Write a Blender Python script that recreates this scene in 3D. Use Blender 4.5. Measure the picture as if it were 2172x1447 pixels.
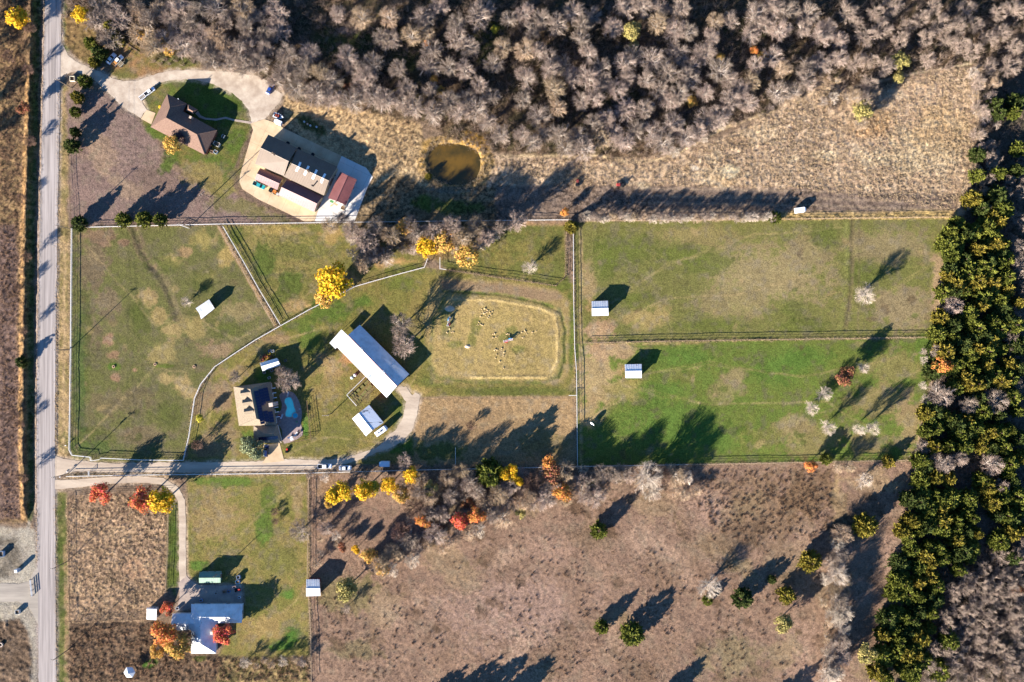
import bpy, math, random
import numpy as np
from mathutils import Vector

sc = bpy.context.scene
for o in list(bpy.data.objects):
    bpy.data.objects.remove(o)
COL = sc.collection
R = math.radians
# ---------------------------------------------------------------- scale: metres per photo pixel, camera height
S = 0.18; H = 325.0; CX, CY = 1086.0, 723.5
def W(px, py, z=0.0):
    k = (H - z) / H
    return ((px - CX) * S * k, (CY - py) * S * k, z)

# ---------------------------------------------------------------- camera
cd = bpy.data.cameras.new('camera'); cam = bpy.data.objects.new('camera', cd); COL.objects.link(cam)
cam.location = (0, 0, H); cam.rotation_euler = (0, 0, 0)
cd.sensor_fit = 'HORIZONTAL'; cd.angle = 2 * math.atan(CX * S / H); cd.clip_end = 20000; cd.clip_start = 1
sc.camera = cam
# ---------------------------------------------------------------- sky and sun
SUN_EL = 17.5
SX, SY = -0.727, -0.687                       # towards the sun (lower left)
w = bpy.data.worlds.new('World'); sc.world = w; w.use_nodes = True
nt = w.node_tree; nt.nodes.clear()
sky = nt.nodes.new('ShaderNodeTexSky'); sky.sky_type = 'NISHITA'; sky.sun_disc = False
sky.sun_elevation = R(SUN_EL); sky.sun_rotation = math.atan2(SX, SY); sky.air_density = 1.0; sky.dust_density = 0.0; sky.ozone_density = 8.0
bg = nt.nodes.new('ShaderNodeBackground'); bg.inputs['Strength'].default_value = 0.062
wo = nt.nodes.new('ShaderNodeOutputWorld')
nt.links.new(sky.outputs[0], bg.inputs[0]); nt.links.new(bg.outputs[0], wo.inputs[0])
sd = bpy.data.lights.new('sun', 'SUN'); sd.energy = 5.0; sd.angle = R(0.5); sd.color = (1.0, 0.95, 0.88)
sun = bpy.data.objects.new('sun', sd); COL.objects.link(sun)
ce = math.cos(R(SUN_EL))
sun.rotation_euler = Vector((-SX * ce, -SY * ce, -math.sin(R(SUN_EL)))).to_track_quat('-Z', 'Y').to_euler()
sun.location = (-150, -150, 120)
vs = sc.view_settings; vs.view_transform = 'Standard'; vs.look = 'None'; vs.exposure = 2.2; vs.gamma = 1.0; vs.use_curve_mapping = False
sc.cycles.max_bounces = 3; sc.cycles.diffuse_bounces = 1; sc.cycles.glossy_bounces = 2; sc.cycles.transparent_max_bounces = 4

# ---------------------------------------------------------------- colours and materials
K = 0.62
def lin(c):
    c /= 255.0
    return c / 12.92 if c <= 0.04045 else ((c + 0.055) / 1.055) ** 2.4
def C(r, g, b, k=K):
    return (lin(r) * k, lin(g) * k, lin(b) * k)
MATS = {}
def mat(name, col, col2=None, scale=2.0, rough=0.9, spec=0.2, metal=0.0, bump=0.0, bscale=6.0, island=0.0, obj=0.0, stretch=None, detail=4, contrast=(0.35, 0.65), transl=0.0, hue=0.04):
    """Principled material: two colours mixed by noise, value varied per island / per object."""
    if name in MATS: return MATS[name]
    m = bpy.data.materials.new(name); m.use_nodes = True
    n = m.node_tree.nodes; l = m.node_tree.links
    b = n['Principled BSDF']; out = n['Material Output']
    b.inputs['Roughness'].default_value = rough; b.inputs['Specular IOR Level'].default_value = spec; b.inputs['Metallic'].default_value = metal
    tc = n.new('ShaderNodeTexCoord'); src = tc.outputs['Object']
    if stretch:
        mp = n.new('ShaderNodeMapping'); mp.inputs['Scale'].default_value = stretch[:3]
        if len(stretch) > 3: mp.inputs['Rotation'].default_value = (0, 0, stretch[3])
        mp.vector_type = 'TEXTURE' if len(stretch) > 4 else 'POINT'
        l.new(src, mp.inputs['Vector']); src = mp.outputs[0]
    cur = None
    if col2 is not None:
        tx = n.new('ShaderNodeTexNoise'); tx.inputs['Scale'].default_value = scale; tx.inputs['Detail'].default_value = detail; tx.inputs['Roughness'].default_value = 0.65
        l.new(src, tx.inputs['Vector'])
        rp = n.new('ShaderNodeMapRange'); rp.inputs['From Min'].default_value = contrast[0]; rp.inputs['From Max'].default_value = contrast[1]
        l.new(tx.outputs['Fac'], rp.inputs['Value'])
        mx = n.new('ShaderNodeMix'); mx.data_type = 'RGBA'
        mx.inputs['A'].default_value = (*col, 1); mx.inputs['B'].default_value = (*col2, 1)
        l.new(rp.outputs['Result'], mx.inputs['Factor']); cur = mx.outputs['Result']
    facs = []
    if island:
        g = n.new('ShaderNodeNewGeometry'); facs.append((g.outputs['Random Per Island'], island))
    if obj:
        oi = n.new('ShaderNodeObjectInfo'); facs.append((oi.outputs['Random'], obj))
    for f, a in facs:
        hs = n.new('ShaderNodeHueSaturation')
        if cur is None: hs.inputs['Color'].default_value = (*col, 1)
        else: l.new(cur, hs.inputs['Color'])
        mr = n.new('ShaderNodeMapRange'); mr.inputs['To Min'].default_value = 1 - a; mr.inputs['To Max'].default_value = 1 + a
        l.new(f, mr.inputs['Value']); l.new(mr.outputs['Result'], hs.inputs['Value'])
        mh = n.new('ShaderNodeMapRange'); mh.inputs['To Min'].default_value = 0.5 + hue * a; mh.inputs['To Max'].default_value = 0.5 - hue * a
        l.new(f, mh.inputs['Value']); l.new(mh.outputs['Result'], hs.inputs['Hue'])
        cur = hs.outputs['Color']
    if cur is None: b.inputs['Base Color'].default_value = (*col, 1)
    else: l.new(cur, b.inputs['Base Color'])
    if bump:
        t2 = n.new('ShaderNodeTexNoise'); t2.inputs['Scale'].default_value = bscale; t2.inputs['Detail'].default_value = 3
        l.new(src, t2.inputs['Vector'])
        bp = n.new('ShaderNodeBump'); bp.inputs['Strength'].default_value = 1.0; bp.inputs['Distance'].default_value = bump
        l.new(t2.outputs['Fac'], bp.inputs['Height']); l.new(bp.outputs['Normal'], b.inputs['Normal'])
    if transl:
        tr = n.new('ShaderNodeBsdfTranslucent'); ms = n.new('ShaderNodeMixShader'); ms.inputs[0].default_value = transl
        if cur is None: tr.inputs['Color'].default_value = (*col, 1)
        else: l.new(cur, tr.inputs['Color'])
        l.new(b.outputs[0], ms.inputs[1]); l.new(tr.outputs[0], ms.inputs[2]); l.new(ms.outputs[0], out.inputs['Surface'])
    MATS[name] = m
    return m

# ---------------------------------------------------------------- object helpers
def tag(o, label, cat, group=None):
    o['label'] = label; o['category'] = cat
    if group: o['group'] = group
    return o
def structure(o):
    o['kind'] = 'structure'; return o
def stuff(o, label=None, cat=None):
    o['kind'] = 'stuff'
    if label: o['label'] = label
    if cat: o['category'] = cat
    return o
def empty(name, loc=(0, 0, 0), rz=0.0, size=1.0):
    o = bpy.data.objects.new(name, None); COL.objects.link(o); o.empty_display_size = size
    o.location = loc; o.rotation_euler = (0, 0, rz); return o
def link(name, me, parent=None):
    o = bpy.data.objects.new(name, me); COL.objects.link(o)
    if parent is not None: o.parent = parent
    return o
def origin(o):
    v = Vector((0, 0, 0))
    while o is not None:
        v += o.location; o = o.parent
    return v
def np_mesh(name, V, F, smooth=False, m=None):
    """V (n,3) floats, F (m,k) ints with the same k."""
    V = np.asarray(V, dtype=np.float32); F = np.asarray(F, dtype=np.int32)
    me = bpy.data.meshes.new(name); k = F.shape[1]
    me.vertices.add(len(V)); me.vertices.foreach_set('co', V.ravel())
    me.loops.add(F.size); me.loops.foreach_set('vertex_index', F.ravel())
    me.polygons.add(len(F)); me.polygons.foreach_set('loop_start', np.arange(0, F.size, k, dtype=np.int32))
    me.polygons.foreach_set('loop_total', np.full(len(F), k, dtype=np.int32))
    if smooth: me.polygons.foreach_set('use_smooth', np.ones(len(F), dtype=bool))
    me.update(calc_edges=True)
    if m: me.materials.append(m)
    return me
class MB:
    def __init__(s): s.V = []; s.F = []
    def add(s, vs, fs):
        b = len(s.V); s.V += [tuple(v) for v in vs]; s.F += [tuple(i + b for i in f) for f in fs]; return s
    def box(s, c, size, rz=0.0, taper=1.0):
        x, y, z = size[0] / 2, size[1] / 2, size[2] / 2; cs, sn = math.cos(rz), math.sin(rz); vs = []
        for dz, t in ((-z, 1.0), (z, taper)):
            for dx, dy in ((-x, -y), (x, -y), (x, y), (-x, y)):
                a, b = dx * t, dy * t
                vs.append((c[0] + a * cs - b * sn, c[1] + a * sn + b * cs, c[2] + dz))
        return s.add(vs, [(0, 3, 2, 1), (4, 5, 6, 7), (0, 1, 5, 4), (1, 2, 6, 5), (2, 3, 7, 6), (3, 0, 4, 7)])
    def prism(s, poly, z0, z1, cap=True):
        n = len(poly); vs = [(p[0], p[1], z0) for p in poly] + [(p[0], p[1], z1) for p in poly]
        a = sum(poly[i][0] * poly[(i + 1) % n][1] - poly[(i + 1) % n][0] * poly[i][1] for i in range(n))
        fs = []
        for i in range(n):
            j = (i + 1) % n
            fs.append((i, j, n + j, n + i) if a > 0 else (j, i, n + i, n + j))
        if cap:
            t = tuple(range(n, 2 * n)); bt = tuple(range(n))
            fs += [t if a > 0 else t[::-1], bt[::-1] if a > 0 else bt]
        return s.add(vs, fs)
    def tube(s, p0, p1, r0, r1=None, n=8, cap=True):
        r1 = r0 if r1 is None else r1
        p0 = Vector(p0); p1 = Vector(p1); d = (p1 - p0).normalized()
        u = d.orthogonal().normalized(); v = d.cross(u); vs = []
        for p, r in ((p0, r0), (p1, r1)):
            for i in range(n):
                a = 2 * math.pi * i / n; vs.append(p + (u * math.cos(a) + v * math.sin(a)) * r)
        fs = [(i, (i + 1) % n, n + (i + 1) % n, n + i) for i in range(n)]
        if cap: fs += [tuple(range(n))[::-1], tuple(range(n, 2 * n))]
        return s.add(vs, fs)
    def lathe(s, prof, n=12, c=(0, 0, 0)):
        b = []; vs = []
        for r, z in prof:
            for i in range(n):
                a = 2 * math.pi * i / n; vs.append((c[0] + r * math.cos(a), c[1] + r * math.sin(a), c[2] + z))
        fs = []
        for k in range(len(prof) - 1):
            for i in range(n):
                j = (i + 1) % n; fs.append((k * n + i, k * n + j, (k + 1) * n + j, (k + 1) * n + i))
        return s.add(vs, fs)
    def build(s, name, m, parent=None, world=True, smooth=False):
        off = origin(parent) if (parent is not None and world) else Vector((0, 0, 0))
        me = bpy.data.meshes.new(name)
        me.from_pydata([(v[0] - off[0], v[1] - off[1], v[2] - off[2]) for v in s.V], [], s.F)
        me.materials.append(m); me.update()
        if smooth: me.polygons.foreach_set('use_smooth', [True] * len(me.polygons))
        return link(name, me, parent)
def copy_tree(o, parent=None):
    c = o.copy(); COL.objects.link(c)
    if parent is not None: c.parent = parent
    for ch in list(o.children): copy_tree(ch, c)
    return c
# ---------------------------------------------------------------- terrain painter (works in photo-pixel ground units)
def hsh(ix, iy, seed):
    h = (ix.astype(np.int64) * 374761393 + iy.astype(np.int64) * 668265263 + seed * 1442695041) & 0xFFFFFFFF
    h = ((h ^ (h >> 13)) * 1274126177) & 0xFFFFFFFF
    h = h ^ (h >> 16)
    return (h & 0xFFFFFF).astype(np.float32) / 0xFFFFFF
def vnoise(x, y, seed):
    ix = np.floor(x); iy = np.floor(y); fx = (x - ix).astype(np.float32); fy = (y - iy).astype(np.float32)
    fx = fx * fx * (3 - 2 * fx); fy = fy * fy * (3 - 2 * fy)
    a = hsh(ix, iy, seed); b = hsh(ix + 1, iy, seed); c = hsh(ix, iy + 1, seed); d = hsh(ix + 1, iy + 1, seed)
    return (a * (1 - fx) + b * fx) * (1 - fy) + (c * (1 - fx) + d * fx) * fy
def fbm(x, y, sc_, seed, octs=4, gain=0.5):
    t = 0; a = 1.0; s_ = 0.0; k = 1.0 / sc_
    for o in range(octs):
        t = t + a * vnoise(x * k + 17.3 * o, y * k + 5.1 * o, seed + o); s_ += a; a *= gain; k *= 2.03
    return t / s_
def axis(a, b, st, far):
    inn = np.arange(a, b + 0.1, st); out = np.array([60, 160, 350, 700, 1500, 3500, 9000, 25000, 60000][:far], dtype=float)
    return np.concatenate([a - out[::-1], inn, b + out])
gx = axis(-50, 2222, 2.5, 9); gy = axis(-50, 1497, 2.5, 9)
NX, NY = len(gx), len(gy)
PX, PY = np.meshgrid(gx, gy)                     # rows = y
PXf = PX.astype(np.float32); PYf = PY.astype(np.float32)
J1 = fbm(PX, PY, 34, 11, 4) - 0.5; J2 = fbm(PX, PY, 34, 29, 4) - 0.5      # edge jitter
N8 = fbm(PX, PY, 9, 41, 3); N25 = fbm(PX, PY, 26, 43, 4); N80 = fbm(PX, PY, 85, 47, 4); N4 = fbm(PX, PY, 4.6, 53, 2)
GC = np.zeros((NY, NX, 3), dtype=np.float32); GC[:] = C(148, 124, 100)
GZ = np.zeros((NY, NX), dtype=np.float32)
RO = np.full((NY, NX), 0.16, dtype=np.float32)   # tussock roughness amplitude, metres
FLAT = np.zeros((NY, NX), dtype=bool)
def pip(X, Y, P):
    ins = np.zeros(X.shape, dtype=bool); n = len(P)
    for i in range(n):
        x0, y0 = P[i]; x1, y1 = P[(i + 1) % n]
        if y0 == y1: continue
        c = ((y0 > Y) != (y1 > Y)) & (X < (x1 - x0) * (Y - y0) / (y1 - y0) + x0)
        ins ^= c
    return ins
def sub(P, pad):
    xs = [p[0] for p in P]; ys = [p[1] for p in P]
    i0, i1 = np.searchsorted(gx, [min(xs) - pad, max(xs) + pad]); j0, j1 = np.searchsorted(gy, [min(ys) - pad, max(ys) + pad])
    return slice(j0, j1), slice(i0, i1)
def poly_mask(P, jit=8.0, feather=4.0):
    sl = sub(P, jit + feather + 4); X = PXf[sl] + J1[sl] * 2 * jit; Y = PYf[sl] + J2[sl] * 2 * jit
    if feather <= 0: return sl, pip(X, Y, P).astype(np.float32)
    m = 0
    for dx, dy in ((0, 0), (1, 0), (-1, 0), (0, 1), (0, -1), (.6, .6), (-.6, .6), (.6, -.6), (-.6, -.6)):
        m = m + pip(X + dx * feather, Y + dy * feather, P)
    return sl, (m / 9.0).astype(np.float32)
def mixc(sl, m, col):
    GC[sl] = GC[sl] * (1 - m[..., None]) + np.array(col, dtype=np.float32) * m[..., None]
def poly(P, col, col2=None, mix=None, rough=None, jit=8, feather=4, a=1.0, nz=None):
    sl, m = poly_mask(P, jit, feather); m = m * a
    if col is not None:
        c = np.array(C(*col), dtype=np.float32)
        if col2 is not None:
            nzz = ((N25 * 0.6 + N8 * 0.4) if nz is None else nz)[sl]; t = np.clip((nzz - 0.5) * 5.0 + 0.5, 0, 1)[..., None]
            c = c * (1 - t) + np.array(C(*col2), dtype=np.float32) * t
        GC[sl] = GC[sl] * (1 - m[..., None]) + c * m[..., None]
    if rough is not None: RO[sl] = RO[sl] * (1 - m) + rough * m
def blob(cx, cy, rx, ry, col, a=0.8, ang=0.0, rough=None):
    r = max(rx, ry) * 1.6; sl = sub([(cx - r, cy - r), (cx + r, cy + r)], 4)
    X = PXf[sl] - cx; Y = PYf[sl] - cy; t = R(ang); cs, sn = math.cos(t), math.sin(t)
    d = np.sqrt(((X * cs + Y * sn) / rx) ** 2 + ((-X * sn + Y * cs) / ry) ** 2) + (N25[sl] - 0.5) * 1.1 + (N8[sl] - 0.5) * 0.9 + (N4[sl] - 0.5) * 0.35
    m = np.clip((1.22 - d) / 0.62, 0, 1); m = m * m * (3 - 2 * m) * min(1.0, a * 1.12)
    mixc(sl, m, C(*col))
    if rough is not None: RO[sl] = RO[sl] * (1 - m) + rough * m
def dist_line(P, sl, jit=0.0):
    X = PXf[sl] + J1[sl] * 2 * jit; Y = PYf[sl] + J2[sl] * 2 * jit; D = np.full(X.shape, 1e9, dtype=np.float32)
    for (x0, y0), (x1, y1) in zip(P[:-1], P[1:]):
        dx, dy = x1 - x0, y1 - y0; t = np.clip(((X - x0) * dx + (Y - y0) * dy) / (dx * dx + dy * dy + 1e-9), 0, 1)
        D = np.minimum(D, np.hypot(X - x0 - t * dx, Y - y0 - t * dy))
    return D
def stroke(P, wd, col, a=0.8, jit=2.0, rough=None, lift=0.0):
    sl = sub(P, wd * 2 + 6); D = dist_line(P, sl, jit); m = np.clip((wd * 0.5 + 2.0 - D) / 4.0, 0, 1) * a
    m = m * np.clip(0.75 + (N8[sl] - 0.5) * 2.2, 0.2, 1)
    if col is not None: mixc(sl, m, C(*col))
    if rough is not None: RO[sl] = RO[sl] * (1 - m) + rough * m
    if lift: GZ[sl] += lift * np.clip(1 - (D / (wd * 0.5)), 0, 1) ** 1.3
def flat(P, grow=5.0):
    sl = sub(P, grow + 6); m = pip(PXf[sl], PYf[sl], P); D = dist_line(list(P) + [P[0]], sl); FLAT[sl] |= m | (D < grow)

# zones -------------------------------------------------------------------------------------------
GRN = (98, 118, 44); OLV = (128, 122, 68); TAN = (178, 150, 104); BRN = (142, 118, 100); LUSH = (98, 124, 30)
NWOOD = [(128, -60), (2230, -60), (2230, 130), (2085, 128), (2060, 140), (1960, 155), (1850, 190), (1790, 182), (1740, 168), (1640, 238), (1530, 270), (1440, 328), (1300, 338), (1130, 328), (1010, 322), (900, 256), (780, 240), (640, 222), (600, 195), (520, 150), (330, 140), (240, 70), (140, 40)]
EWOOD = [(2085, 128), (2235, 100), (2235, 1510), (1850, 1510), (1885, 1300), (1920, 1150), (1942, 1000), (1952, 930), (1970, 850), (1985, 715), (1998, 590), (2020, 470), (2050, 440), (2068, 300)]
poly([(-60000, -60000), (60000, -60000), (60000, 60000), (-60000, 60000)], (150, 126, 104), (132, 108, 86), jit=0, feather=0)
# west scrub beyond the road
poly([(-60, -60), (85, -60), (76, 480), (66, 960), (66, 1110), (-60, 1110)], (156, 126, 88), (112, 88, 66), rough=0.28, nz=N8)
poly([(-60, 480), (38, 480), (40, 960), (45, 1100), (-60, 1100)], (136, 110, 96), (106, 84, 72), rough=0.2, nz=N8)
stroke([(62, 140), (50, 480), (47, 700), (44, 960), (50, 1100)], 10, (186, 142, 92), 0.9, rough=0.5)
poly([(-60, 1115), (76, 1125), (82, 1500), (-60, 1500)], (196, 182, 160), (164, 150, 132), jit=6, rough=0.08)
poly([(-60, 1320), (40, 1310), (62, 1340), (68, 1500), (-60, 1500)], (136, 112, 90), (104, 84, 66), rough=0.4)
poly([(-60, 1140), (40, 1140), (44, 1200), (20, 1225), (-60, 1225)], (128, 116, 100), (150, 136, 118), rough=0.15)
for yy in (1135, 1150, 1228, 1236, 1296, 1304):
    stroke([(-30, yy + 14), (30, yy + 6), (58, yy - 14), (70, yy - 60)], 3, (196, 184, 164), 0.6, 2)
# verges of the road
stroke([(80, -60), (74, 200), (66, 480), (64, 960), (66, 1100)], 12, (104, 112, 44), 0.75)
poly([(131, -60), (142, -60), (142, 60), (150, 90), (140, 120), (131, 100)], (92, 112, 40), rough=0.1)
poly([(122, 180), (146, 180), (148, 480), (146, 970), (118, 970)], (188, 156, 110), (140, 122, 76), rough=0.15, jit=4)
stroke([(138, 520), (136, 700), (134, 960)], 5, (200, 166, 122), 0.8)
poly([(120, 1040), (142, 1045), (146, 1500), (122, 1500)], (104, 116, 48), (132, 124, 70), rough=0.12, jit=4)
stroke([(139, 1160), (141, 1340), (142, 1500)], 9, (176, 138, 104), 0.8)
stroke([(122, 180), (122, 500), (119, 960)], 6, (120, 104, 90), 0.7, lift=-0.35)
# woods floors
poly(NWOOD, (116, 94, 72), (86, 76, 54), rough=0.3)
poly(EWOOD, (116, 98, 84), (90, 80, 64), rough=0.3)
for bx_, by_, r1, r2 in ((720, 90, 60, 36), (760, 80, 60, 30), (860, 130, 50, 26), (1600, 60, 70, 20), (1040, 80, 34, 50), (1310, 200, 50, 30), (870, 75, 30, 20)):
    blob(bx_, by_, r1, r2, (92, 96, 50), 0.8)
blob(750, 55, 60, 14, (176, 150, 132), 0.7, -25); blob(780, 30, 40, 20, (150, 124, 84), 0.7)
# north tall-grass field
poly([(1440, 330), (1640, 240), (1740, 170), (1800, 190), (1855, 195), (1960, 158), (2060, 138), (2085, 130), (2072, 300), (2045, 458), (1230, 458), (1040, 460), (1020, 330), (1300, 340)], (216, 184, 148), (176, 146, 116), rough=0.26, nz=N8)
blob(1960, 320, 90, 55, (222, 194, 150), 0.7); blob(1990, 270, 60, 60, (208, 168, 112), 0.5); blob(1546, 365, 17, 15, (236, 214, 166), 0.95, rough=0.1); blob(1474, 356, 10, 8, (226, 206, 180), 0.9, rough=0.1)
blob(1850, 270, 40, 26, (190, 142, 92), 0.6)
poly([(1040, 395), (1230, 392), (1700, 398), (2030, 415), (2030, 458), (1040, 466)], (148, 126, 108), (122, 102, 86), rough=0.22)
for k in range(9):
    y0 = 386 + k * 7.5
    stroke([(1330, y0 - 1), (1700, y0 + 4), (2010, y0 + 14)], 2.6, (112, 92, 78) if k % 2 else (190, 162, 128), 0.65, 1.2)
stroke([(1540, 330), (1700, 395)], 3, (205, 178, 140), 0.4)
stroke([(1060, 332), (1180, 330), (1290, 332), (1330, 344), (1400, 340), (1445, 322), (1530, 272), (1640, 236)], 6, (226, 196, 150), 0.85)
stroke([(1800, 186), (1830, 180), (1960, 152), (2060, 134)], 5, (228, 202, 160), 0.8)
poly([(1640, 452), (2030, 446), (2030, 470), (1640, 470)], (206, 172, 108), (180, 150, 100), rough=0.3, jit=4)
# land between workshop and pond
poly([(600, 205), (650, 220), (790, 238), (890, 262), (900, 330), (930, 470), (690, 472), (780, 400), (790, 372), (606, 272)], (206, 172, 126), (184, 152, 110), rough=0.3, nz=N8)
poly([(690, 470), (785, 395), (850, 370), (900, 400), (1050, 400), (1050, 470)], (160, 134, 100), (120, 100, 74), rough=0.3)
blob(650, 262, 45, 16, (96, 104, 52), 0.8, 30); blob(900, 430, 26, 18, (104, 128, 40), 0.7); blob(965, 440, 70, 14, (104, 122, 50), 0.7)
# pond banks
POND = [(912, 318), (925, 308), (950, 304), (985, 308), (1010, 318), (1020, 335), (1018, 362), (1008, 380), (985, 390), (950, 390), (928, 380), (912, 362), (906, 340)]
poly([(895, 300), (950, 285), (1040, 300), (1050, 350), (1030, 395), (985, 408), (930, 402), (890, 370)], (196, 156, 92), (160, 132, 90), rough=0.25)
blob(1010, 300, 34, 14, (224, 170, 70), 0.75, 25); blob(960, 402, 60, 7, (150, 140, 120), 0.6)
# brown-house field and lawn
poly([(140, 192), (215, 190), (330, 290), (345, 350), (440, 400), (480, 400), (520, 430), (650, 470), (150, 484), (146, 330)], (150, 124, 110), (130, 106, 94), rough=0.1)
blob(205, 320, 30, 70, (172, 142, 112), 0.55, -30); blob(270, 400, 60, 20, (168, 140, 110), 0.5, 30); blob(330, 380, 60, 30, (122, 100, 84), 0.5); blob(170, 420, 30, 40, (146, 118, 104), 0.5)
poly([(300, 190), (345, 168), (440, 170), (500, 195), (530, 240), (535, 258), (520, 330), (500, 400), (470, 420), (380, 350), (330, 290), (300, 265), (310, 220)], (138, 124, 68), (104, 116, 46), rough=0.07)
for b_ in ((330, 280, 26, 12), (360, 345, 16, 26), (450, 345, 26, 16), (420, 190, 50, 26), (480, 215, 40, 26), (500, 300, 22, 30), (440, 230, 60, 30)):
    blob(*b_, (96, 122, 36), 0.75, 30)
blob(430, 365, 60, 26, (150, 128, 80), 0.7); blob(470, 400, 50, 20, (146, 128, 76), 0.7); blob(520, 440, 90, 18, (124, 118, 60), 0.6, 15)
stroke([(535, 280), (518, 320), (502, 362), (500, 395), (512, 412), (560, 436), (600, 452), (640, 470)], 11, (122, 98, 82), 0.85)
stroke([(526, 286), (508, 330), (494, 372)], 5, (112, 90, 74), 0.6)
poly([(135, 30), (205, 60), (240, 110), (180, 140), (150, 110), (132, 95)], (150, 120, 80), (118, 98, 62), rough=0.3)
poly([(228, 110), (270, 90), (340, 120), (430, 145), (400, 150), (320, 168), (270, 172), (235, 160)], (166, 126, 86), (122, 108, 60), rough=0.1)
blob(370, 130, 50, 14, (104, 112, 48), 0.7, 10); blob(262, 160, 26, 10, (120, 118, 60), 0.6)
# west paddock
WPAD = [(150, 483), (461, 478), (590, 692), (500, 748), (455, 778), (425, 815), (400, 925), (388, 976), (150, 967)]
poly(WPAD, (126, 118, 74), (114, 112, 60), rough=0.08, jit=1, feather=2)
for x, y, r1, r2, c_ in ((200, 560, 40, 60, (122, 104, 78)), (230, 640, 40, 30, (128, 110, 82)), (190, 700, 26, 40, (122, 106, 78)), (250, 850, 80, 30, (122, 108, 74)), (300, 920, 70, 20, (124, 108, 78)), (200, 500, 50, 16, (136, 110, 84)),
    (430, 510, 26, 22, (152, 134, 78)), (360, 552, 28, 16, (160, 138, 86)), (396, 536, 18, 14, (162, 132, 92)), (312, 632, 24, 26, (166, 140, 92)), (336, 670, 22, 20, (162, 138, 88)), (365, 700, 26, 20, (164, 140, 92)), (340, 750, 26, 24, (160, 140, 88)), (386, 818, 22, 20, (172, 146, 96)), (352, 804, 14, 12, (168, 144, 94)), (405, 835, 14, 14, (172, 146, 98)), (231, 722, 13, 14, (160, 124, 96)), (240, 752, 12, 10, (150, 118, 88)), (411, 696, 30, 20, (158, 138, 86)), (478, 545, 16, 24, (172, 146, 88)), (245, 801, 10, 9, (158, 122, 92)), (286, 785, 8, 7, (156, 120, 92)), (436, 588, 20, 16, (160, 138, 86)), (500, 660, 50, 24, (146, 128, 86)), (225, 515, 14, 10, (140, 112, 88)), (262, 514, 12, 9, (144, 114, 88)), (465, 740, 40, 20, (150, 124, 92))):
    blob(x, y, r1, r2, c_, 0.85)
for x, y, r1, r2 in ((300, 680, 22, 40), (340, 560, 40, 24), (430, 600, 26, 30), (180, 680, 16, 60), (180, 800, 14, 60), (190, 930, 60, 20), (290, 660, 16, 24), (480, 700, 30, 20), (360, 880, 30, 30)):
    blob(x, y, r1, r2, (104, 112, 48), 0.6)
blob(168, 800, 14, 150, (92, 116, 56), 0.6); blob(200, 950, 60, 16, (94, 116, 54), 0.6)
blob(241, 778, 16, 8, (104, 132, 30), 0.9); blob(345, 776, 20, 4, (110, 130, 40), 0.7)
stroke([(242, 778), (329, 773), (411, 779)], 1.6, (92, 78, 50), 0.8, 1)
stroke([(284, 484), (300, 530), (322, 562)], 24, (112, 94, 74), 0.85, lift=-0.22); stroke([(322, 565), (345, 590), (362, 630), (376, 672)], 22, (114, 98, 74), 0.75, lift=-0.22)
stroke([(272, 484), (296, 545), (318, 563)], 6, (154, 130, 92), 0.6)
# triangular paddock
poly([(470, 478), (730, 474), (905, 548), (890, 572), (752, 606), (594, 690)], (150, 132, 78), (122, 116, 58), rough=0.1, jit=1, feather=2)
for x, y, r1, r2, c_ in ((560, 560, 26, 40, GRN), (620, 600, 30, 24, GRN), (600, 640, 30, 20, (112, 120, 50)), (640, 530, 60, 20, (126, 124, 60)), (600, 490, 60, 10, (170, 144, 84)), (700, 500, 30, 26, (166, 136, 84)), (640, 650, 40, 14, (172, 138, 92)), (720, 590, 40, 14, (176, 140, 90)), (830, 560, 50, 14, (196, 152, 100)), (500, 500, 16, 20, (110, 120, 46))):
    blob(x, y, r1, r2, c_, 0.75)
for r_ in (28, 36): stroke([(640 + r_ * math.cos(t / 10 * 3.1), 545 - r_ * 1.1 * math.sin(t / 10 * 3.1)) for t in range(-3, 9)], 1.8, (182, 156, 92), 0.6, 1)
stroke([(466, 484), (500, 545), (540, 615), (586, 692)], 8, (176, 140, 106), 0.85)
# central yard
poly([(593, 694), (752, 608), (905, 568), (945, 574), (1090, 594), (1180, 606), (1216, 600), (1222, 840), (870, 842), (880, 985), (395, 985), (402, 925), (414, 845), (455, 780), (500, 750)], (146, 128, 72), (126, 118, 58), rough=0.08, jit=1, feather=2)
for x, y, r1, r2, c_ in ((700, 660, 60, 30, LUSH), (640, 690, 40, 16, (110, 126, 40)), (770, 640, 30, 16, LUSH), (660, 720, 30, 30, (104, 126, 36)), (850, 600, 40, 20, (118, 124, 50)), (860, 570, 50, 14, (116, 122, 50)), (590, 880, 20, 16, (96, 132, 30)), (525, 930, 20, 20, (108, 132, 34)), (648, 905, 8, 26, (90, 136, 30)), (560, 800, 20, 20, (96, 128, 34)), (690, 740, 26, 30, (120, 122, 52)), (850, 880, 20, 30, (112, 122, 46)), (870, 950, 40, 16, (98, 130, 34)), (1210, 700, 10, 90, (112, 126, 46)), (1185, 600, 24, 20, (116, 124, 48)), (1000, 795, 110, 14, (122, 126, 54)), (1090, 830, 130, 10, (116, 120, 52)), (920, 810, 40, 12, (120, 124, 54)), (470, 840, 30, 40, (150, 122, 92)), (440, 940, 30, 30, (140, 116, 86)), (430, 860, 20, 30, (144, 118, 88)), (490, 790, 40, 14, (150, 126, 86)), (480, 930, 30, 40, (148, 124, 88)), (700, 780, 36, 30, (162, 132, 88)), (740, 760, 24, 16, (178, 138, 92)), (650, 950, 60, 14, (134, 126, 66)), (720, 920, 40, 30, (128, 124, 60)), (700, 830, 40, 30, (150, 128, 76)), (880, 830, 30, 16, (166, 140, 84)), (590, 720, 30, 10, (158, 128, 92))):
    blob(x, y, r1, r2, c_, 0.8)
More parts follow.
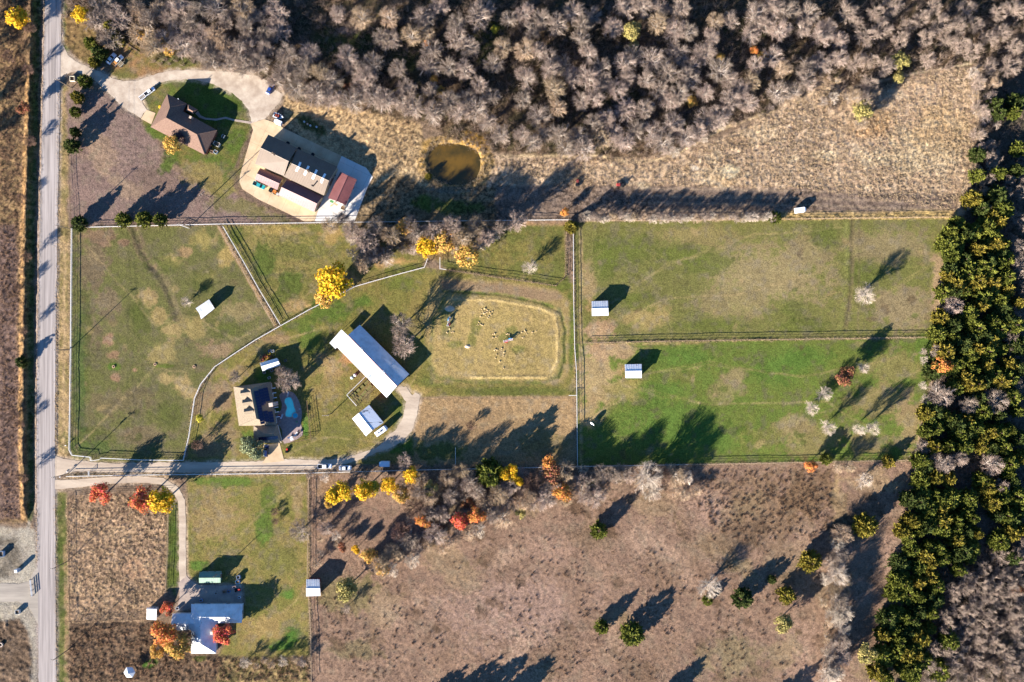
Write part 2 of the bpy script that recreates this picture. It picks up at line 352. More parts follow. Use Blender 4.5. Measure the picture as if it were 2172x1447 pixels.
for k in range(6): stroke([(655 + k * 9, 850), (675 + k * 8, 780), (700 + k * 6, 720)], 2, (168, 142, 96), 0.35, 2)
# arena and its track
poly([(930, 586), (1090, 600), (1180, 612), (1210, 640), (1206, 800), (1180, 815), (920, 812), (900, 700), (905, 620)], (168, 142, 92), (150, 130, 80), rough=0.06, jit=3)
poly([(930, 592), (1050, 602), (1180, 616), (1196, 634), (1150, 640), (1050, 628), (940, 622)], (158, 128, 96), (148, 122, 90), rough=0.05, jit=3)
AR = [(950, 625), (1050, 628), (1150, 645), (1182, 660), (1192, 690), (1190, 760), (1180, 795), (1150, 808), (1000, 806), (930, 798), (915, 770), (925, 680)]
stroke(AR + [AR[0]], 16, (118, 124, 54), 0.8, 2)
stroke([(940, 618), (1050, 624), (1150, 642), (1190, 664), (1200, 700), (1198, 770), (1186, 800)], 6, (92, 108, 36), 0.8, 1, lift=-0.25)
poly(AR, (184, 156, 100), (164, 140, 86), rough=0.1, jit=3)
stroke([(960, 634), (1050, 636), (1145, 652), (1178, 668), (1184, 700), (1182, 770), (1160, 800), (1000, 800)], 7, (206, 176, 118), 0.75, 1, lift=0.2)
for x, y, r1, r2 in ((950, 690, 14, 30), (965, 730, 20, 10), (1072, 715, 16, 10), (1085, 700, 14, 10), (1010, 690, 12, 20), (1100, 740, 20, 10), (1000, 720, 10, 16)):
    blob(x, y, r1, r2, (128, 128, 58), 0.6)
for k in range(4): stroke([(915 + k * 3, 700), (905 + k * 4, 760), (925 + k * 5, 790 - k * 2), (1000, 802 - k * 4)], 2, (196, 166, 112), 0.5, 1)
# plot south of the arena
poly([(872, 845), (1218, 840), (1222, 985), (878, 985)], (178, 144, 102), (160, 130, 92), rough=0.1, jit=4)
for k in range(7): stroke([(1090, 850 + k * 9), (1212, 846 + k * 9)], 2.2, (196, 162, 114), 0.5, 1)
blob(1000, 905, 90, 30, (150, 122, 90), 0.6); blob(1150, 940, 60, 30, (124, 110, 66), 0.6); blob(930, 960, 50, 20, (104, 118, 46), 0.7)
# paddock south of the hedge
poly([(925, 548), (1000, 545), (1060, 480), (1200, 476), (1200, 586), (1180, 604), (1090, 592), (945, 571)], (142, 128, 68), (116, 116, 54), rough=0.09, jit=2)
poly([(720, 474), (1060, 468), (1050, 500), (1000, 540), (930, 548), (905, 548), (820, 520)], (150, 122, 82), (116, 100, 62), rough=0.25)
stroke([(1060, 470), (1130, 476), (1200, 474)], 8, (176, 136, 96), 0.7)
# east pastures
poly([(1218, 470), (2012, 464), (1986, 715), (1222, 726)], (138, 130, 72), (124, 122, 60), rough=0.07, jit=1, feather=2)
for x, y, r1, r2, c_ in ((1620, 590, 150, 70, (160, 138, 98)), (1700, 540, 60, 40, (152, 132, 92)), (1560, 640, 90, 40, (150, 132, 88)), (1880, 520, 90, 40, (150, 130, 92)), (1920, 650, 70, 50, (154, 132, 98)), (1480, 500, 80, 20, (150, 132, 84)), (1370, 670, 50, 30, (170, 144, 92)), (1450, 600, 50, 30, (132, 128, 66)), (1270, 700, 40, 20, (182, 144, 110)), (1250, 600, 18, 60, (166, 138, 98)), (1990, 600, 16, 70, (178, 146, 112))):
    blob(x, y, r1, r2, c_, 0.75)
for x, y, r1, r2 in ((1320, 530, 70, 36), (1350, 640, 40, 20), (1500, 560, 60, 26), (1440, 540, 50, 20), (1500, 690, 80, 14), (1680, 655, 30, 20), (1750, 500, 30, 26), (1830, 580, 40, 26), (1700, 690, 60, 14), (1280, 560, 26, 40)):
    blob(x, y, r1, r2, (112, 124, 46), 0.6)
stroke([(1795, 468), (1796, 560), (1790, 640), (1780, 704)], 9, (146, 144, 74), 0.8, 1)
stroke([(1808, 468), (1808, 560), (1803, 640), (1793, 700)], 10, (112, 96, 70), 0.8, 1, lift=-0.1); stroke([(1822, 468), (1822, 580), (1820, 704)], 5, (126, 108, 80), 0.55, 1)
poly([(1222, 728), (1985, 718), (1974, 815), (1950, 920), (1944, 976), (1500, 983), (1226, 988)], (126, 136, 56), (110, 128, 42), rough=0.07, jit=1, feather=2)
for x, y, r1, r2, c_ in ((1270, 800, 46, 66, (184, 152, 110)), (1300, 745, 60, 18, (180, 146, 110)), (1330, 830, 40, 30, (160, 142, 84)), (1250, 880, 30, 40, (170, 140, 98)), (1540, 830, 40, 30, (148, 134, 84)), (1560, 800, 26, 20, (156, 134, 94)), (1900, 780, 70, 40, (146, 132, 78)), (1870, 850, 70, 40, (150, 130, 84)), (1720, 930, 80, 40, (150, 132, 84)), (1680, 900, 40, 30, (160, 138, 94)), (1930, 900, 40, 60, (158, 132, 94)), (1840, 940, 60, 30, (144, 122, 82)), (1450, 790, 40, 20, (136, 134, 66)), (1600, 930, 60, 26, (138, 134, 66))):
    blob(x, y, r1, r2, c_, 0.75)
for x, y, r1, r2 in ((1450, 760, 60, 26), (1420, 900, 120, 50), (1500, 930, 80, 30), (1650, 780, 60, 40), (1400, 830, 60, 20), (1960, 740, 20, 30), (1700, 760, 60, 26)):
    blob(x, y, r1, r2, (100, 134, 28), 0.65)
stroke([(1290, 727), (1440, 722), (1640, 720)], 3, (112, 90, 70), 0.8, 1, rough=0.4, lift=0.25)
stroke([(1232, 480), (1232, 980)], 8, (186, 150, 112), 0.6); stroke([(1242, 734), (1500, 727)], 5, (184, 146, 108), 0.6)
stroke([(2022, 466), (1998, 600), (1988, 715)], 9, (196, 160, 120), 0.7); stroke([(1986, 720), (1976, 815), (1952, 925), (1946, 990)], 7, (180, 146, 108), 0.6)
# south field
poly([(660, 1008), (1230, 992), (1500, 988), (1944, 980), (1920, 1160), (1890, 1300), (1860, 1510), (662, 1510)], (166, 133, 108), (138, 110, 90), rough=0.13, jit=2, feather=2)
for x, y, r1, r2, c_ in ((1600, 1080, 140, 80, (140, 112, 84)), (1700, 1050, 70, 60, (132, 104, 76)), (1250, 1140, 60, 30, (138, 112, 88)), (1900, 1200, 30, 90, (170, 138, 116)), (740, 1260, 60, 40, (132, 120, 76)), (760, 1380, 60, 20, (134, 118, 84)), (1100, 1300, 160, 80, (170, 138, 118)), (1500, 1150, 60, 40, (150, 122, 96)), (1550, 1400, 80, 50, (142, 124, 90)), (820, 1100, 40, 30, (150, 116, 96)), (780, 1110, 60, 40, (140, 112, 92)), (1860, 1020, 60, 26, (176, 146, 108)), (1780, 1080, 16, 60, (182, 152, 106)), (1780, 1180, 60, 60, (166, 136, 112)), (700, 1040, 30, 26, (160, 124, 88)), (1700, 1360, 60, 60, (166, 134, 110))):
    blob(x, y, r1, r2, c_, 0.7)
stroke([(875, 1236), (920, 1300), (965, 1350), (1000, 1385), (1040, 1410)], 2.2, (112, 90, 72), 0.8, 1)
rs = np.random.RandomState(3)
for k in range(230):
    x = 700 + rs.rand() * 1180; y = 1020 + rs.rand() * 430
    if x < 900 and y < 1220: continue
    r_ = 3 + rs.rand() ** 3 * 13; blob(x, y, r_ * 1.3, r_, (112, 88, 68), 0.3 + 0.5 * rs.rand(), 30, rough=0.16)
# lower-left lots
poly([(143, 1050), (358, 1042), (362, 1090), (352, 1256), (312, 1320), (146, 1322)], (190, 156, 122), (156, 126, 98), rough=0.26, nz=N8, jit=2)
blob(285, 1205, 30, 20, (194, 152, 116), 0.8, rough=0.1); blob(330, 1090, 30, 14, (126, 102, 80), 0.7); blob(300, 1262, 40, 14, (138, 112, 86), 0.6)
poly([(146, 1322), (345, 1316), (400, 1390), (540, 1390), (650, 1370), (662, 1510), (146, 1510)], (134, 108, 84), (96, 78, 60), rough=0.28, nz=N8, jit=3)
poly([(470, 1395), (655, 1400), (660, 1510), (430, 1510)], (168, 142, 96), (112, 98, 62), rough=0.35, nz=N8)
blob(318, 1409, 16, 9, (98, 138, 26), 0.9, -30); blob(420, 1398, 16, 7, (124, 132, 54), 0.8)
poly([(398, 1010), (652, 1006), (654, 1230), (658, 1390), (540, 1395), (462, 1390), (520, 1280), (514, 1240), (420, 1236), (398, 1220)], (152, 132, 78), (130, 122, 60), rough=0.08, jit=2)
for x, y, r1, r2, c_ in ((460, 1100, 50, 60, (160, 134, 88)), (490, 1020, 70, 12, (108, 136, 36)), (560, 1120, 20, 40, (106, 136, 34)), (570, 1060, 20, 30, (112, 130, 44)), (420, 1200, 18, 12, (100, 138, 32)), (610, 1260, 20, 14, (98, 140, 28)), (620, 1345, 22, 16, (84, 136, 22)), (600, 1370, 30, 12, (90, 134, 26)), (590, 1190, 40, 30, (134, 128, 64)), (560, 1330, 40, 30, (166, 138, 86)), (630, 1060, 14, 50, (158, 132, 90)), (372, 1200, 10, 60, (96, 132, 36)), (372, 1110, 10, 40, (110, 122, 50))):
    blob(x, y, r1, r2, c_, 0.8)
poly([(356, 1085), (380, 1085), (380, 1240), (354, 1250)], (112, 124, 46), (96, 116, 42), rough=0.12, jit=2)
poly([(140, 1002), (380, 1000), (640, 1000), (640, 1008), (140, 1016)], (146, 122, 86), rough=0.2, jit=2)
poly([(150, 968), (650, 976), (650, 984), (150, 980)], (124, 120, 62), rough=0.1, jit=2)

for k in range(70):
    x = rs.uniform(690, 1900); y = rs.uniform(1040, 1447); r_ = rs.uniform(12, 48)
    if x < 930 and y < 1200: continue
    blob(x, y, r_ * 1.4, r_ * .8, ((190, 156, 128), (136, 108, 84), (156, 134, 96), (120, 96, 74), (182, 146, 122))[rs.randint(5)], rs.uniform(.25, .5), rs.uniform(0, 180))
NFP = [(1440, 335), (1640, 250), (1740, 180), (1960, 165), (2060, 145), (2070, 300), (2040, 400), (1230, 392), (1060, 340)]
for k in range(90):
    x = rs.uniform(1050, 2065); y = rs.uniform(150, 400)
    if not pip(np.array([x]), np.array([y]), NFP)[0]: continue
    r_ = rs.uniform(6, 34); blob(x, y, r_ * 1.5, r_ * .7, ((236, 208, 164), (214, 168, 112), (160, 130, 100), (146, 120, 94), (224, 196, 160))[rs.randint(5)], rs.uniform(.3, .6), rs.uniform(-20, 40))
for k in range(5): stroke([(1060, 352 + k * 6), (1300, 356 + k * 5 + rs.uniform(-3, 3)), (1600, 340 + k * 8), (1800, 330 + k * 12), (2050, 300 + k * 20)], 2.2, (226, 198, 154), 0.35, 4)
for k in range(40):
    x = rs.uniform(150, 350); y = rs.uniform(1060, 1310); r_ = rs.uniform(5, 16); blob(x, y, r_ * 1.3, r_, ((222, 186, 142), (150, 120, 92), (128, 104, 80))[rs.randint(3)], rs.uniform(.3, .55))
blob(1546, 365, 17, 15, (240, 218, 172), 1.0, rough=0.05); blob(1474, 356, 10, 8, (230, 210, 184), 0.95, rough=0.05)
# worn paths, mower lines and hoof tracks
rp_ = random.Random(77)
def path(P, wd, col, a, n_=1):
    for k in range(n_):
        Q = [P[0]]
        for p, q_ in zip(P[:-1], P[1:]):
            for t in (0.33, 0.66, 1.0): Q.append((p[0] + (q_[0] - p[0]) * t + rp_.uniform(-5, 5), p[1] + (q_[1] - p[1]) * t + rp_.uniform(-4, 4)))
        stroke(Q, wd, col, a, 3)
for P_ in ([(1232, 735), (1280, 690), (1400, 640), (1600, 620), (1780, 560)], [(1300, 640), (1420, 560), (1600, 500), (1780, 480)], [(1230, 740), (1330, 820), (1500, 860), (1750, 850), (1940, 960)], [(1360, 795), (1500, 770), (1700, 800), (1900, 760)], [(1240, 900), (1340, 830)], [(160, 500), (250, 600), (330, 690), (420, 660)], [(160, 950), (260, 850), (330, 780), (400, 790)], [(430, 680), (500, 720), (570, 690)], [(590, 680), (640, 640), (720, 560)], [(600, 970), (680, 930), (760, 930), (800, 940)], [(480, 980), (440, 900), (470, 810), (560, 730), (700, 690)], [(870, 820), (900, 740), (920, 640), (1000, 590), (1190, 620)], [(900, 850), (1010, 900), (1200, 870)], [(410, 1230), (500, 1150), (560, 1080), (640, 1020)], [(520, 1280), (600, 1300), (648, 1250)], [(1850, 640), (1980, 560)], [(1720, 880), (1850, 840), (1960, 780)]):
    path(P_, rp_.uniform(1.6, 3.2), (178, 150, 104), 0.4, 2)
for k in range(46): stroke([(1240 + rp_.uniform(-4, 4), 484 + k * 5), (1780, 478 + k * 5)], 1.5, (150, 136, 84) if k % 2 else (116, 112, 56), 0.16, 2)
for k in range(50):
    x = rp_.uniform(1230, 1980); y = rp_.uniform(480, 970); blob(x, y, rp_.uniform(4, 14), rp_.uniform(3, 9), rp_.choice(((168, 142, 98), (150, 128, 86), (104, 118, 44), (112, 92, 66))), 0.55, rp_.uniform(0, 180))
for k in range(60):
    x = rp_.uniform(160, 560); y = rp_.uniform(490, 960); blob(x, y, rp_.uniform(4, 14), rp_.uniform(3, 9), rp_.choice(((164, 138, 92), (140, 116, 84), (100, 108, 48), (108, 92, 66))), 0.45, rp_.uniform(0, 180)) if pip(np.array([x]), np.array([y]), WPAD)[0] else None
# hard surfaces lie flat --------------------------------------------------------------------------
def curve(P, w_):                                  # polyline -> band polygon
    L = []; Rr = []
    for i, p in enumerate(P):
        a = P[max(i - 1, 0)]; b = P[min(i + 1, len(P) - 1)]; dx, dy = b[0] - a[0], b[1] - a[1]; d = math.hypot(dx, dy)
        ww = w_[i] if isinstance(w_, (list, tuple)) else w_
        L.append((p[0] - dy / d * ww / 2, p[1] + dx / d * ww / 2)); Rr.append((p[0] + dy / d * ww / 2, p[1] - dx / d * ww / 2))
    return L + Rr[::-1]
ROAD = [(97, -400), (96, 0), (90, 240), (84, 470), (80, 720), (77, 963), (80, 1200), (82, 1447), (84, 1900), (122, 1900), (120, 1447), (118, 1200), (116, 963), (118, 720), (122, 470), (127, 240), (131, 0), (132, -400)]
DRIVE_N = [(130, 88), (144, 117), (160, 130), (180, 139), (198, 147), (214, 152), (234, 164), (261, 172), (288, 172), (311, 164), (335, 156), (368, 149), (401, 149), (445, 150), (502, 154), (543, 160), (566, 172), (580, 187), (600, 201), (596, 214), (580, 231), (563, 252), (545, 257), (534, 262), (529, 236), (512, 214), (492, 197), (468, 186), (445, 176), (411, 169), (368, 169), (341, 174), (321, 187), (308, 201), (298, 201), (304, 221), (311, 233), (298, 250), (278, 238), (254, 221), (231, 197), (201, 171), (181, 157), (161, 152), (137, 157), (127, 166)]
DRIVE_S = [(117, 966), (130, 972), (152, 976), (234, 983), (335, 981), (452, 981), (543, 979), (600, 974), (680, 976), (727, 972), (757, 964), (797, 951), (817, 934), (827, 920), (838, 913), (851, 893), (857, 877), (861, 853), (854, 840), (842, 826), (846, 820), (862, 820), (874, 839), (881, 833), (891, 837), (884, 883), (874, 914), (857, 934), (827, 950), (797, 961), (760, 976), (730, 986), (690, 993), (600, 998), (543, 999), (445, 1002), (335, 1003), (234, 1001), (160, 1000), (130, 1008), (116, 1012)]
LOOP = curve([(112, 1028), (130, 1028), (160, 1026), (230, 1019), (300, 1017), (345, 1021), (372, 1038), (385, 1062), (387, 1100), (387, 1160), (387, 1215), (390, 1236)], [20, 19, 17, 15, 14, 14, 15, 15, 14, 14, 15, 17])
APRON = [(379, 1236), (396, 1221), (406, 1232), (422, 1241), (470, 1242), (512, 1240), (514, 1282), (404, 1290), (376, 1300), (381, 1262)]
PAD_OLD = [(561, 253), (580, 259.5), (606, 274), (724.5, 331), (694, 400), (676, 441), (667, 470), (646, 470), (590, 443), (548, 423), (514, 401), (508, 387), (509, 373), (523, 324), (537, 276), (532, 262)]
PAD_NEW = [(724.8, 331), (777, 356.5), (791, 376), (780, 396), (752, 470), (667.4, 470), (676.4, 441), (694.4, 400)]
HOUSE_PAD = [(311, 233), (330, 240), (321, 264), (299, 252)]
WALK = curve([(417, 238), (424, 247), (436, 252), (458, 254), (478, 250), (497, 255), (534, 261)], [8, 6, 4, 4, 4, 4, 5])
DECK = [(593, 838), (600, 832), (612, 830), (623, 834), (632, 847), (639, 866), (640, 884), (638, 899), (641, 924), (603, 941), (598, 912), (587, 897), (587, 879), (596, 870), (598, 856), (594, 845)]
POOL = [(609, 843), (617, 843), (622, 852), (624.5, 863), (628, 872), (626, 879), (619, 884.5), (612, 885.5), (605.5, 883), (605, 875), (608, 865), (606, 859), (603, 854), (604, 847)]
HDRIVE = [(556, 944), (593, 940), (603, 978), (556, 983), (566, 968)]
SIDE_GRAVEL = [(-60, 1238), (40, 1238), (62, 1232), (74, 1210), (80, 1200), (83, 1330), (74, 1310), (60, 1286), (40, 1276), (-60, 1278)]
for P_ in (ROAD, DRIVE_N, DRIVE_S, LOOP, APRON, PAD_OLD, PAD_NEW, HOUSE_PAD, WALK, DECK, HDRIVE, SIDE_GRAVEL): flat(P_, 4.0)
for P_, c_ in ((DRIVE_N, (196, 174, 150)), (DRIVE_S, (196, 172, 146)), (LOOP, (186, 160, 132)), (ROAD, (176, 158, 146)), (APRON, (170, 148, 128))):
    sl = sub(P_, 16); D = dist_line(P_ + [P_[0]], sl, 2.0); mixc(sl, np.clip((8 - D) / 6, 0, 1) * np.clip((N8[sl] - 0.2) * 1.9, 0, 0.9), C(*c_))
# relief: bank and ditch west of the road, pond and pool basins, tussocks --------------------------
xr = np.interp(PY, [0, 240, 480, 720, 963, 1110, 1140], [72, 66, 60, 56, 54, 58, 58]); fade = np.clip((1105 - PY) / 30, 0, 1) * np.clip((PY + 60) / 20, 0, 1)
u = PX - xr
bank = np.where(u < 0, np.exp(-(u / 13.0) ** 2) * (1.1 + 0.9 * (N8 - 0.3)), np.clip(1.1 - u / 3.0, -0.5, 1.1)) * (u < 20) * (u > -45)
GZ += (bank * fade).astype(np.float32)
t8 = fbm(PX, PY, 6.2, 71, 2, 0.5); t3 = fbm(PX, PY, 4.2, 73, 2, 0.6)
GZ += RO * ((t8 - 0.5) * 1.3 + np.maximum(t3 - 0.5, 0) * 1.5)
GZ += (N80 - 0.5) * 0.3
GZ[FLAT] = -0.03
sl, m = poly_mask(POND, 1.0, 6.0); GZ[sl] = GZ[sl] * (1 - m) - 1.1 * m
sl = sub(POOL, 2); m = pip(PXf[sl], PYf[sl], POOL); GZ[sl][m] = -1.9
g_ = GZ[sl]; g_[m] = -1.9; GZ[sl] = g_
# tint variation
v = 1 + (N25 - 0.5) * 0.4 + (N8 - 0.5) * 0.4 + (N4 - 0.5) * 0.5 * np.clip(RO * 4, 0.4, 1.4)
mot = np.clip((fbm(PX, PY, 15, 91, 4, 0.6) - 0.53) * 5, 0, 1)[..., None] * np.clip(1.3 - RO * 6, 0, 1)[..., None] * 0.6      # thatch showing through mown grass
lum = GC.mean(-1, keepdims=True); GC[:] = GC * (1 - mot) + (lum * np.array([1.30, 1.02, 0.66], dtype=np.float32)) * mot
GC[..., 2] = np.maximum(GC[..., 2], 0.085 * (GC[..., 0] + GC[..., 1]))
GC *= v[..., None]
hgt = ((t8 - 0.5) * 1.6 * np.clip(RO * 2.2, 0, 1))[..., None]     # tint follows tussock height: paler on raised clumps, darker in the hollows
GC *= 1 + 0.35 * hgt
gmask = np.clip((GC[..., 1] / np.maximum(GC[..., 0], 1e-4) - 0.72) * 4, 0, 1)[..., None]; GC = GC * (1 - 0.18 * gmask); lum = GC.mean(-1, keepdims=True); GC = GC * (1 - 0.15 * gmask) + lum * np.array([1.30, 1.08, 0.62], dtype=np.float32) * 0.15 * gmask
GC = np.clip(GC, 0.005, 0.9)
def gh(px, py):
    i = int(np.clip(np.searchsorted(gx, px), 1, NX - 1)); j = int(np.clip(np.searchsorted(gy, py), 1, NY - 1)); return float(GZ[j - 1:j + 1, i - 1:i + 1].mean())
ground_mat = bpy.data.materials.new('ground_grass_and_soil'); ground_mat.use_nodes = True
n = ground_mat.node_tree.nodes; l = ground_mat.node_tree.links; b = n['Principled BSDF']
b.inputs['Roughness'].default_value = 1.0; b.inputs['Specular IOR Level'].default_value = 0.05
at = n.new('ShaderNodeAttribute'); at.attribute_name = 'soil'
tc = n.new('ShaderNodeTexCoord'); tx = n.new('ShaderNodeTexNoise'); tx.inputs['Scale'].default_value = 1.9; tx.inputs['Detail'].default_value = 5; tx.inputs['Roughness'].default_value = 0.7
l.new(tc.outputs['Object'], tx.inputs['Vector'])
mr = n.new('ShaderNodeMapRange'); mr.inputs['From Min'].default_value = 0.28; mr.inputs['From Max'].default_value = 0.72; mr.inputs['To Min'].default_value = 0.42; mr.inputs['To Max'].default_value = 1.58
l.new(tx.outputs['Fac'], mr.inputs['Value'])
t2 = n.new('ShaderNodeTexNoise'); t2.inputs['Scale'].default_value = 0.75; t2.inputs['Detail'].default_value = 4; t2.inputs['Roughness'].default_value = 0.62; l.new(tc.outputs['Object'], t2.inputs['Vector'])
m2 = n.new('ShaderNodeMapRange'); m2.inputs['From Min'].default_value = 0.40; m2.inputs['From Max'].default_value = 0.54; m2.inputs['To Min'].default_value = 0.62; m2.inputs['To Max'].default_value = 0.0; l.new(t2.outputs['Fac'], m2.inputs['Value'])
mu = n.new('ShaderNodeMath'); mu.operation = 'MULTIPLY'; l.new(m2.outputs['Result'], mu.inputs[0]); l.new(at.outputs['Alpha'], mu.inputs[1])
s1 = n.new('ShaderNodeMath'); s1.operation = 'SUBTRACT'; s1.inputs[0].default_value = 1.0; l.new(mu.outputs[0], s1.inputs[1])
mm = n.new('ShaderNodeMath'); mm.operation = 'MULTIPLY'; l.new(mr.outputs['Result'], mm.inputs[0]); l.new(s1.outputs[0], mm.inputs[1])
hs = n.new('ShaderNodeHueSaturation'); l.new(at.outputs['Color'], hs.inputs['Color']); l.new(mm.outputs[0], hs.inputs['Value']); hs.inputs['Saturation'].default_value = 1.0
l.new(hs.outputs['Color'], b.inputs['Base Color'])
bp = n.new('ShaderNodeBump'); bp.inputs['Distance'].default_value = 0.16; bp.inputs['Strength'].default_value = 0.9
l.new(tx.outputs['Fac'], bp.inputs['Height']); l.new(bp.outputs['Normal'], b.inputs['Normal'])
V = np.stack([(PX - CX) * S, (CY - PY) * S, GZ], -1).reshape(-1, 3)
ii = np.arange(NX - 1); jj = np.arange(NY - 1); I, Jm = np.meshgrid(ii, jj); q = (Jm * NX + I).ravel()
F = np.stack([q + NX, q + NX + 1, q + 1, q], -1)
gme = np_mesh('ground', V, F, smooth=True, m=ground_mat)
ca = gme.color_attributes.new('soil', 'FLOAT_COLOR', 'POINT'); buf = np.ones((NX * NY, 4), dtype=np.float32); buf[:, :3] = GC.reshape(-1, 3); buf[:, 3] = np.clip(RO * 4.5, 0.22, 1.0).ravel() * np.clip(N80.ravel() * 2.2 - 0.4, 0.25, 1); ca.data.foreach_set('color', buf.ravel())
structure(link('ground', gme))

# sheets ------------------------------------------------------------------------------------------
def wob(P, step=6.0, amp=1.0, seed=1):
    rng = random.Random(seed); out = []
    for i in range(len(P)):
        a = P[i]; b_ = P[(i + 1) % len(P)]; d = math.hypot(b_[0] - a[0], b_[1] - a[1]); k = max(1, int(d / step))
        for t in range(k):
            f = t / k; out.append((a[0] + (b_[0] - a[0]) * f + rng.uniform(-amp, amp), a[1] + (b_[1] - a[1]) * f + rng.uniform(-amp, amp)))
    return out
def sheet(name, P, z, m, amp=0.0, step=6.0, thick=0.08, seed=1, parent=None):
    Q = wob(P, step, amp, seed) if amp else P
    mb = MB(); mb.prism([W(p[0], p[1])[:2] for p in Q], z - thick, z)
    o = mb.build(name, m, parent)
    if parent is None: structure(o)
    return o
gravel = mat('gravel', C(222, 202, 178), C(186, 164, 142), 0.22, 0.95, 0.1, bump=0.05, bscale=3.0, detail=8, contrast=(0.38, 0.62))
gravel2 = mat('gravel_pale', C(220, 198, 172), C(184, 162, 140), 0.18, 0.95, 0.1, bump=0.05, bscale=3.0, detail=8, stretch=(0.35, 1.6, 1))
chip = mat('chipseal', C(198, 184, 174), C(156, 144, 136), 0.5, 0.95, 0.1, bump=0.02, bscale=6, detail=6, stretch=(2.2, 0.05, 1), contrast=(0.36, 0.64))
conc_old = mat('concrete_tan', C(236, 206, 166), C(206, 174, 136), 0.16, 0.9, 0.15, detail=7)
conc_new = mat('concrete_new', C(250, 240, 226), C(232, 220, 206), 0.2, 0.9, 0.15, detail=6)
conc_grey = mat('concrete_grey', C(198, 176, 156), C(166, 146, 134), 0.4, 0.9, 0.15, detail=6)
deckm = mat('pool_deck_stone', C(184, 158, 148), C(154, 132, 126), 1.2, 0.85, 0.2, detail=5)
dirt = mat('construction_gravel', C(192, 178, 160), C(160, 148, 134), 0.3, 0.95, 0.1, detail=8, stretch=(0.15, 1.2, 1))
road = sheet('road', ROAD, 0.05, chip, 0.5, 8.0)
sheet('driveway', DRIVE_N, 0.02, gravel, 1.0, 5.0, seed=2); sheet('driveway', DRIVE_S, 0.02, gravel2, 1.0, 5.0, seed=3); sheet('driveway', LOOP, 0.025, gravel2, 0.5, 6.0, seed=4)
sheet('side_road', SIDE_GRAVEL, 0.03, dirt, 1.0, 6.0, seed=5)
sheet('yard', APRON, 0.035, conc_grey, 0.8, 5.0, seed=6)
sheet('footpath', WALK, 0.045, conc_grey, 0.15, 6.0); sheet('house_pad', HOUSE_PAD, 0.04, conc_old); sheet('house_pad', HDRIVE, 0.045, conc_old)
# pale wheel tracks and edge line on the road, patched crown
for off, wd in ((-0.2, 3.5), (0.25, 3.0)):
    pass
# workshop apron: slabs cast bay by bay with joints between them
def slab_field(name, P, m, z, ang, bay, parent=None):
    root = structure(MB().prism([W(*p)[:2] for p in P], z - 0.12, z - 0.02).build(name, mat('joint_sand', C(150, 128, 104)), None))
    from mathutils import geometry as G_
    poly_w = [W(*p)[:2] for p in P]; cs, sn = math.cos(R(ang)), math.sin(R(ang))
    rot = [(x * cs + y * sn, -x * sn + y * cs) for x, y in poly_w]
    x0 = min(p[0] for p in rot); x1 = max(p[0] for p in rot); y0 = min(p[1] for p in rot); y1 = max(p[1] for p in rot)
    def clip(pl, axis_, val, keep_gt):
        out = []
        for i in range(len(pl)):
            a, b_ = pl[i], pl[(i + 1) % len(pl)]; ia = (a[axis_] > val) == keep_gt; ib = (b_[axis_] > val) == keep_gt
            if ia: out.append(a)
            if ia != ib:
                t = (val - a[axis_]) / (b_[axis_] - a[axis_]); out.append((a[0] + (b_[0] - a[0]) * t, a[1] + (b_[1] - a[1]) * t))
        return out
    x = x0
    while x < x1:
        y = y0
        while y < y1:
            pl = rot
            for ax_, v_, g in ((0, x + 0.025, True), (0, x + bay - 0.025, False), (1, y + 0.025, True), (1, y + bay - 0.025, False)):
                pl = clip(pl, ax_, v_, g)
                if len(pl) < 3: break
            if len(pl) >= 3:
                MB().prism([(p[0] * cs - p[1] * sn, p[0] * sn + p[1] * cs) for p in pl], z - 0.1, z + random.Random(int(x * 7 + y * 13)).uniform(-0.006, 0.006)).build('slab', m, root)
            y += bay
        x += bay
    return root
slab_field('concrete_apron', PAD_OLD, conc_old, 0.06, -25.5, 6.2)
slab_field('concrete_apron', PAD_NEW, conc_new, 0.065, -25.5, 6.2)
# pond water
water = mat('pond_water', C(112, 84, 30), C(66, 56, 24), 0.12, 0.12, 0.5, bump=0.01, bscale=1.5)
o = MB().prism([W(*p)[:2] for p in wob([(CXp + (p[0] - CXp) * 1.06, CYp + (p[1] - CYp) * 1.06) for p in POND for CXp, CYp in ((964, 347),)], 5, 2.2, 8)], -0.75, -0.45).build('pond', water); structure(o)
# swimming pool: deck with an opening, basin, water, spa
import bmesh
pool = empty('swimming_pool', W(613, 865)); tag(pool, 'turquoise kidney-shaped swimming pool in the deck behind the house', 'swimming pool')
def smooth_loop(P, n_=4):
    out = []
    for i in range(len(P)):
        p0, p1, p2, p3 = P[i - 1], P[i], P[(i + 1) % len(P)], P[(i + 2) % len(P)]
        for k in range(n_):
            t = k / n_; out.append(tuple(0.5 * (2 * p1[d] + (p2[d] - p0[d]) * t + (2 * p0[d] - 5 * p1[d] + 4 * p2[d] - p3[d]) * t * t + (3 * p1[d] - p0[d] - 3 * p2[d] + p3[d]) * t ** 3) for d in (0, 1)))
    return out
PW = [W(*p)[:2] for p in smooth_loop(POOL)]; DW = [W(*p)[:2] for p in smooth_loop(DECK, 3)]
bm = bmesh.new(); es = []
for loop in (DW, PW):
    vs_ = [bm.verts.new((x, y, 0.06)) for x, y in loop]
    for i in range(len(vs_)): es.append(bm.edges.new((vs_[i], vs_[(i + 1) % len(vs_)])))
bmesh.ops.triangle_fill(bm, use_beauty=True, use_dissolve=False, edges=es)
for f in bm.faces:
    if f.normal.z < 0: f.normal_flip()
r_ = bmesh.ops.extrude_face_region(bm, geom=list(bm.faces))
for e in r_['geom']:
    if isinstance(e, bmesh.types.BMVert): e.co.z -= 0.14
bmesh.ops.recalc_face_normals(bm, faces=bm.faces)
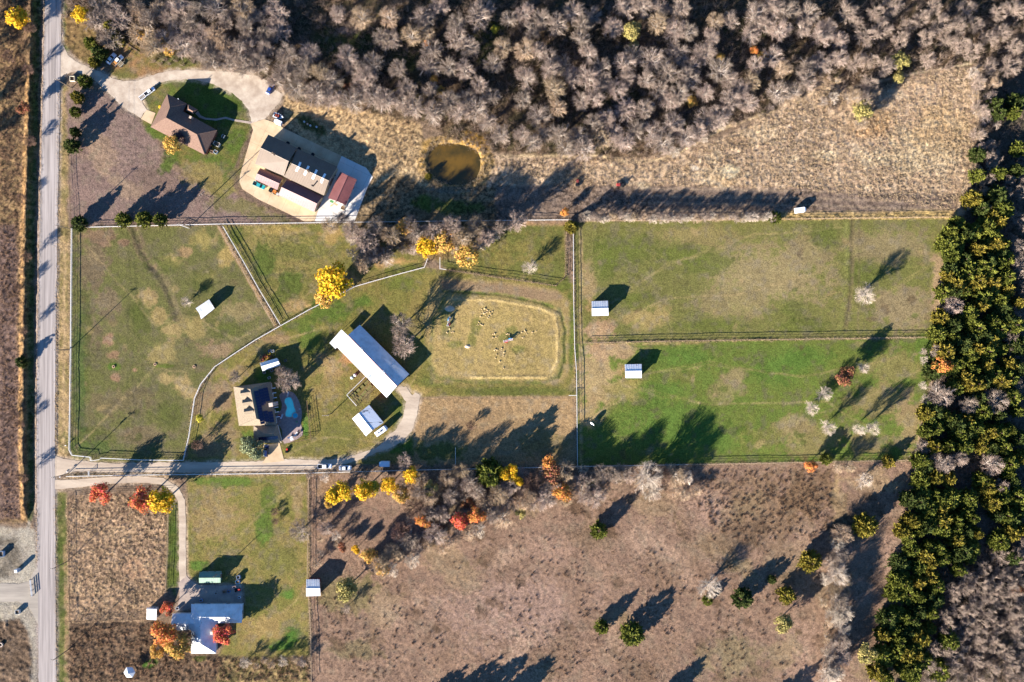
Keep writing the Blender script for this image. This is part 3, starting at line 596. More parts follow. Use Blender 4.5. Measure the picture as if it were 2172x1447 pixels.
me = bpy.data.meshes.new('pool_deck'); bm.to_mesh(me); bm.free(); me.materials.append(deckm); structure(link('pool_deck', me))
tile_b = mat('pool_plaster', C(90, 200, 214)); cop = mat('pool_coping', C(206, 190, 176), C(180, 164, 152), 2.0)
pw_ = mat('pool_water', (0.14, 0.78, 0.64), (0.18, 0.84, 0.70), 0.5, 0.06, 0.5, bump=0.006, bscale=2.5)
MB().prism(PW, -1.7, -0.02, cap=False).build('basin', tile_b, pool); MB().prism([(x, y) for x, y in PW], -0.3, -0.08).build('water', pw_, pool)
cx_, cy_ = np.mean([p[0] for p in PW]), np.mean([p[1] for p in PW]); mb = MB()
for i in range(len(PW)):
    a, b_ = PW[i], PW[(i + 1) % len(PW)]; c2 = ((a[0] + b_[0]) / 2, (a[1] + b_[1]) / 2, 0.075); mb.box(c2, (math.hypot(b_[0] - a[0], b_[1] - a[1]) * 0.96, 0.3, 0.09), math.atan2(b_[1] - a[1], b_[0] - a[0]))
mb.build('coping', cop, pool)
sx, sy, _ = W(626.5, 881.5); spa = empty('spa', (sx, sy, 0)); tag(spa, 'round spa tub with pale rim at the pool corner', 'spa')
MB().lathe([(1.25, 0.05), (1.25, 0.42), (0.98, 0.42), (0.95, 0.30)], 24, (sx, sy, 0)).build('rim', cop, spa); MB().prism([(sx + 1.0 * math.cos(t * math.pi / 12), sy + 1.0 * math.sin(t * math.pi / 12)) for t in range(24)], 0.1, 0.33).build('water', mat('spa_water', (0.02, 0.30, 0.38), rough=0.08, spec=0.5), spa)
# ---------------------------------------------------------------- buildings
def wpoly(P): return [W(*p)[:2] for p in P]
def inset(poly_, d):
    n_ = len(poly_); a = sum(poly_[i][0] * poly_[(i + 1) % n_][1] - poly_[(i + 1) % n_][0] * poly_[i][1] for i in range(n_)); sgn = 1 if a > 0 else -1; out = []
    for i in range(n_):
        p0, p1, p2 = Vector(poly_[i - 1]), Vector(poly_[i]), Vector(poly_[(i + 1) % n_])
        e1 = (p1 - p0).normalized(); e2 = (p2 - p1).normalized(); n1 = Vector((-e1.y, e1.x)) * sgn; n2 = Vector((-e2.y, e2.x)) * sgn
        bis = n1 + n2; k = d / max(0.35, 0.5 * bis.length_squared); out.append((p1.x + bis.x * k, p1.y + bis.y * k))
    return out
def slab_face(mb, pts, th=0.14):
    """thick roof plane from coplanar points, top kept where given"""
    n_ = len(pts); a = Vector((0, 0, 0)); P = [Vector(p) for p in pts]
    for i in range(n_): a += P[i].cross(P[(i + 1) % n_])
    if a.z < 0: P = P[::-1]
    vs_ = P + [p - Vector((0, 0, th)) for p in P]
    fs = [tuple(range(n_)), tuple(range(2 * n_ - 1, n_ - 1, -1))] + [(i, n_ + i, n_ + (i + 1) % n_, (i + 1) % n_) for i in range(n_)]
    mb.add(vs_, fs)
def ribs(mb, a, b, c, d, sp=0.9, r=0.03):
    """raised seams running from eave edge a-b up to ridge edge d-c"""
    a, b, c, d = map(Vector, (a, b, c, d)); L = (b - a).length; k = int(L / sp)
    nrm = (b - a).cross(d - a).normalized()
    if nrm.z < 0: nrm = -nrm
    t_ = (b - a).normalized()
    for i in range(k + 1):
        f = (i + 0.5) / (k + 1); p = a.lerp(b, f); q_ = d.lerp(c, f); w_ = t_ * 0.03
        mb.add([p - w_, p + w_, q_ + w_, q_ - w_, p - w_ * 0.5 + nrm * r, p + w_ * 0.5 + nrm * r, q_ + w_ * 0.5 + nrm * r, q_ - w_ * 0.5 + nrm * r], [(4, 5, 6, 7), (0, 4, 7, 3), (1, 2, 6, 5), (0, 1, 5, 4), (3, 7, 6, 2)])
def wall_box(root, poly_w, z1, m, name='wall'):
    return MB().prism(poly_w, -0.2, z1, cap=False).build(name, m, root)
def opening(root, poly_w, edge, f, wdt, z0, z1, m, name, frame=None, proud=0.05):
    """door or window set on wall edge number `edge` at fraction f"""
    n_ = len(poly_w); a = sum(poly_w[i][0] * poly_w[(i + 1) % n_][1] - poly_w[(i + 1) % n_][0] * poly_w[i][1] for i in range(n_)); sgn = 1 if a > 0 else -1
    p, q_ = Vector(poly_w[edge % n_]), Vector(poly_w[(edge + 1) % n_]); e = (q_ - p); ang = math.atan2(e.y, e.x); nn = Vector((e.y, -e.x)).normalized() * sgn
    c = p + e * f + nn * proud * 0.5; o = None
    if frame:
        o = MB().box((c.x, c.y, (z0 + z1) / 2), (wdt + 0.2, proud, z1 - z0 + 0.2), ang).build(name, frame, root)
        c2 = c + nn * 0.03
        MB().box((c2.x, c2.y, (z0 + z1) / 2), (wdt, proud, z1 - z0), ang).build('pane' if name == 'window' else 'leaf_panel', m, o)
    else:
        o = MB().box((c.x, c.y, (z0 + z1) / 2), (wdt, proud, z1 - z0), ang).build(name, m, root)
    return o
metal_white = mat('white_metal_roof', C(244, 242, 238, 0.7), C(206, 202, 198, 0.66), 0.5, 0.45, 0.5, detail=7, contrast=(0.42, 0.8))
metal_tan = mat('tan_metal_roof', C(196, 162, 130, .25), C(180, 148, 118, .25), 0.3, 0.5, 0.4)
metal_red = mat('red_metal_roof', C(206, 132, 124, .29), C(190, 116, 110, .29), 0.3, 0.5, 0.4)
metal_rust = mat('rusty_white_metal_roof', C(240, 238, 236, 0.75), C(150, 88, 66), 0.55, 0.55, 0.4, detail=2, contrast=(0.66, 0.7))
metal_green = mat('green_metal_roof', C(170, 200, 168, .42), C(140, 176, 146, .42), 0.5, 0.5, 0.4)
metal_streak = mat('streaked_white_metal_roof', C(236, 238, 240, 0.75), C(80, 84, 92), 0.5, 0.5, 0.4, detail=3, contrast=(0.58, 0.64), stretch=(0.6, 3.0, 1, R(-50)))
shingle_brown = mat('brown_shingle', C(200, 162, 138, .36), C(150, 118, 104, .36), 2.6, 0.95, 0.1, bump=0.006, bscale=3.5, detail=6, stretch=(0.8, 2.5, 1, R(-28)))
shingle_tan = mat('tan_shingle', C(214, 192, 162, .36), C(184, 162, 136, .36), 2.0, 0.95, 0.1, bump=0.006, bscale=3.5, detail=6)
wall_cream = mat('cream_metal_wall', C(226, 206, 168), C(206, 184, 148), 0.6, 0.6, 0.3); wall_white = mat('white_wall', C(226, 222, 214), C(206, 202, 196), 0.6, 0.6, 0.3)
wall_red = mat('red_metal_wall', C(168, 66, 56), C(142, 54, 48), 0.6, 0.55, 0.3); wall_brick = mat('brick_wall', C(156, 104, 84), C(128, 84, 70), 3.0, 0.95, 0.1)
wall_grey = mat('grey_metal_wall', C(176, 176, 176), C(150, 150, 150), 0.6, 0.5, 0.4); wood_w = mat('weathered_wood', C(146, 118, 92), C(110, 88, 70), 3.0, 0.9, 0.1)
trimw = mat('white_trim', C(240, 238, 234, 0.75), None, rough=0.5); glass_d = mat('dark_window_glass', (0.02, 0.025, 0.03), None, rough=0.08, spec=0.5); door_m = mat('painted_door', C(150, 120, 96), rough=0.6)
dark_m = mat('black_metal', (0.015, 0.015, 0.017), rough=0.6); solar_m = mat('solar_cell', (0.006, 0.008, 0.035), (0.008, 0.011, 0.045), 4.0, 0.25, 0.5); steel = mat('galvanised_steel', C(190, 190, 188), C(160, 160, 160), 2.0, 0.4, 0.5, 0.6)
red_trim = mat('red_ridge_trim', C(180, 60, 50), rough=0.5)

def gable(name, label, cat, c, ridge, e, r, roof_mats, wall_m, ridge_m=None, group=None, rib=0.95, ov=0.35, open_sides=False, doors=True):
    """c: photo corners A,B,C,D of the eaves (A-B one eave, C-D the other), ridge: end by the A-D gable, end by the B-C gable."""
    A, B, Cc, D = [Vector(W(p[0], p[1], e)) for p in c]; R0, R1 = [Vector(W(p[0], p[1], r)) for p in ridge]
    ctr = (A + B + Cc + D) / 4; root = empty(name, (ctr.x, ctr.y, 0)); tag(root, label, cat, group)
    for (p, q_, s_, t_), m in (((A, B, R1, R0), roof_mats[0]), ((Cc, D, R0, R1), roof_mats[1])):
        mb = MB(); slab_face(mb, [p, q_, s_, t_])
        if rib: ribs(mb, p, q_, s_, t_, rib)
        mb.build('roof_slope', m, root)
    d = (R1 - R0).normalized(); MB().tube(R0 - d * 0.05 + Vector((0, 0, 0.0)), R1 + d * 0.05, 0.12, n=6).build('ridge_cap', ridge_m or roof_mats[0], root)
    base = [(v.x, v.y) for v in (A, B, Cc, D)]; wl = inset(base, ov)
    if open_sides:
        for x, y in wl + [((wl[0][0] + wl[1][0]) / 2, (wl[0][1] + wl[1][1]) / 2), ((wl[2][0] + wl[3][0]) / 2, (wl[2][1] + wl[3][1]) / 2)]:
            MB().tube((x, y, 0), (x, y, e - 0.1), 0.09, n=6).build('post', wood_w, root)
    z1 = e - 0.02
    mb = MB(); mb.prism(wl if not open_sides else wl, -0.2 if not open_sides else e - 0.5, z1 - 0.1, cap=False)
    for (i, j, apex) in ((3, 0, R0), (1, 2, R1)):     # gable triangles
        p, q_ = Vector((*wl[i], z1 - 0.1)), Vector((*wl[j], z1 - 0.1)); mid = (p + q_) / 2; ap = Vector((mid.x * 0.5 + apex.x * 0.5, mid.y * 0.5 + apex.y * 0.5, r - 0.28))
        n_ = Vector((0, 0, 1)).cross(q_ - p).normalized() * 0.06
        mb.add([p, q_, ap, p + n_, q_ + n_, ap + n_], [(0, 1, 2), (5, 4, 3), (0, 3, 4, 1), (1, 4, 5, 2), (2, 5, 3, 0)])
    mb.build('wall', wall_m, root)
    if doors and not open_sides:
        opening(root, wl, 1, 0.5, min(3.0, (B - Cc).length * 0.4), 0.0, e - 0.6, door_m, 'door', trimw); opening(root, wl, 2, 0.3, 1.0, 0.9, min(e - 0.5, 2.1), glass_d, 'window', trimw); opening(root, wl, 2, 0.7, 1.0, 0.9, min(e - 0.5, 2.1), glass_d, 'window', trimw)
    return root, wl
def faceted(root, verts, faces, m, th=0.16, rib=0, name='roof_slope', seam=None):
    P = {k: Vector(W(*v)) for k, v in verts.items()}
    for f in faces:
        mb = MB(); slab_face(mb, [P[k] for k in f], th); mb.build(name, m, root)
    return P
def on_plane(a, b, c, x, y):
    a, b, c = map(Vector, (a, b, c)); n_ = (b - a).cross(c - a); return a.z - (n_.x * (x - a.x) + n_.y * (y - a.y)) / n_.z

# --- brown shingled house
bh = empty('brown_house', W(390, 265)); tag(bh, 'brown shingled hip-roof house inside the curve of the gravel drive', 'house')
e_, r_ = 2.9, 5.8
BV = dict(A=(354.7, 199.2, e_), B=(319.3, 269.5, e_), C=(434.3, 328.6, e_), D=(460.5, 276.3, e_), F=(396.4, 219.8, e_), N=(388.3, 236.4, e_), P=(360.3, 227.8, r_), G=(352, 249.5, r_), H=(417.5, 285, r_))
BP = faceted(bh, BV, ['APGB', 'BCHG', 'CDH', 'DNGH', 'PFNG', 'AFP'], shingle_brown)
for a, b_ in ('AP', 'BG', 'CH', 'DH', 'FP', 'PG', 'GH'): MB().tube(BP[a], BP[b_], 0.09, n=5).build('ridge_cap', shingle_brown, bh)
bwl = inset([(BP[k].x, BP[k].y) for k in 'ABCDNF'], 0.45); wall_box(bh, bwl, e_ - 0.1, wall_brick)
for ed, f, nm in ((1, 0.25, 'window'), (1, 0.75, 'window'), (2, 0.5, 'window'), (3, 0.35, 'window'), (0, 0.4, 'door'), (5, 0.5, 'window')):
    opening(bh, bwl, ed, f, 1.6 if nm == 'window' else 4.6, 0.9 if nm == 'window' else 0.02, 2.2, glass_d if nm == 'window' else door_m, nm, trimw)
PV = dict(a=(398.9, 221, 3.0), b=(394.5, 234.7, 3.0), c=(409.5, 242.1, 3.0), d=(419.5, 232.6, 3.0), p=(400.4, 231.2, 4.3), q=(408.5, 235.6, 4.3))
porch = MB().prism(inset(wpoly([(398.9, 221), (394.5, 234.7), (409.5, 242.1), (419.5, 232.6)]), 0.4), 0, 2.85, cap=False).build('porch', wall_brick, bh)
faceted(porch, {k: v for k, v in PV.items()}, ['abp', 'bcqp', 'cdq', 'dapq'], shingle_tan) if False else None
PPv = {k: Vector(W(*v)) for k, v in PV.items()}
for f in ('abp', 'bcqp', 'cdq', 'dapq'):
    mb = MB(); slab_face(mb, [PPv[k] for k in f]); mb.build('porch_roof', shingle_brown, porch)
def stack_on(root, px, py, z, hgt, m, rad=0.12, name='vent_pipe', sq=False):
    x, y, _ = W(px, py, z); mb = MB()
    if sq: mb.box((x, y, z + hgt / 2 - 0.4), (rad * 2, rad * 2, hgt + 0.8), R(-28))
    else: mb.tube((x, y, z - 0.4), (x, y, z + hgt), rad, n=8)
    return mb.build(name, m, root)
stack_on(bh, 405.5, 250, 4.0, 0.9, mat('chimney_stone', C(224, 196, 168)), 0.45, 'chimney', True)
for px, py in ((372.7, 259.5), (406.3, 276.5), (378.8, 210.2), (362, 230)): stack_on(bh, px, py, 4.3, 0.55, trimw, 0.13)

# --- workshop
ws, wl = gable('workshop', 'large two-tone metal workshop with four skylights on the concrete apron', 'workshop', [(601.5, 374.5), (686.8, 414.9), (715.6, 353.8), (630, 315)], [(618.6, 346.6), (697.6, 383.5)], 3.9, 6.3, (metal_tan, metal_tan), wall_cream, rib=1.0)
def slope_strip(root, A, B, c0, c1, z_r, z_e0, z_e1, wd, m, name):
    """panel laid over the ridge: c0 north end, c1 south end in photo pixels"""
A_, B_, Cw, D_ = [Vector(W(p[0], p[1], 3.9)) for p in ((601.5, 374.5), (686.8, 414.9), (715.6, 353.8), (630, 315))]; R0_, R1_ = Vector(W(618.6, 346.6, 6.3)), Vector(W(697.6, 383.5, 6.3))
sky_m = mat('skylight_panel', C(250, 246, 238, 0.85), None, rough=0.4)
for f in (0.19, 0.405, 0.62, 0.84):
    rp_ = R0_.lerp(R1_, f); sN = D_.lerp(Cw, f); sS = A_.lerp(B_, f); t_ = (R1_ - R0_).normalized() * 0.42; up = Vector((0, 0, 0.05)); mb = MB()
    for s_, k in ((sN, 0.30), (sS, 0.34)):
        q_ = rp_.lerp(s_, k); mb2 = [rp_ - t_ + up, rp_ + t_ + up, q_ + t_ + up, q_ - t_ + up]; slab_face(mb, mb2, 0.06)
    mb.build('skylight', sky_m, ws)
def ridge_vent(root, p, m, ang=R(-25)):
    mb = MB(); mb.box((p.x, p.y, p.z + 0.25), (0.9, 0.9, 0.9), ang, 0.7); mb.box((p.x, p.y, p.z + 0.85), (1.2, 1.2, 0.18), ang, 0.4); return mb.build('ridge_vent', m, root)
ridge_vent(ws, R0_.lerp(R1_, 0.45), metal_tan)
x, y, _ = W(663.5, 394.5, 5); MB().tube((x, y, 4.2), (x, y, 6.2), 0.22, n=10).tube((x, y, 6.2), (x, y, 6.45), 0.34, 0.1, n=10).build('flue_pipe', dark_m, ws)
ws2, _ = gable('workshop', 'taller tan metal workshop bay at the left end of the workshop row', 'workshop', [(541, 347.5), (602, 373.6), (630.2, 314.3), (569.2, 285.6)], [(552.5, 313.4), (612.3, 342.1)], 4.4, 7.1, (metal_tan, metal_tan), wall_cream, rib=1.0)
ridge_vent(ws2, Vector(W(552.5, 313.4, 7.1)).lerp(Vector(W(612.3, 342.1, 7.1)), 0.47), metal_tan)
gable('lean_to_shed', 'small pink-red metal shed against the tan workshop bay', 'shed', [(540.4, 380.8), (588, 403), (600.6, 378), (552, 356.5)], [(545, 368.2), (592.5, 389.4)], 2.9, 4.1, (metal_red, metal_red), wall_cream)
gable('long_shed', 'long pink-red metal shed in front of the skylit workshop', 'shed', [(590.7, 414), (666.2, 450), (684, 417.5), (609.6, 379)], [(597, 397), (672.4, 432)], 3.1, 4.9, (metal_red, metal_red), wall_cream)
gable('red_roof_shed', 'dark red metal shed standing alone on the white concrete', 'shed', [(695.8, 420.3), (721.8, 364.6), (756.9, 380.8), (733.5, 435.6)], [(713.8, 426.6), (738, 372.7)], 3.2, 4.3, (metal_red, mat('dark_red_metal_roof', C(172, 104, 96, .5), C(154, 90, 86, .5), 0.3, 0.5, 0.4)), wall_white)

# --- centre barn
barn, bl = gable('horse_barn', 'long white metal barn with red ridge trim in the centre', 'barn', [(715.4, 737), (820, 843.5), (868, 793.7), (763, 689)], [(738, 711.2), (842.2, 819)], 3.6, 5.35, (metal_white, metal_white), wall_red, ridge_m=red_trim, rib=0.95)
mb = MB(); slab_face(mb, [Vector(W(*p)) for p in ((698.8, 727.7, 3.2), (724.2, 699.2, 3.55), (737, 711, 3.55), (711.4, 740.4, 3.2))]); porch_r = mb.build('porch_roof', metal_white, barn)
for p in ((700.5, 727.7), (723, 701)): MB().tube(W(*p), W(p[0], p[1], 3.2), 0.1, n=6).build('post', trimw, barn)
Rb0, Rb1 = Vector(W(738, 711.2, 5.35)), Vector(W(842.2, 819, 5.35))
for f in (0.275, 0.725): 
    p = Rb0.lerp(Rb1, f); mb = MB(); mb.box((p.x, p.y, p.z + 0.35), (0.7, 0.7, 0.7), R(-46)); cup = mb.build('cupola', red_trim, barn); MB().box((p.x, p.y, p.z + 0.8), (1.0, 1.0, 0.25), R(-46), 0.3).build('cupola_roof', trimw, cup)
for px, py in ((759, 724), (804, 771), (829, 794), (839, 814), (810, 812), (775, 790)): stack_on(barn, px, py, 4.4, 0.5, steel, 0.13)
# --- streaked shelter, sheds
gable('equipment_shelter', 'square white metal shelter with dark-streaked back slope beside the camper', 'shelter', [(747, 888), (776.2, 925.3), (813.4, 896.5), (782.9, 859)], [(760.8, 876.6), (789.5, 913)], 2.9, 3.9, (metal_white, metal_streak), wall_grey, rib=0.9)
gable('run_in_shed', 'small white-roofed animal shelter in the left paddock', 'shed', [(426.6, 677), (455, 654.3), (443.3, 635.2), (414.9, 654.3)], [(423, 665.5), (450, 646.5)], 2.5, 3.2, (metal_white, metal_white), wood_w, group='animal shelters', doors=False)
gable('run_in_shed', 'clean white animal shelter in the upper right pasture', 'shed', [(1255.6, 670.4), (1290.8, 669.4), (1289.4, 638), (1255, 639.2)], [(1255.3, 654.5), (1290, 653.6)], 3.0, 3.8, (metal_white, metal_white), wall_red, group='animal shelters', doors=False)
gable('run_in_shed', 'rust-spotted white animal shelter in the lower right pasture', 'shed', [(1326.9, 802), (1361, 802), (1361, 772.4), (1325.2, 773)], [(1326, 787.4), (1361, 786.9)], 2.7, 3.5, (metal_rust, metal_rust), wall_red, group='animal shelters', doors=False)
gable('field_shed', 'white metal shed on the fence line south of the driveway', 'shed', [(649.4, 1265), (679.5, 1264), (677.5, 1229), (649.4, 1229)], [(649.4, 1248), (678.6, 1248)], 3.2, 4.1, (metal_white, metal_white), wall_red, doors=True)
gable('garden_shed', 'green metal shed facing the bottom-left house', 'shed', [(422.2, 1236.6), (467.6, 1236.3), (467, 1213.3), (423, 1213.3)], [(422, 1225.8), (467.4, 1225.6)], 2.6, 3.5, (metal_green, metal_green), mat('green_wall', C(150, 170, 150)), rib=0.75)
gable('storage_shed', 'plain white square shed at the edge of the dry lot', 'shed', [(310.7, 1314), (331.5, 1315.6), (332, 1289.9), (311.6, 1288.8)], [(311.3, 1291.5), (332, 1292.6)], 2.6, 3.2, (metal_white, metal_white), wall_white, rib=0)
gable('pool_shed', 'white metal shed beside the toys behind the solar-roofed house', 'shed', [(557, 787.5), (594.8, 775), (587.7, 759.6), (550.8, 770.4)], [(553.8, 777.5), (590.6, 766.6)], 2.5, 3.3, (metal_white, metal_white), wall_white)
# hexagonal gazebo
gz = W(280.4, 1421.3); gaz = empty('gazebo', gz); tag(gaz, 'six-sided pale gazebo roof in the brushy bottom-left lot', 'gazebo')
for k in range(6):
    a0, a1 = k * math.pi / 3, (k + 1) * math.pi / 3; mb = MB()
    slab_face(mb, [Vector((gz[0] + 2.2 * math.cos(a0), gz[1] + 2.2 * math.sin(a0), 2.3)), Vector((gz[0] + 2.2 * math.cos(a1), gz[1] + 2.2 * math.sin(a1), 2.3)), Vector((gz[0], gz[1], 3.6))], 0.08); mb.build('roof_slope', metal_white, gaz)
    MB().tube((gz[0] + 1.9 * math.cos(a0), gz[1] + 1.9 * math.sin(a0), 0), (gz[0] + 1.9 * math.cos(a0), gz[1] + 1.9 * math.sin(a0), 2.3), 0.07, n=6).build('post', wood_w, gaz)
MB().lathe([(0.0, 0.02), (2.0, 0.02), (2.0, 0.2), (0, 0.2)], 6, gz).build('floor_deck', wood_w, gaz); MB().tube((gz[0], gz[1], 3.5), (gz[0], gz[1], 4.0), 0.12, 0.02, n=6).build('finial', trimw, gaz)

# --- solar-roofed main house
mh = empty('solar_house', W(548, 870)); tag(mh, 'tan shingled house with solar panels and three dormers beside the pool', 'house')
E2, R2 = 3.0, 7.1
MV = dict(a=(495.1, 820.7, E2), b=(574, 810, E2), c=(587, 902.4, E2), d=(506.8, 903.3, E2), n=(531, 826, R2), s=(543.6, 888, R2))
MP = faceted(mh, MV, ['adsn', 'abn', 'bcsn', 'dcs'], shingle_tan)
for a, b_ in ('an', 'bn', 'cs', 'ds', 'ns'): MB().tube(MP[a], MP[b_], 0.09, n=5).build('ridge_cap', shingle_tan, mh)
mwl = inset([(MP[k].x, MP[k].y) for k in 'abcd'], 0.5); wall_box(mh, mwl, E2 - 0.12, wall_white)
for f in (0.15, 0.35, 0.65, 0.85): opening(mh, mwl, 3, f, 1.5, 0.8, 2.3, glass_d, 'window', trimw)
opening(mh, mwl, 3, 0.5, 1.2, 0.02, 2.2, door_m, 'door', trimw)
for f in (0.2, 0.4, 0.6, 0.8): opening(mh, mwl, 1, f, 2.0, 0.4, 2.3, glass_d, 'window', trimw)
# garage wing
GV = dict(a=(543, 893, 2.8), b=(589, 901, 2.8), c=(598, 939.2, 2.8), d=(545.4, 944, 2.8), e=(536.5, 929.6, 2.8), f=(540, 906, 2.8), p=(563.5, 920, 5.2), q=(586, 917, 5.2), t=(558.6, 889, 5.4))
GP = faceted(mh, dict(f=(538, 903, 2.8), e=(537, 941, 2.8), c=(598, 939, 2.8), b=(588, 900, 2.8), p=(561, 921, 5.0), q=(579, 919.5, 5.0)), ['fep', 'ecqp', 'cbq', 'bfpq'], shingle_tan)
gwl = inset([(GP[k].x, GP[k].y) for k in 'fecb'], 0.45); wall_box(mh, gwl, 2.7, wall_white); opening(mh, gwl, 1, 0.68, 5.0, 0.02, 2.3, trimw, 'garage_door', wood_w)
# dormers on the west slope
for (px, py) in ((520, 833), (524, 853), (527.5, 872)):
    z = on_plane(MP['a'], MP['d'], MP['n'], *W(px, py, 4.6)[:2]); x, y, _ = W(px, py, z)
    dirv = (MP['n'] + MP['s'] - MP['a'] - MP['d']); dirv.z = 0; dirv.normalize(); sd_ = Vector((-dirv.y, dirv.x, 0)); c0 = Vector((x, y, 0))
    base_z = z + 0.1; fr = c0 - dirv * 1.1; bk = c0 + dirv * 2.2; hw = 0.95
    fl, fr2 = fr - sd_ * hw, fr + sd_ * hw; apx = fr + Vector((0, 0, base_z + 1.5)); mb = MB()
    mb.add([fl + Vector((0, 0, base_z - 1.2)), fr2 + Vector((0, 0, base_z - 1.2)), fr2 + Vector((0, 0, base_z + 0.8)), apx, fl + Vector((0, 0, base_z + 0.8)), bk - sd_ * hw + Vector((0, 0, base_z + 0.3)), bk + sd_ * hw + Vector((0, 0, base_z + 0.3)), bk + sd_ * hw + Vector((0, 0, base_z + 0.8)), bk - sd_ * hw + Vector((0, 0, base_z + 0.8))], [(0, 1, 2, 3, 4), (1, 6, 7, 2), (0, 4, 8, 5)])
    dm = mb.build('dormer', wall_white, mh); rb = bk + Vector((0, 0, base_z + 1.5)); ov_ = dirv * -0.25
    for s_ in (-1, 1):
        mb = MB(); lo = sd_ * (hw + 0.2) * s_; slab_face(mb, [fr + ov_ + lo + Vector((0, 0, base_z + 0.68)), bk + lo + Vector((0, 0, base_z + 0.68)), rb, apx + ov_], 0.08); mb.build('dormer_roof', shingle_tan, dm)
    wc = fr - dirv * 0.03 + Vector((0, 0, base_z + 0.2)); MB().box(wc, (0.06, 0.9, 1.0), math.atan2(dirv.y, dirv.x)).build('window', glass_d, dm)
# solar panels, each a module of its own on the east slope
us = (MP['s'] - MP['n']); uxy = Vector((us.x, us.y, 0)).normalized(); dn = (MP['b'] - MP['n']); wv = (dn - us.normalized() * dn.dot(us.normalized())).normalized()
pn = us.normalized().cross(wv).normalized(); pn = pn if pn.z > 0 else -pn
def solar(u0, w0, nu, nw, plane=(MP['n'], us.normalized(), wv), parent=mh, lu=1.05, lw=1.75):
    o_, ux, wx = plane; nn = ux.cross(wx); nn = nn if nn.z > 0 else -nn
    for i in range(nu):
        for j in range(nw):
            p = o_ + ux * (u0 + i * lu) + wx * (w0 + j * lw) + nn * 0.16; a, b_ = ux * (lu - 0.05), wx * (lw - 0.05); mb = MB(); slab_face(mb, [p, p + a, p + a + b_, p + b_], 0.05); mb.build('solar_panel', solar_m, parent)
for u0, w0, nu, nw in ((1.0, 1.1, 2, 1), (0.6, 2.9, 6, 1), (0.5, 4.65, 5, 1), (3.2, 1.1, 10, 1), (0.6, 6.4, 3, 0), (9.0, 2.9, 4, 1), (9.6, 4.65, 4, 1)):
    solar(u0, w0, nu, nw)
ssl = (GP['q'] - GP['p']).normalized(); sdn = (GP['e'] - GP['p']); sdn = (sdn - ssl * sdn.dot(ssl)).normalized()
solar(-2.6, 1.2, 7, 1, (GP['p'], ssl, sdn))
MB().box((*W(578, 858, 5)[:2], 3.6), (1.5, 1.5, 7.6), R(8)).build('chimney', mat('chimney_cream', C(230, 206, 184)), mh)
# pergola slats along the pool side
pg = MB()
for k in range(7):
    p = MP['b'].lerp(MP['c'], 0.15 + k * 0.11); q_ = p + Vector((1.3, 0.1, -0.15)); pg.box(((p.x + q_.x) / 2, (p.y + q_.y) / 2, 2.7), (1.6, 0.28, 0.16), R(8))
pg.build('pergola_beam', trimw, mh)

# --- bottom-left metal-roofed house
lh = empty('metal_roof_house', W(435, 1325)); tag(lh, 'T-shaped house with pale blue-white metal roof in the bottom-left', 'house')
e3, r3 = 2.9, 5.0
LV = dict(a=(405.4, 1281.6, e3), b=(514.3, 1281.6, e3), c=(512.9, 1321.3, e3), d=(458.5, 1322.2, e3), f=(458.5, 1386, e3), g=(405.4, 1386, e3), h=(487, 1309.2, r3), k=(426, 1309.2, r3), m=(426, 1366, r3), j=(435, 1309.6, r3))
LP = {k: Vector(W(*v)) for k, v in LV.items()}
for f in ('abhk', 'bch', 'cdkh', 'kdfm', 'fgm', 'akmg'):
    P_ = [LP[c] for c in f]; mb = MB(); slab_face(mb, P_, 0.12); mb.build('roof_slope', metal_white, lh)
for a, b_ in ('ak', 'bh', 'ch', 'hk', 'km', 'fm', 'gm'): MB().tube(LP[a], LP[b_], 0.1, n=5).build('ridge_cap', metal_white, lh)
lwl = inset([(LP[k].x, LP[k].y) for k in 'abcdfg'], 0.45); wall_box(lh, lwl, e3 - 0.1, wall_white)
for ed, f in ((0, 0.3), (0, 0.7), (1, 0.5), (2, 0.5), (3, 0.6), (4, 0.5)): opening(lh, lwl, ed, f, 1.4, 0.9, 2.2, glass_d, 'window', trimw)
GA = [Vector(W(*p)) for p in ((366, 1301.4, 2.6), (410, 1301.4, 2.6), (410, 1337, 2.6), (363, 1337, 2.6))]; g0, g1 = Vector(W(362.6, 1323, 3.7)), Vector(W(413, 1323, 3.7))
for P_ in ([GA[0], GA[1], g1, g0], [GA[2], GA[3], g0, g1]):
    mb = MB(); slab_face(mb, P_, 0.12); ribs(mb, *P_, sp=0.9); mb.build('wing_roof', metal_white, lh)
wall_box(lh, inset([(v.x, v.y) for v in GA], 0.4), 2.5, wall_white, 'wing_wall')
MB().box((*W(451, 1341, 4)[:2], 3.0), (1.0, 1.2, 4.4), 0).build('chimney', mat('chimney_pale', C(236, 224, 208)), lh)
for px, py in ((428, 1321), (428, 1362), (424, 1328)): stack_on(lh, px, py, 4.9, 0.5, steel, 0.12)
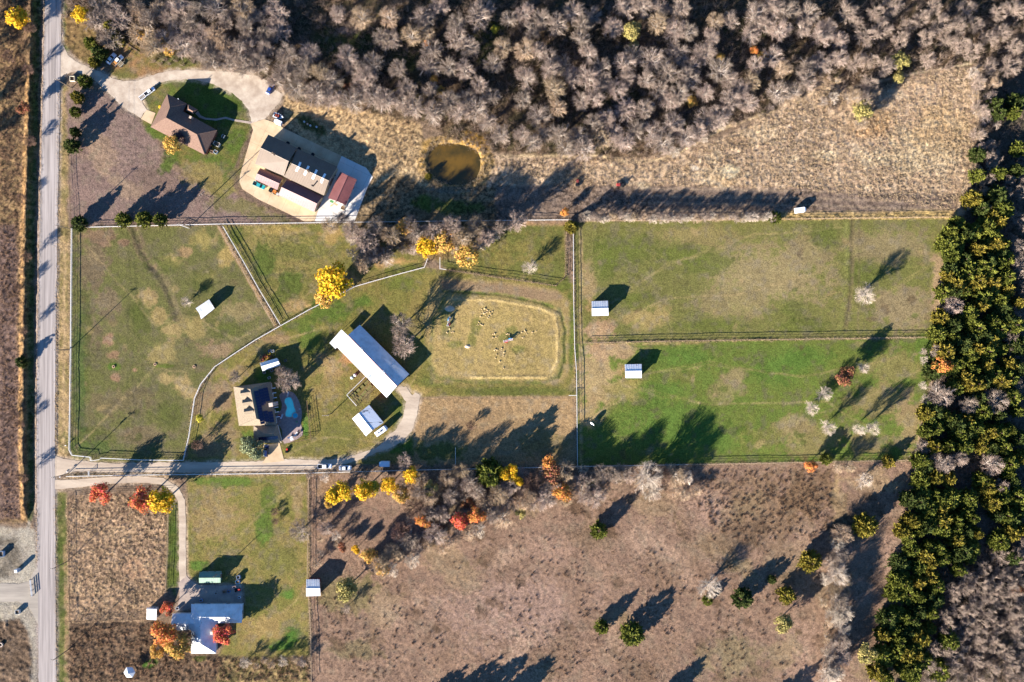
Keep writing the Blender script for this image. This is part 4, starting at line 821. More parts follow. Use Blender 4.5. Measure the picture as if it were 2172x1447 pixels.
# ---------------------------------------------------------------- vegetation
def tubes(P0, P1, r0, r1, n_=3):
    P0 = np.asarray(P0, float); P1 = np.asarray(P1, float); d = P1 - P0; L = np.linalg.norm(d, axis=1, keepdims=True) + 1e-9; d = d / L
    up = np.where(np.abs(d[:, 2:3]) < 0.9, np.array([[0, 0, 1.0]]), np.array([[1.0, 0, 0]])); u_ = np.cross(d, up); u_ /= np.linalg.norm(u_, axis=1, keepdims=True) + 1e-9; v_ = np.cross(d, u_)
    m_ = len(P0); V = np.zeros((m_, 2, n_, 3)); 
    for i in range(n_):
        a = 2 * math.pi * i / n_; o_ = u_ * math.cos(a) + v_ * math.sin(a)
        V[:, 0, i] = P0 + o_ * np.reshape(r0, (-1, 1)); V[:, 1, i] = P1 + o_ * np.reshape(r1, (-1, 1))
    b_ = (np.arange(m_) * 2 * n_)[:, None]; F = []
    for i in range(n_):
        j = (i + 1) % n_; F.append(np.concatenate([b_ + i, b_ + j, b_ + n_ + j, b_ + n_ + i], 1))
    return V.reshape(-1, 3), np.concatenate(F, 0)
def spikes(P0, P1, r_):
    m_ = len(P0); d = P1 - P0; d = d / (np.linalg.norm(d, axis=1, keepdims=True) + 1e-9); u_ = np.cross(d, np.array([[.31, .95, .05]])); u_ /= np.linalg.norm(u_, axis=1, keepdims=True) + 1e-9; v_ = np.cross(d, u_)
    V_ = np.stack([P0 + u_ * r_, P0 - u_ * r_ * .5 + v_ * r_ * .87, P0 - u_ * r_ * .5 - v_ * r_ * .87, P1], 1).reshape(-1, 3); b_ = np.arange(m_)[:, None] * 4
    return V_, np.concatenate([b_ + np.array([[0, 1, 3]]), b_ + np.array([[1, 2, 3]]), b_ + np.array([[2, 0, 3]])], 0)
def unit(v_): return v_ / (np.linalg.norm(v_, axis=1, keepdims=True) + 1e-9)
def bare_tree_meshes(seed, h, Rc, m, n1=8, n2=5, n3=5, n4=4, tw=0.030, up_=0.5):
    g = np.random.RandomState(seed)
    fork = np.array([[g.uniform(-.2, .2), g.uniform(-.2, .2), h * g.uniform(.2, .3)]])
    T0 = [np.array([[0, 0, -0.3]])]; T1 = [fork]; r0s = [np.array([0.028 * h])]; r1s = [np.array([0.02 * h])]
    az = np.arange(n1) * 2 * math.pi / n1 + g.uniform(-.35, .35, n1); k = g.uniform(0.15, 1.0, n1) ** 0.6
    tgt = np.stack([np.cos(az) * Rc * 0.62 * k, np.sin(az) * Rc * 0.62 * k, h * (0.86 - 0.28 * k) + g.uniform(-.3, .3, n1)], 1)
    mid = fork * 0.5 + tgt * 0.5 + np.array([[0, 0, 0.06 * h]]) + g.normal(0, .12 * Rc * 0.4, (n1, 3))
    st = np.repeat(fork, n1, 0) - np.array([[0, 0, 1]]) * g.uniform(0, .06 * h, (n1, 1))
    T0 += [st, mid]; T1 += [mid, tgt]; a_ = g.uniform(0.013, 0.018, n1) * h; r0s += [a_, a_ * 0.75]; r1s += [a_ * 0.75, a_ * 0.4]
    TV, TF = tubes(np.concatenate(T0), np.concatenate(T1), np.concatenate(r0s), np.concatenate(r1s), 5)
    TB = []
    CV = []; CF = []; base = 0
    ctr = np.array([[0, 0, h * 0.45]])
    A0 = np.concatenate([st, mid]); A1 = np.concatenate([mid, tgt])
    for lev, (n_, ln, rr) in enumerate(((n2, 0.5, 0.0088 * h), (n3, 0.38, 0.0042 * h), (n4, 0.27, tw))):
        if lev == 0: idx = np.concatenate([np.repeat(np.arange(n1), 2), np.repeat(np.arange(n1, 2 * n1), n_)])
        else: idx = np.repeat(np.arange(len(A0)), n_)
        t = g.uniform(0.12, 1.0, (len(idx), 1)); s0 = A0[idx] + (A1[idx] - A0[idx]) * t
        out = unit(s0 - ctr); pd = unit(A1[idx] - A0[idx])
        d = unit(pd * 0.7 + out * 0.5 + g.normal(0, .62, (len(idx), 3)) + np.array([[0, 0, up_ * 0.4]]))
        L = Rc * ln * g.uniform(.6, 1.25, (len(idx), 1)); e = s0 + d * L
        # keep inside the crown ellipsoid
        q_ = (e - np.array([[0, 0, h * 0.56]])) / np.array([[Rc, Rc, h * 0.46]]); f = np.linalg.norm(q_, axis=1, keepdims=True); e = np.where(f > 1.08, s0 + (e - s0) * 0.45, e)
        V_, F_ = tubes(s0, e, np.full(len(idx), rr), np.full(len(idx), rr * (0.55 if lev < 2 else 0.35)), 3)
        if lev == 0: TF = np.concatenate([TF, F_ + len(TV)]); TV = np.concatenate([TV, V_])
        else: CV.append(V_); CF.append(F_ + base); base += len(V_)
        A0, A1 = s0, e
    return np_mesh('trunk', TV, TF, True, m[0]), np_mesh('crown', np.concatenate(CV), np.concatenate(CF), False, m[1])
def limb_trunk(g, h, Rc, m, n1=6):
    fork = np.array([[0, 0, h * 0.3]]); az = np.arange(n1) * 2 * math.pi / n1 + g.uniform(-.3, .3, n1)
    tgt = np.stack([np.cos(az) * Rc * 0.6, np.sin(az) * Rc * 0.6, h * g.uniform(.55, .8, n1)], 1)
    V_, F_ = tubes(np.concatenate([[[0, 0, -.3]], fork, np.repeat(fork, n1, 0)]), np.concatenate([fork, [[0.1, 0, h * .85]], tgt]), np.concatenate([[.03 * h, .02 * h], np.full(n1, .014 * h)]), np.concatenate([[.022 * h, .006 * h], np.full(n1, .005 * h)]), 6)
    return np_mesh('trunk', V_, F_, True, m)
def leaf_quads(P, nrm, g, s0, s1, asp=1.3):
    n_ = len(P); t = unit(np.cross(nrm, g.normal(0, 1, (n_, 3)))); b_ = np.cross(nrm, t); s_ = g.uniform(s0, s1, (n_, 1)); a = t * s_ * asp * 0.5; c = b_ * s_ * 0.5
    V_ = np.stack([P - a, P + c * 0.9 + nrm * s_ * 0.12, P + a, P - c * 0.9 + nrm * s_ * 0.12], 1).reshape(-1, 3); return V_, (np.arange(n_)[:, None] * 4 + np.arange(4)[None]).astype(int)
def leafy_meshes(seed, h, Rc, bark, leaf, nleaf=2200, lobes=20, s=(0.32, 0.6), low=0.35, dens=1.0):
    g = np.random.RandomState(seed); L = []; rad = []
    while len(L) < lobes:
        p = g.uniform(-1, 1, 3)
        if np.linalg.norm(p) < 1 and np.linalg.norm(p) > 0.25: L.append(p * np.array([Rc * .74, Rc * .74, h * (1 - low) * .40]) + np.array([0, 0, h * (low + 1) / 2])); rad.append(Rc * g.uniform(.20, .38))
    L = np.array(L); rad = np.array(rad); w_ = rad ** 2 / np.sum(rad ** 2); k = g.choice(lobes, nleaf, p=w_)
    d = unit(g.normal(0, 1, (nleaf, 3)) + np.array([[0, 0, .25]])); P = L[k] + d * rad[k][:, None] * g.uniform(.55, 1.12, (nleaf, 1)) * np.array([[1, 1, .85]])
    nrm = unit(d * 0.7 + unit(P - np.array([[0, 0, h * .5]])) * 0.4 + g.normal(0, .55, (nleaf, 3))); V_, F_ = leaf_quads(P, nrm, g, *s)
    return limb_trunk(g, h, Rc, bark), np_mesh('crown', V_, F_, False, leaf)
def cedar_meshes(seed, h, Rc, bark, leaf, nb=130, per=13, irr=0.3):
    """radial boughs up a leader, each clothed in flat sprays"""
    g = np.random.RandomState(seed); t = 1 - np.sqrt(g.uniform(0.0, 1, nb)) * 0.98; az = np.arange(nb) * 2.39996 + g.uniform(-.4, .4, nb)
    L = Rc * (1 - t) ** 0.62 * np.where(t < 0.1, 0.75, 1.0) * g.uniform(1 - irr, 1 + irr * .6, nb); z0 = h * (0.06 + 0.92 * t)
    k = np.repeat(np.arange(nb), per); f = g.uniform(.3, 1.0, len(k)) ** 0.7; el = g.uniform(.15, .6, nb)[k]
    P = np.stack([np.cos(az)[k] * L[k] * f, np.sin(az)[k] * L[k] * f, z0[k] + L[k] * f * el * .7], 1) + g.normal(0, .16, (len(k), 3)) * min(1.0, Rc / 2.6)
    out = np.stack([np.cos(az)[k], np.sin(az)[k], el], 1); Vs = []; Fs = []; b_ = 0; n_ = len(k)
    for q_ in range(2):
        d = unit(out + g.normal(0, .55, (n_, 3))); sd_ = unit(np.cross(d, g.normal(0, 1, (n_, 3)))); ln = g.uniform(.4, .9, (n_, 1)) * min(1.0, Rc / 2.6); w_ = ln * 0.27
        V_ = np.stack([P - d * ln * .2, P + d * ln * .35 + sd_ * w_, P + d * ln, P + d * ln * .35 - sd_ * w_], 1).reshape(-1, 3); Vs.append(V_); Fs.append(np.arange(n_)[:, None] * 4 + np.arange(4)[None] + b_); b_ += len(V_)
    V_, F_ = tubes([[0, 0, -.3], [0, 0, h * .4]], [[0, 0, h * .4], [0, 0, h * .93]], [.03 * h, .02 * h], [.02 * h, .004 * h], 6)
    return np_mesh('trunk', V_, F_, True, bark), np_mesh('crown', np.concatenate(Vs), np.concatenate(Fs), False, leaf)
bark = mat('grey_bark', C(232, 218, 204), C(196, 178, 162), 3.0, 0.95, 0.1, obj=0.15); bark_d = mat('dark_bark', C(112, 92, 78), rough=0.95)
tw_grey = mat('grey_twigs', C(176, 154, 136, 0.68), None, rough=0.95, spec=0.1, island=0.4, obj=0.18); tw_pale = mat('pale_twigs', C(212, 192, 170, 0.72), None, rough=0.95, spec=0.1, island=0.2, obj=0.1); tw_tan = mat('tan_twigs', C(192, 164, 132, 0.7), None, rough=0.95, spec=0.1, island=0.25, obj=0.15); tw_brown = mat('brown_twigs', C(138, 108, 92, 0.66), None, rough=0.95, spec=0.1, island=0.25, obj=0.15); tw_purple = mat('purple_twigs', C(92, 76, 92, 0.66), None, rough=0.95, island=0.25)
lf = dict(yellow=mat('yellow_leaves', C(255, 206, 50), None, rough=0.8, spec=0.15, island=0.35, obj=0.06, hue=0.09, transl=0.25), gold=mat('gold_leaves', C(240, 190, 96), None, rough=0.8, spec=0.15, island=0.35, obj=0.06, hue=0.09, transl=0.25), orange=mat('orange_leaves', C(244, 164, 84), None, rough=0.8, spec=0.15, island=0.38, obj=0.06, hue=0.09, transl=0.25), red=mat('red_leaves', C(240, 132, 84), None, rough=0.8, spec=0.15, island=0.4, obj=0.08, hue=0.09, transl=0.25),
          ygreen=mat('yellow_green_leaves', C(206, 196, 70), None, rough=0.8, spec=0.15, island=0.4, obj=0.08, transl=0.2), olive=mat('olive_leaves', C(182, 166, 96), None, rough=0.8, spec=0.15, island=0.4, obj=0.1, transl=0.15), sage=mat('sage_leaves', C(138, 144, 104), None, rough=0.8, spec=0.15, island=0.4, obj=0.1, transl=0.15), rust=mat('rust_leaves', C(164, 112, 78), None, rough=0.85, spec=0.1, island=0.4, obj=0.1, hue=0.09, transl=0.2))
cd_g = mat('cedar_green', C(112, 116, 46), None, rough=0.85, spec=0.1, island=0.45, obj=0.18, transl=0.1); cd_y = mat('cedar_gold', C(142, 128, 50), None, rough=0.85, spec=0.1, island=0.45, obj=0.15, transl=0.1); cd_d = mat('cedar_dark', C(80, 90, 42), None, rough=0.85, spec=0.1, island=0.45, obj=0.12, transl=0.1)
PROTO = {}                         # kind -> list of (trunk mesh, crown mesh, built radius, built height)
PROTO['bare'] = [(*bare_tree_meshes(100 + i, 9.5 + (i % 3), 4.6, (bark, tw_grey), n1=10 + i % 3), 4.6, 9.5 + (i % 3)) for i in range(7)]
PROTO['bare_tan'] = [(*bare_tree_meshes(130 + i, 8.5, 4.4, (bark, tw_tan), n1=10), 4.4, 8.5) for i in range(2)]
PROTO['pale'] = [(*bare_tree_meshes(140 + i, 7.5, 4.2, (bark, tw_pale), n1=10, n4=3, tw=0.022), 4.2, 7.5) for i in range(2)]
PROTO['shrub'] = [(*bare_tree_meshes(150 + i, 4.4, 2.4, (bark, (tw_grey, tw_pale, tw_tan)[i % 3]), n1=7, n2=5, n3=4, n4=4, tw=0.026), 2.4, 4.4) for i in range(3)]
PROTO['brown'] = [(*bare_tree_meshes(160 + i, 6.5, 3.6, (bark_d, tw_brown), n1=8), 3.6, 6.5) for i in range(2)]
PROTO['purple'] = [(*bare_tree_meshes(170, 5.2, 2.6, (bark_d, tw_purple), n1=9), 2.6, 5.2)]
for kname in lf: PROTO[kname] = [(*leafy_meshes(200 + i * 7 + len(PROTO), 7.5, 4.0, bark, lf[kname], 2300 if kname in ('yellow', 'ygreen', 'olive', 'sage') else 1900, 28, (0.26, 0.54)), 4.0, 7.5) for i in range(1 if kname in ('sage', 'rust') else 2)]
PROTO['cedar'] = [(*cedar_meshes(300 + i, 8.0, 3.2, bark_d, cd_g), 3.2, 8.0) for i in range(4)]
PROTO['cedar_gold'] = [(*cedar_meshes(320 + i, 7.5, 3.2, bark_d, cd_y), 3.2, 7.5) for i in range(3)]
PROTO['cedar_dark'] = [(*cedar_meshes(340 + i, 8.5, 3.2, bark_d, cd_d), 3.2, 8.5) for i in range(2)]
rg = random.Random(5)
NAMES = dict(bare='bare_tree', bare_tan='bare_tree', pale='bare_tree', shrub='bare_shrub', brown='bare_tree', purple='ornamental_tree', yellow='autumn_tree', gold='autumn_tree', orange='autumn_tree', red='autumn_tree', ygreen='leafy_tree', olive='leafy_tree', sage='oak_tree', rust='autumn_tree', cedar='cedar_tree', cedar_gold='cedar_tree', cedar_dark='cedar_tree')
def tree(px, py, rpx, kind, label, group=None, h=None, name=None, base=False):
    """px,py = crown centre in the photo (or trunk base when base), rpx = crown radius in photo pixels"""
    p = PROTO[kind]; t, c, r0, h0 = p[rg.randrange(len(p))]; s_ = rpx * S / r0; hz = h if h else h0 * (0.35 * 1 + 0.65 * s_); zc = hz * 0.6
    g0 = gh(px, py); x, y, _ = W(px, py, 0 if base else zc)
    root = empty(name or NAMES[kind], (x, y, g0 - 0.05), rg.uniform(0, 6.283)); root.scale = (s_, s_, hz / h0)
    cat = 'shrub' if kind == 'shrub' else 'tree'; tag(root, label, cat, group); link('trunk', t, root); link('crown', c, root); return root
def T(o, pts): return [(o[0] + x / 2.989, o[1] + y / 2.989) for x, y in pts]
NW_ = T((0, 0), [(750, 110), (690, 230), (620, 150), (950, 120), (900, 200), (960, 290), (1010, 60), (1080, 110), (1150, 200), (1210, 150), (1260, 60), (1170, 290), (1290, 240), (1370, 210), (1340, 320), (1420, 290), (1440, 130), (1530, 60), (1550, 170), (1570, 260), (1520, 330), (1600, 330), (1440, 380), (1560, 410), (1340, 390), (1260, 350), (880, 60), (1140, 30), (1360, 60), (640, 60), (1050, 250)]) \
  + T((543, 0), [(120, 90), (60, 230), (70, 320), (30, 410), (180, 450), (130, 520), (340, 340), (300, 430), (400, 460), (250, 560), (380, 600), (520, 90), (670, 110), (580, 360), (620, 430), (700, 500), (740, 420), (600, 640), (680, 560), (840, 110), (850, 250), (800, 240), (980, 230), (900, 450), (830, 640), (920, 640), (960, 560), (1060, 130), (1080, 210), (1120, 330), (1090, 430), (1220, 420), (1160, 50), (1280, 150), (1270, 240), (1350, 300), (1440, 60), (1400, 120), (1510, 410), (1600, 130), (1570, 300), (1000, 680), (1120, 720), (1230, 650), (1100, 580), (1400, 700), (1500, 620), (1550, 850), (1480, 780), (1290, 720), (480, 520), (150, 200), (20, 120), (200, 350), (470, 620), (760, 620), (1340, 620), (1420, 540), (1330, 450)]) \
  + T((1086, 0), [(90, 90), (200, 120), (130, 190), (280, 150), (500, 100), (450, 170), (630, 180), (430, 250), (490, 340), (390, 80), (720, 40), (830, 40), (920, 140), (930, 60), (1060, 50), (1040, 200), (1110, 200), (1290, 140), (1270, 240), (1220, 340), (1390, 120), (1540, 90), (1510, 220), (1600, 150), (160, 330), (90, 310), (240, 360), (90, 500), (230, 440), (390, 500), (330, 410), (580, 440), (570, 540), (720, 400), (770, 340), (880, 380), (730, 490), (860, 500), (1040, 340), (1130, 420), (1110, 500), (1310, 440), (1390, 510), (1520, 520), (1540, 410), (270, 570), (60, 620), (440, 640), (530, 620), (290, 680), (170, 740), (600, 750), (520, 790), (700, 690), (840, 700), (930, 560), (1000, 640), (1220, 590), (1500, 650), (960, 900), (890, 850), (1020, 790), (1180, 840), (1100, 860), (1310, 750), (1240, 770), (560, 870), (300, 850), (210, 840), (60, 860), (130, 900), (430, 880), (700, 900), (350, 930), (460, 950), (640, 860), (790, 830), (670, 560), (480, 500), (980, 460), (1060, 600), (1380, 640), (1450, 570)]) \
  + T((1629, 0), [(40, 50), (130, 60), (250, 90), (220, 180), (330, 230), (380, 170), (80, 190), (30, 360), (500, 80), (560, 150), (450, 260), (620, 230), (680, 80), (790, 50), (890, 160), (980, 120), (1050, 50), (1000, 240), (1130, 260), (1200, 170), (1100, 160), (1260, 60), (1310, 160), (1460, 80), (1560, 60), (1400, 240), (1480, 200), (1560, 300), (230, 430), (100, 450), (60, 590), (150, 570), (240, 510), (330, 400), (650, 380), (560, 400), (740, 430), (640, 530), (600, 640), (1010, 380), (1290, 320), (720, 180), (840, 260), (440, 370), (1220, 280), (1530, 420), (1400, 420), (1330, 520), (1340, 700), (1330, 860)])
def zone(px, py):
    for x, t_ in ((400, 'above the brown house'), (540, 'above the gravel turnaround'), (720, 'behind the tan workshop'), (905, 'behind the workshop field'), (1060, 'straight above the pond'), (1250, 'right of the pond'), (1450, 'at the picture centre'), (1640, 'above the tan field'), (9999, 'beside the corner thicket')):
        if px < x: col = t_; break
    low = 150 if px < 560 else (220 if px < 900 else 300)
    row = 'at the top edge of the wood' if py < 70 else ('on the lower edge of the wood' if py > low - 75 else 'deep in the wood')
    return f'{row} {col}'
def thicket(pts, name, label, seed, hs=(5.5, 8.5), rs_=(17, 24), m=None):
    g_ = np.random.RandomState(seed); src = []
    for i in range(3):
        t_, c_ = bare_tree_meshes(500 + seed * 5 + i, 8.0, 4.2, (bark, tw_grey), n1=7, n2=4, n3=5, n4=6, tw=0.028); vs_ = []
        fs_ = []; b_ = 0
        for me_ in (t_, c_):
            v_ = np.zeros(len(me_.vertices) * 3, np.float32); me_.vertices.foreach_get('co', v_); f_ = np.zeros(len(me_.loops), np.int32); me_.loops.foreach_get('vertex_index', f_); vs_.append(v_.reshape(-1, 3)); fs_.append(f_.reshape(-1, 4) + b_); b_ += len(vs_[-1]); bpy.data.meshes.remove(me_)
        src.append((np.concatenate(vs_), np.concatenate(fs_)))
    VV = []; FF = []; b_ = 0
    for px, py in pts:
        v_, f_ = src[g_.randint(3)]; hz = g_.uniform(*hs); s_ = g_.uniform(*rs_) * S / 4.2; a = g_.uniform(0, 6.28); x, y, _ = W(px, py, hz * .6); cs, sn = math.cos(a) * s_, math.sin(a) * s_
        VV.append(np.stack([v_[:, 0] * cs - v_[:, 1] * sn + x, v_[:, 0] * sn + v_[:, 1] * cs + y, v_[:, 2] * hz / 8.0 + gh(px, py)], 1)); FF.append(f_ + b_); b_ += len(v_)
    o = link(name, np_mesh(name, np.concatenate(VV), np.concatenate(FF), False, m or tw_grey)); stuff(o, label, 'thicket'); return o
NE_T = [p for p in NW_ if p[0] > 1780]; NW_ = [p for p in NW_ if p[0] <= 1780]
thicket(NE_T, 'bare_thicket', 'grey leafless thicket at the upper right corner beyond the tan field', 1, (6, 9.5), (18, 26))
for px, py in NW_:
    z_ = zone(px, py); k = 'bare' if rg.random() < 0.86 else 'bare_tan'
    tree(px + rg.uniform(-3, 3), py + rg.uniform(-3, 3), rg.uniform(21, 31), k, ('bare grey tree ' if k == 'bare' else 'bare tan-twigged tree ') + z_, 'bare trees ' + z_, h=rg.uniform(6.5, 10))
# coloured trees of the top wood
for px, py, r_, k, lb in ((906, 94, 7, 'orange', 'small orange tree among bare trees above the pond'), (921, 167, 8, 'gold', 'small golden tree in the wood just above the pond, lower one'), (934, 192, 9, 'gold', 'golden-brown tree in the wood directly above the pond'), (1203, 57, 8, 'gold', 'small golden tree at the top, centre of the wood'), (1528, 120, 8, 'gold', 'golden tree right of centre inside the top wood'), (1598, 107, 9, 'orange', 'orange tree in the top wood, left of a matching pair'), (1618, 120, 10, 'gold', 'golden tree in the top wood, right of a matching pair'), (1467, 215, 12, 'gold', 'thin golden tree deep in the wood above the tan field'), (1340, 67, 18, 'olive', 'olive-green tree in the upper wood'), (1345, 95, 12, 'olive', 'lower olive-green tree in the upper wood'), (1910, 130, 17, 'olive', 'dull olive tree in the thicket at the upper right'), (1905, 165, 12, 'olive', 'small dull olive tree below its larger twin, upper right'), (1830, 234, 20, 'olive', 'olive tree jutting into the tan field'), (1815, 205, 14, 'bare_tan', 'pale tan bare tree at the wood tip in the tan field'), (1825, 262, 14, 'bare_tan', 'lowest tan bare tree jutting into the tan field'), (738, 185, 9, 'rust', 'rusty small tree in the wood behind the workshops'), (300, 75, 10, 'gold', 'golden shrub at the wood edge above the parked old pickups'), (345, 85, 9, 'gold', 'second golden shrub at the wood edge beside the drive'), (360, 108, 11, 'gold', 'golden bush at the wood edge above the brown house drive'), (1050, 60, 9, 'ygreen', 'bright green shrub deep in the wood above the pond'),
    (40, 37, 22, 'yellow', 'bright yellow tree left of the road at the top'), (171, 32, 18, 'yellow', 'bright yellow tree right of the road at the top'), (52, 229, 13, 'rust', 'small rusty tree in the scrub left of the road'), (44, 768, 10, 'cedar_dark', 'small dark evergreen left of the road casting shadow on it'), (710, 600, 36, 'yellow', 'big golden-yellow tree leaning over the white fence'), (690, 632, 20, 'gold', 'lower golden crown beside the big yellow tree at the fence'), (904, 525, 22, 'yellow', 'yellow tree in the hedge above the arena'), (945, 510, 22, 'gold', 'pale golden half-bare tree in the hedge above the arena'), (992, 545, 22, 'gold', 'orange-gold tree at the right of the hedge above the arena'), (860, 482, 18, 'gold', 'golden treetop at the upper fence'), (1198, 450, 9, 'orange', 'small bright orange tree at the fence corner of the pastures'), (1212, 481, 12, 'cedar_gold', 'small dark gold evergreen at the top of the pasture fence'), (427, 887, 9, 'ygreen', 'small yellow-green bush inside the bend of the white fence'), (538, 950, 22, 'sage', 'grey-green oak beside the solar house drive'), (525, 935, 12, 'sage', 'smaller grey-green shrub left of the oak by the house'), (366, 309, 17, 'gold', 'tan-gold ornamental tree in front of the brown house'),
    (216, 1047, 22, 'red', 'red-orange tree alone at the top of the dry lot'), (306, 1057, 26, 'red', 'large red tree touching the yellow one in the dry lot'), (346, 1060, 27, 'yellow', 'large orange-yellow tree at the bend of the loop drive'), (357, 1291, 14, 'red', 'small red tree beside the plain white shed'), (352, 1342, 26, 'orange', 'large orange tree left of the bottom-left house'), (378, 1366, 24, 'gold', 'golden tree lower left of the bottom-left house'), (335, 1378, 14, 'gold', 'small sparse golden tree beyond the big orange one'), (475, 1343, 21, 'red', 'round red-orange tree in the angle of the bottom-left house'),
    (720, 1043, 24, 'yellow', 'golden tree at the left end of the row below the driveway'), (775, 1037, 22, 'yellow', 'yellow-green tree second in the row below the driveway'), (798, 1033, 14, 'ygreen', 'small yellow-green crown between yellow trees below the driveway'), (824, 1030, 18, 'yellow', 'yellow tree third in the row below the driveway'), (874, 1010, 18, 'yellow', 'tall narrow yellow tree at the driveway fence'), (850, 1048, 16, 'gold', 'pale gold tree under the tall yellow one'), (697, 1068, 8, 'gold', 'tiny golden shrub below the left yellow tree'), (754, 1165, 9, 'yellow', 'small yellow bush, leftmost of the lower clump'), (784, 1177, 16, 'gold', 'golden tree in the lower clump above the brown field'), (811, 1204, 15, 'gold', 'lowest golden tree of the clump above the brown field'), (725, 1160, 10, 'rust', 'small rusty shrub left of the lower golden clump'), (975, 1103, 17, 'red', 'red-orange tree, left one of the pair in the hedge'), (1011, 1092, 18, 'orange', 'orange tree, right one of the pair in the hedge'), (991, 1067, 12, 'rust', 'dull red tree behind the orange pair in the hedge'), (1038, 1007, 24, 'cedar', 'tall green evergreen in the hedge below the arena plot'), (1078, 1003, 18, 'yellow', 'yellow tree right of the green evergreen in the hedge'), (1093, 1018, 14, 'yellow', 'second yellow tree lower right of the green evergreen'), (898, 1104, 15, 'orange', 'sparse orange tree in the hedge thicket'), (912, 1035, 16, 'olive', 'olive shrub tree left of the hedge evergreens'), (1166, 983, 16, 'orange', 'orange treetop at the fence in the middle hedge'), (1172, 1008, 22, 'rust', 'brown-orange tree in the middle hedge'), (1192, 1043, 20, 'orange', 'orange-tan tree at the lower side of the middle hedge'), (1106, 1087, 12, 'olive', 'yellowish shrub at the hedge edge facing the brown field'), (1255, 1030, 12, 'olive', 'pale yellow shrub right of the orange hedge trees'), (1719, 988, 13, 'orange', 'small orange tree on the lower pasture fence'), (1755, 975, 10, 'cedar', 'small green shrub on the lower pasture fence'), (1888, 980, 12, 'cedar_gold', 'small golden evergreen on the lower pasture fence near the corner'), (1793, 800, 20, 'rust', 'dark rust-brown tree alone in the lower right pasture'), (1660, 1322, 18, 'olive', 'pale olive tree in the field left of the bare tree row'), (1835, 1385, 20, 'olive', 'pale olive tree at the bottom beside the cedar belt'), (2157, 1249, 12, 'rust', 'reddish tree in the thicket at the right edge'), (1997, 775, 18, 'orange', 'orange tree in the cedar belt at the pasture corner'), (735, 1250, 22, 'olive', 'olive tree right of the white field shed')):
    tree(px, py, r_ * 1.28, k, lb, h=None if r_ > 12 else 4.5)
# evergreens
for px, py, r_, k, lb, h_ in ((176, 171, 15, 'cedar', 'round green evergreen at the top of the row beside the road', 6.5), (160, 204, 14, 'cedar_gold', 'yellow-green evergreen second in the roadside row', 6), (156, 236, 12, 'cedar', 'green evergreen third in the roadside row', 5.5), (156, 279, 11, 'cedar_dark', 'dark evergreen fourth in the roadside row', 6), (149, 308, 17, 'cedar_dark', 'large dark evergreen at the end of the roadside row', 7.5), (164, 472, 17, 'cedar_dark', 'dark evergreen at the corner of the white fence by the road', 6.5), (258, 465, 17, 'cedar', 'evergreen on the upper fence, left of three', 6.5), (301, 465, 18, 'cedar', 'evergreen on the upper fence, middle of three', 7.5), (336, 465, 15, 'cedar', 'evergreen on the upper fence, right of three', 7.5), (189, 89, 14, 'cedar', 'bright green evergreen near the road at the upper left', 6.5), (207, 110, 17, 'cedar_dark', 'dark evergreen beside the white parked car', 8), (197, 131, 13, 'cedar_gold', 'olive-gold evergreen where the drive leaves the road', 5), (234, 58, 18, 'cedar_gold', 'tall gold-green evergreen above the white parked car', 8), (247, 83, 14, 'cedar_gold', 'smaller gold evergreen beside the black trailer frame', 6),
    (1271, 1127, 19, 'cedar', 'evergreen alone at the top of the brown field', 7), (1277, 1333, 16, 'cedar', 'smaller evergreen of the pair in the brown field', 6.5), (1342, 1348, 26, 'cedar', 'big round evergreen of the pair in the brown field', 8), (1578, 1272, 23, 'cedar_dark', 'dark round evergreen right of the pale bare tree', 7), (1639, 1231, 10, 'cedar_dark', 'tiny dark evergreen in the brown field', 4), (1671, 1266, 20, 'cedar_gold', 'golden evergreen left of the bare tree row', 7), (1721, 1194, 24, 'cedar_gold', 'large gold-green evergreen left of the bare tree row', 9), (1838, 1117, 27, 'cedar_gold', 'large golden evergreen right of the bare tree row', 10), (1502, 1275, 12, 'cedar', 'green cedar tucked under the pale bare tree', 4), (1095, 372, 6, 'cedar_gold', 'tiny golden shrub', 3) if False else (908, 374, 8, 'cedar_gold', 'tiny golden bush at the lower left of the pond', 2.5), (1646, 462, 14, 'cedar', 'small evergreen on the fence left of the white trailer', 4.5), (975, 1120, 8, 'cedar', 'small green bush below the red hedge tree', 3), (1890, 1500, 20, 'cedar', 'evergreen at the very bottom beside the cedar belt', 7)):
    tree(px, py, r_, k, lb, h=h_)
for px, py, h_ in ((1010, 1492, 9), (955, 1496, 8.5), (900, 1500, 7), (1065, 1500, 9), (1075, 1486, 8), (1395, 1494, 8), (1640, 1500, 8)):
    tree(px, py, 24, 'cedar', 'cedar standing just below the bottom edge of the picture', 'cedars below the bottom edge', h=h_, base=True)
for px, py, h_ in ((-45, 130, 9), (-30, 230, 8), (-60, 330, 9), (-20, 60, 8)):
    tree(px, py, 26, 'bare', 'bare tree standing just off the left edge of the picture', 'trees off the left edge', h=h_, base=True)
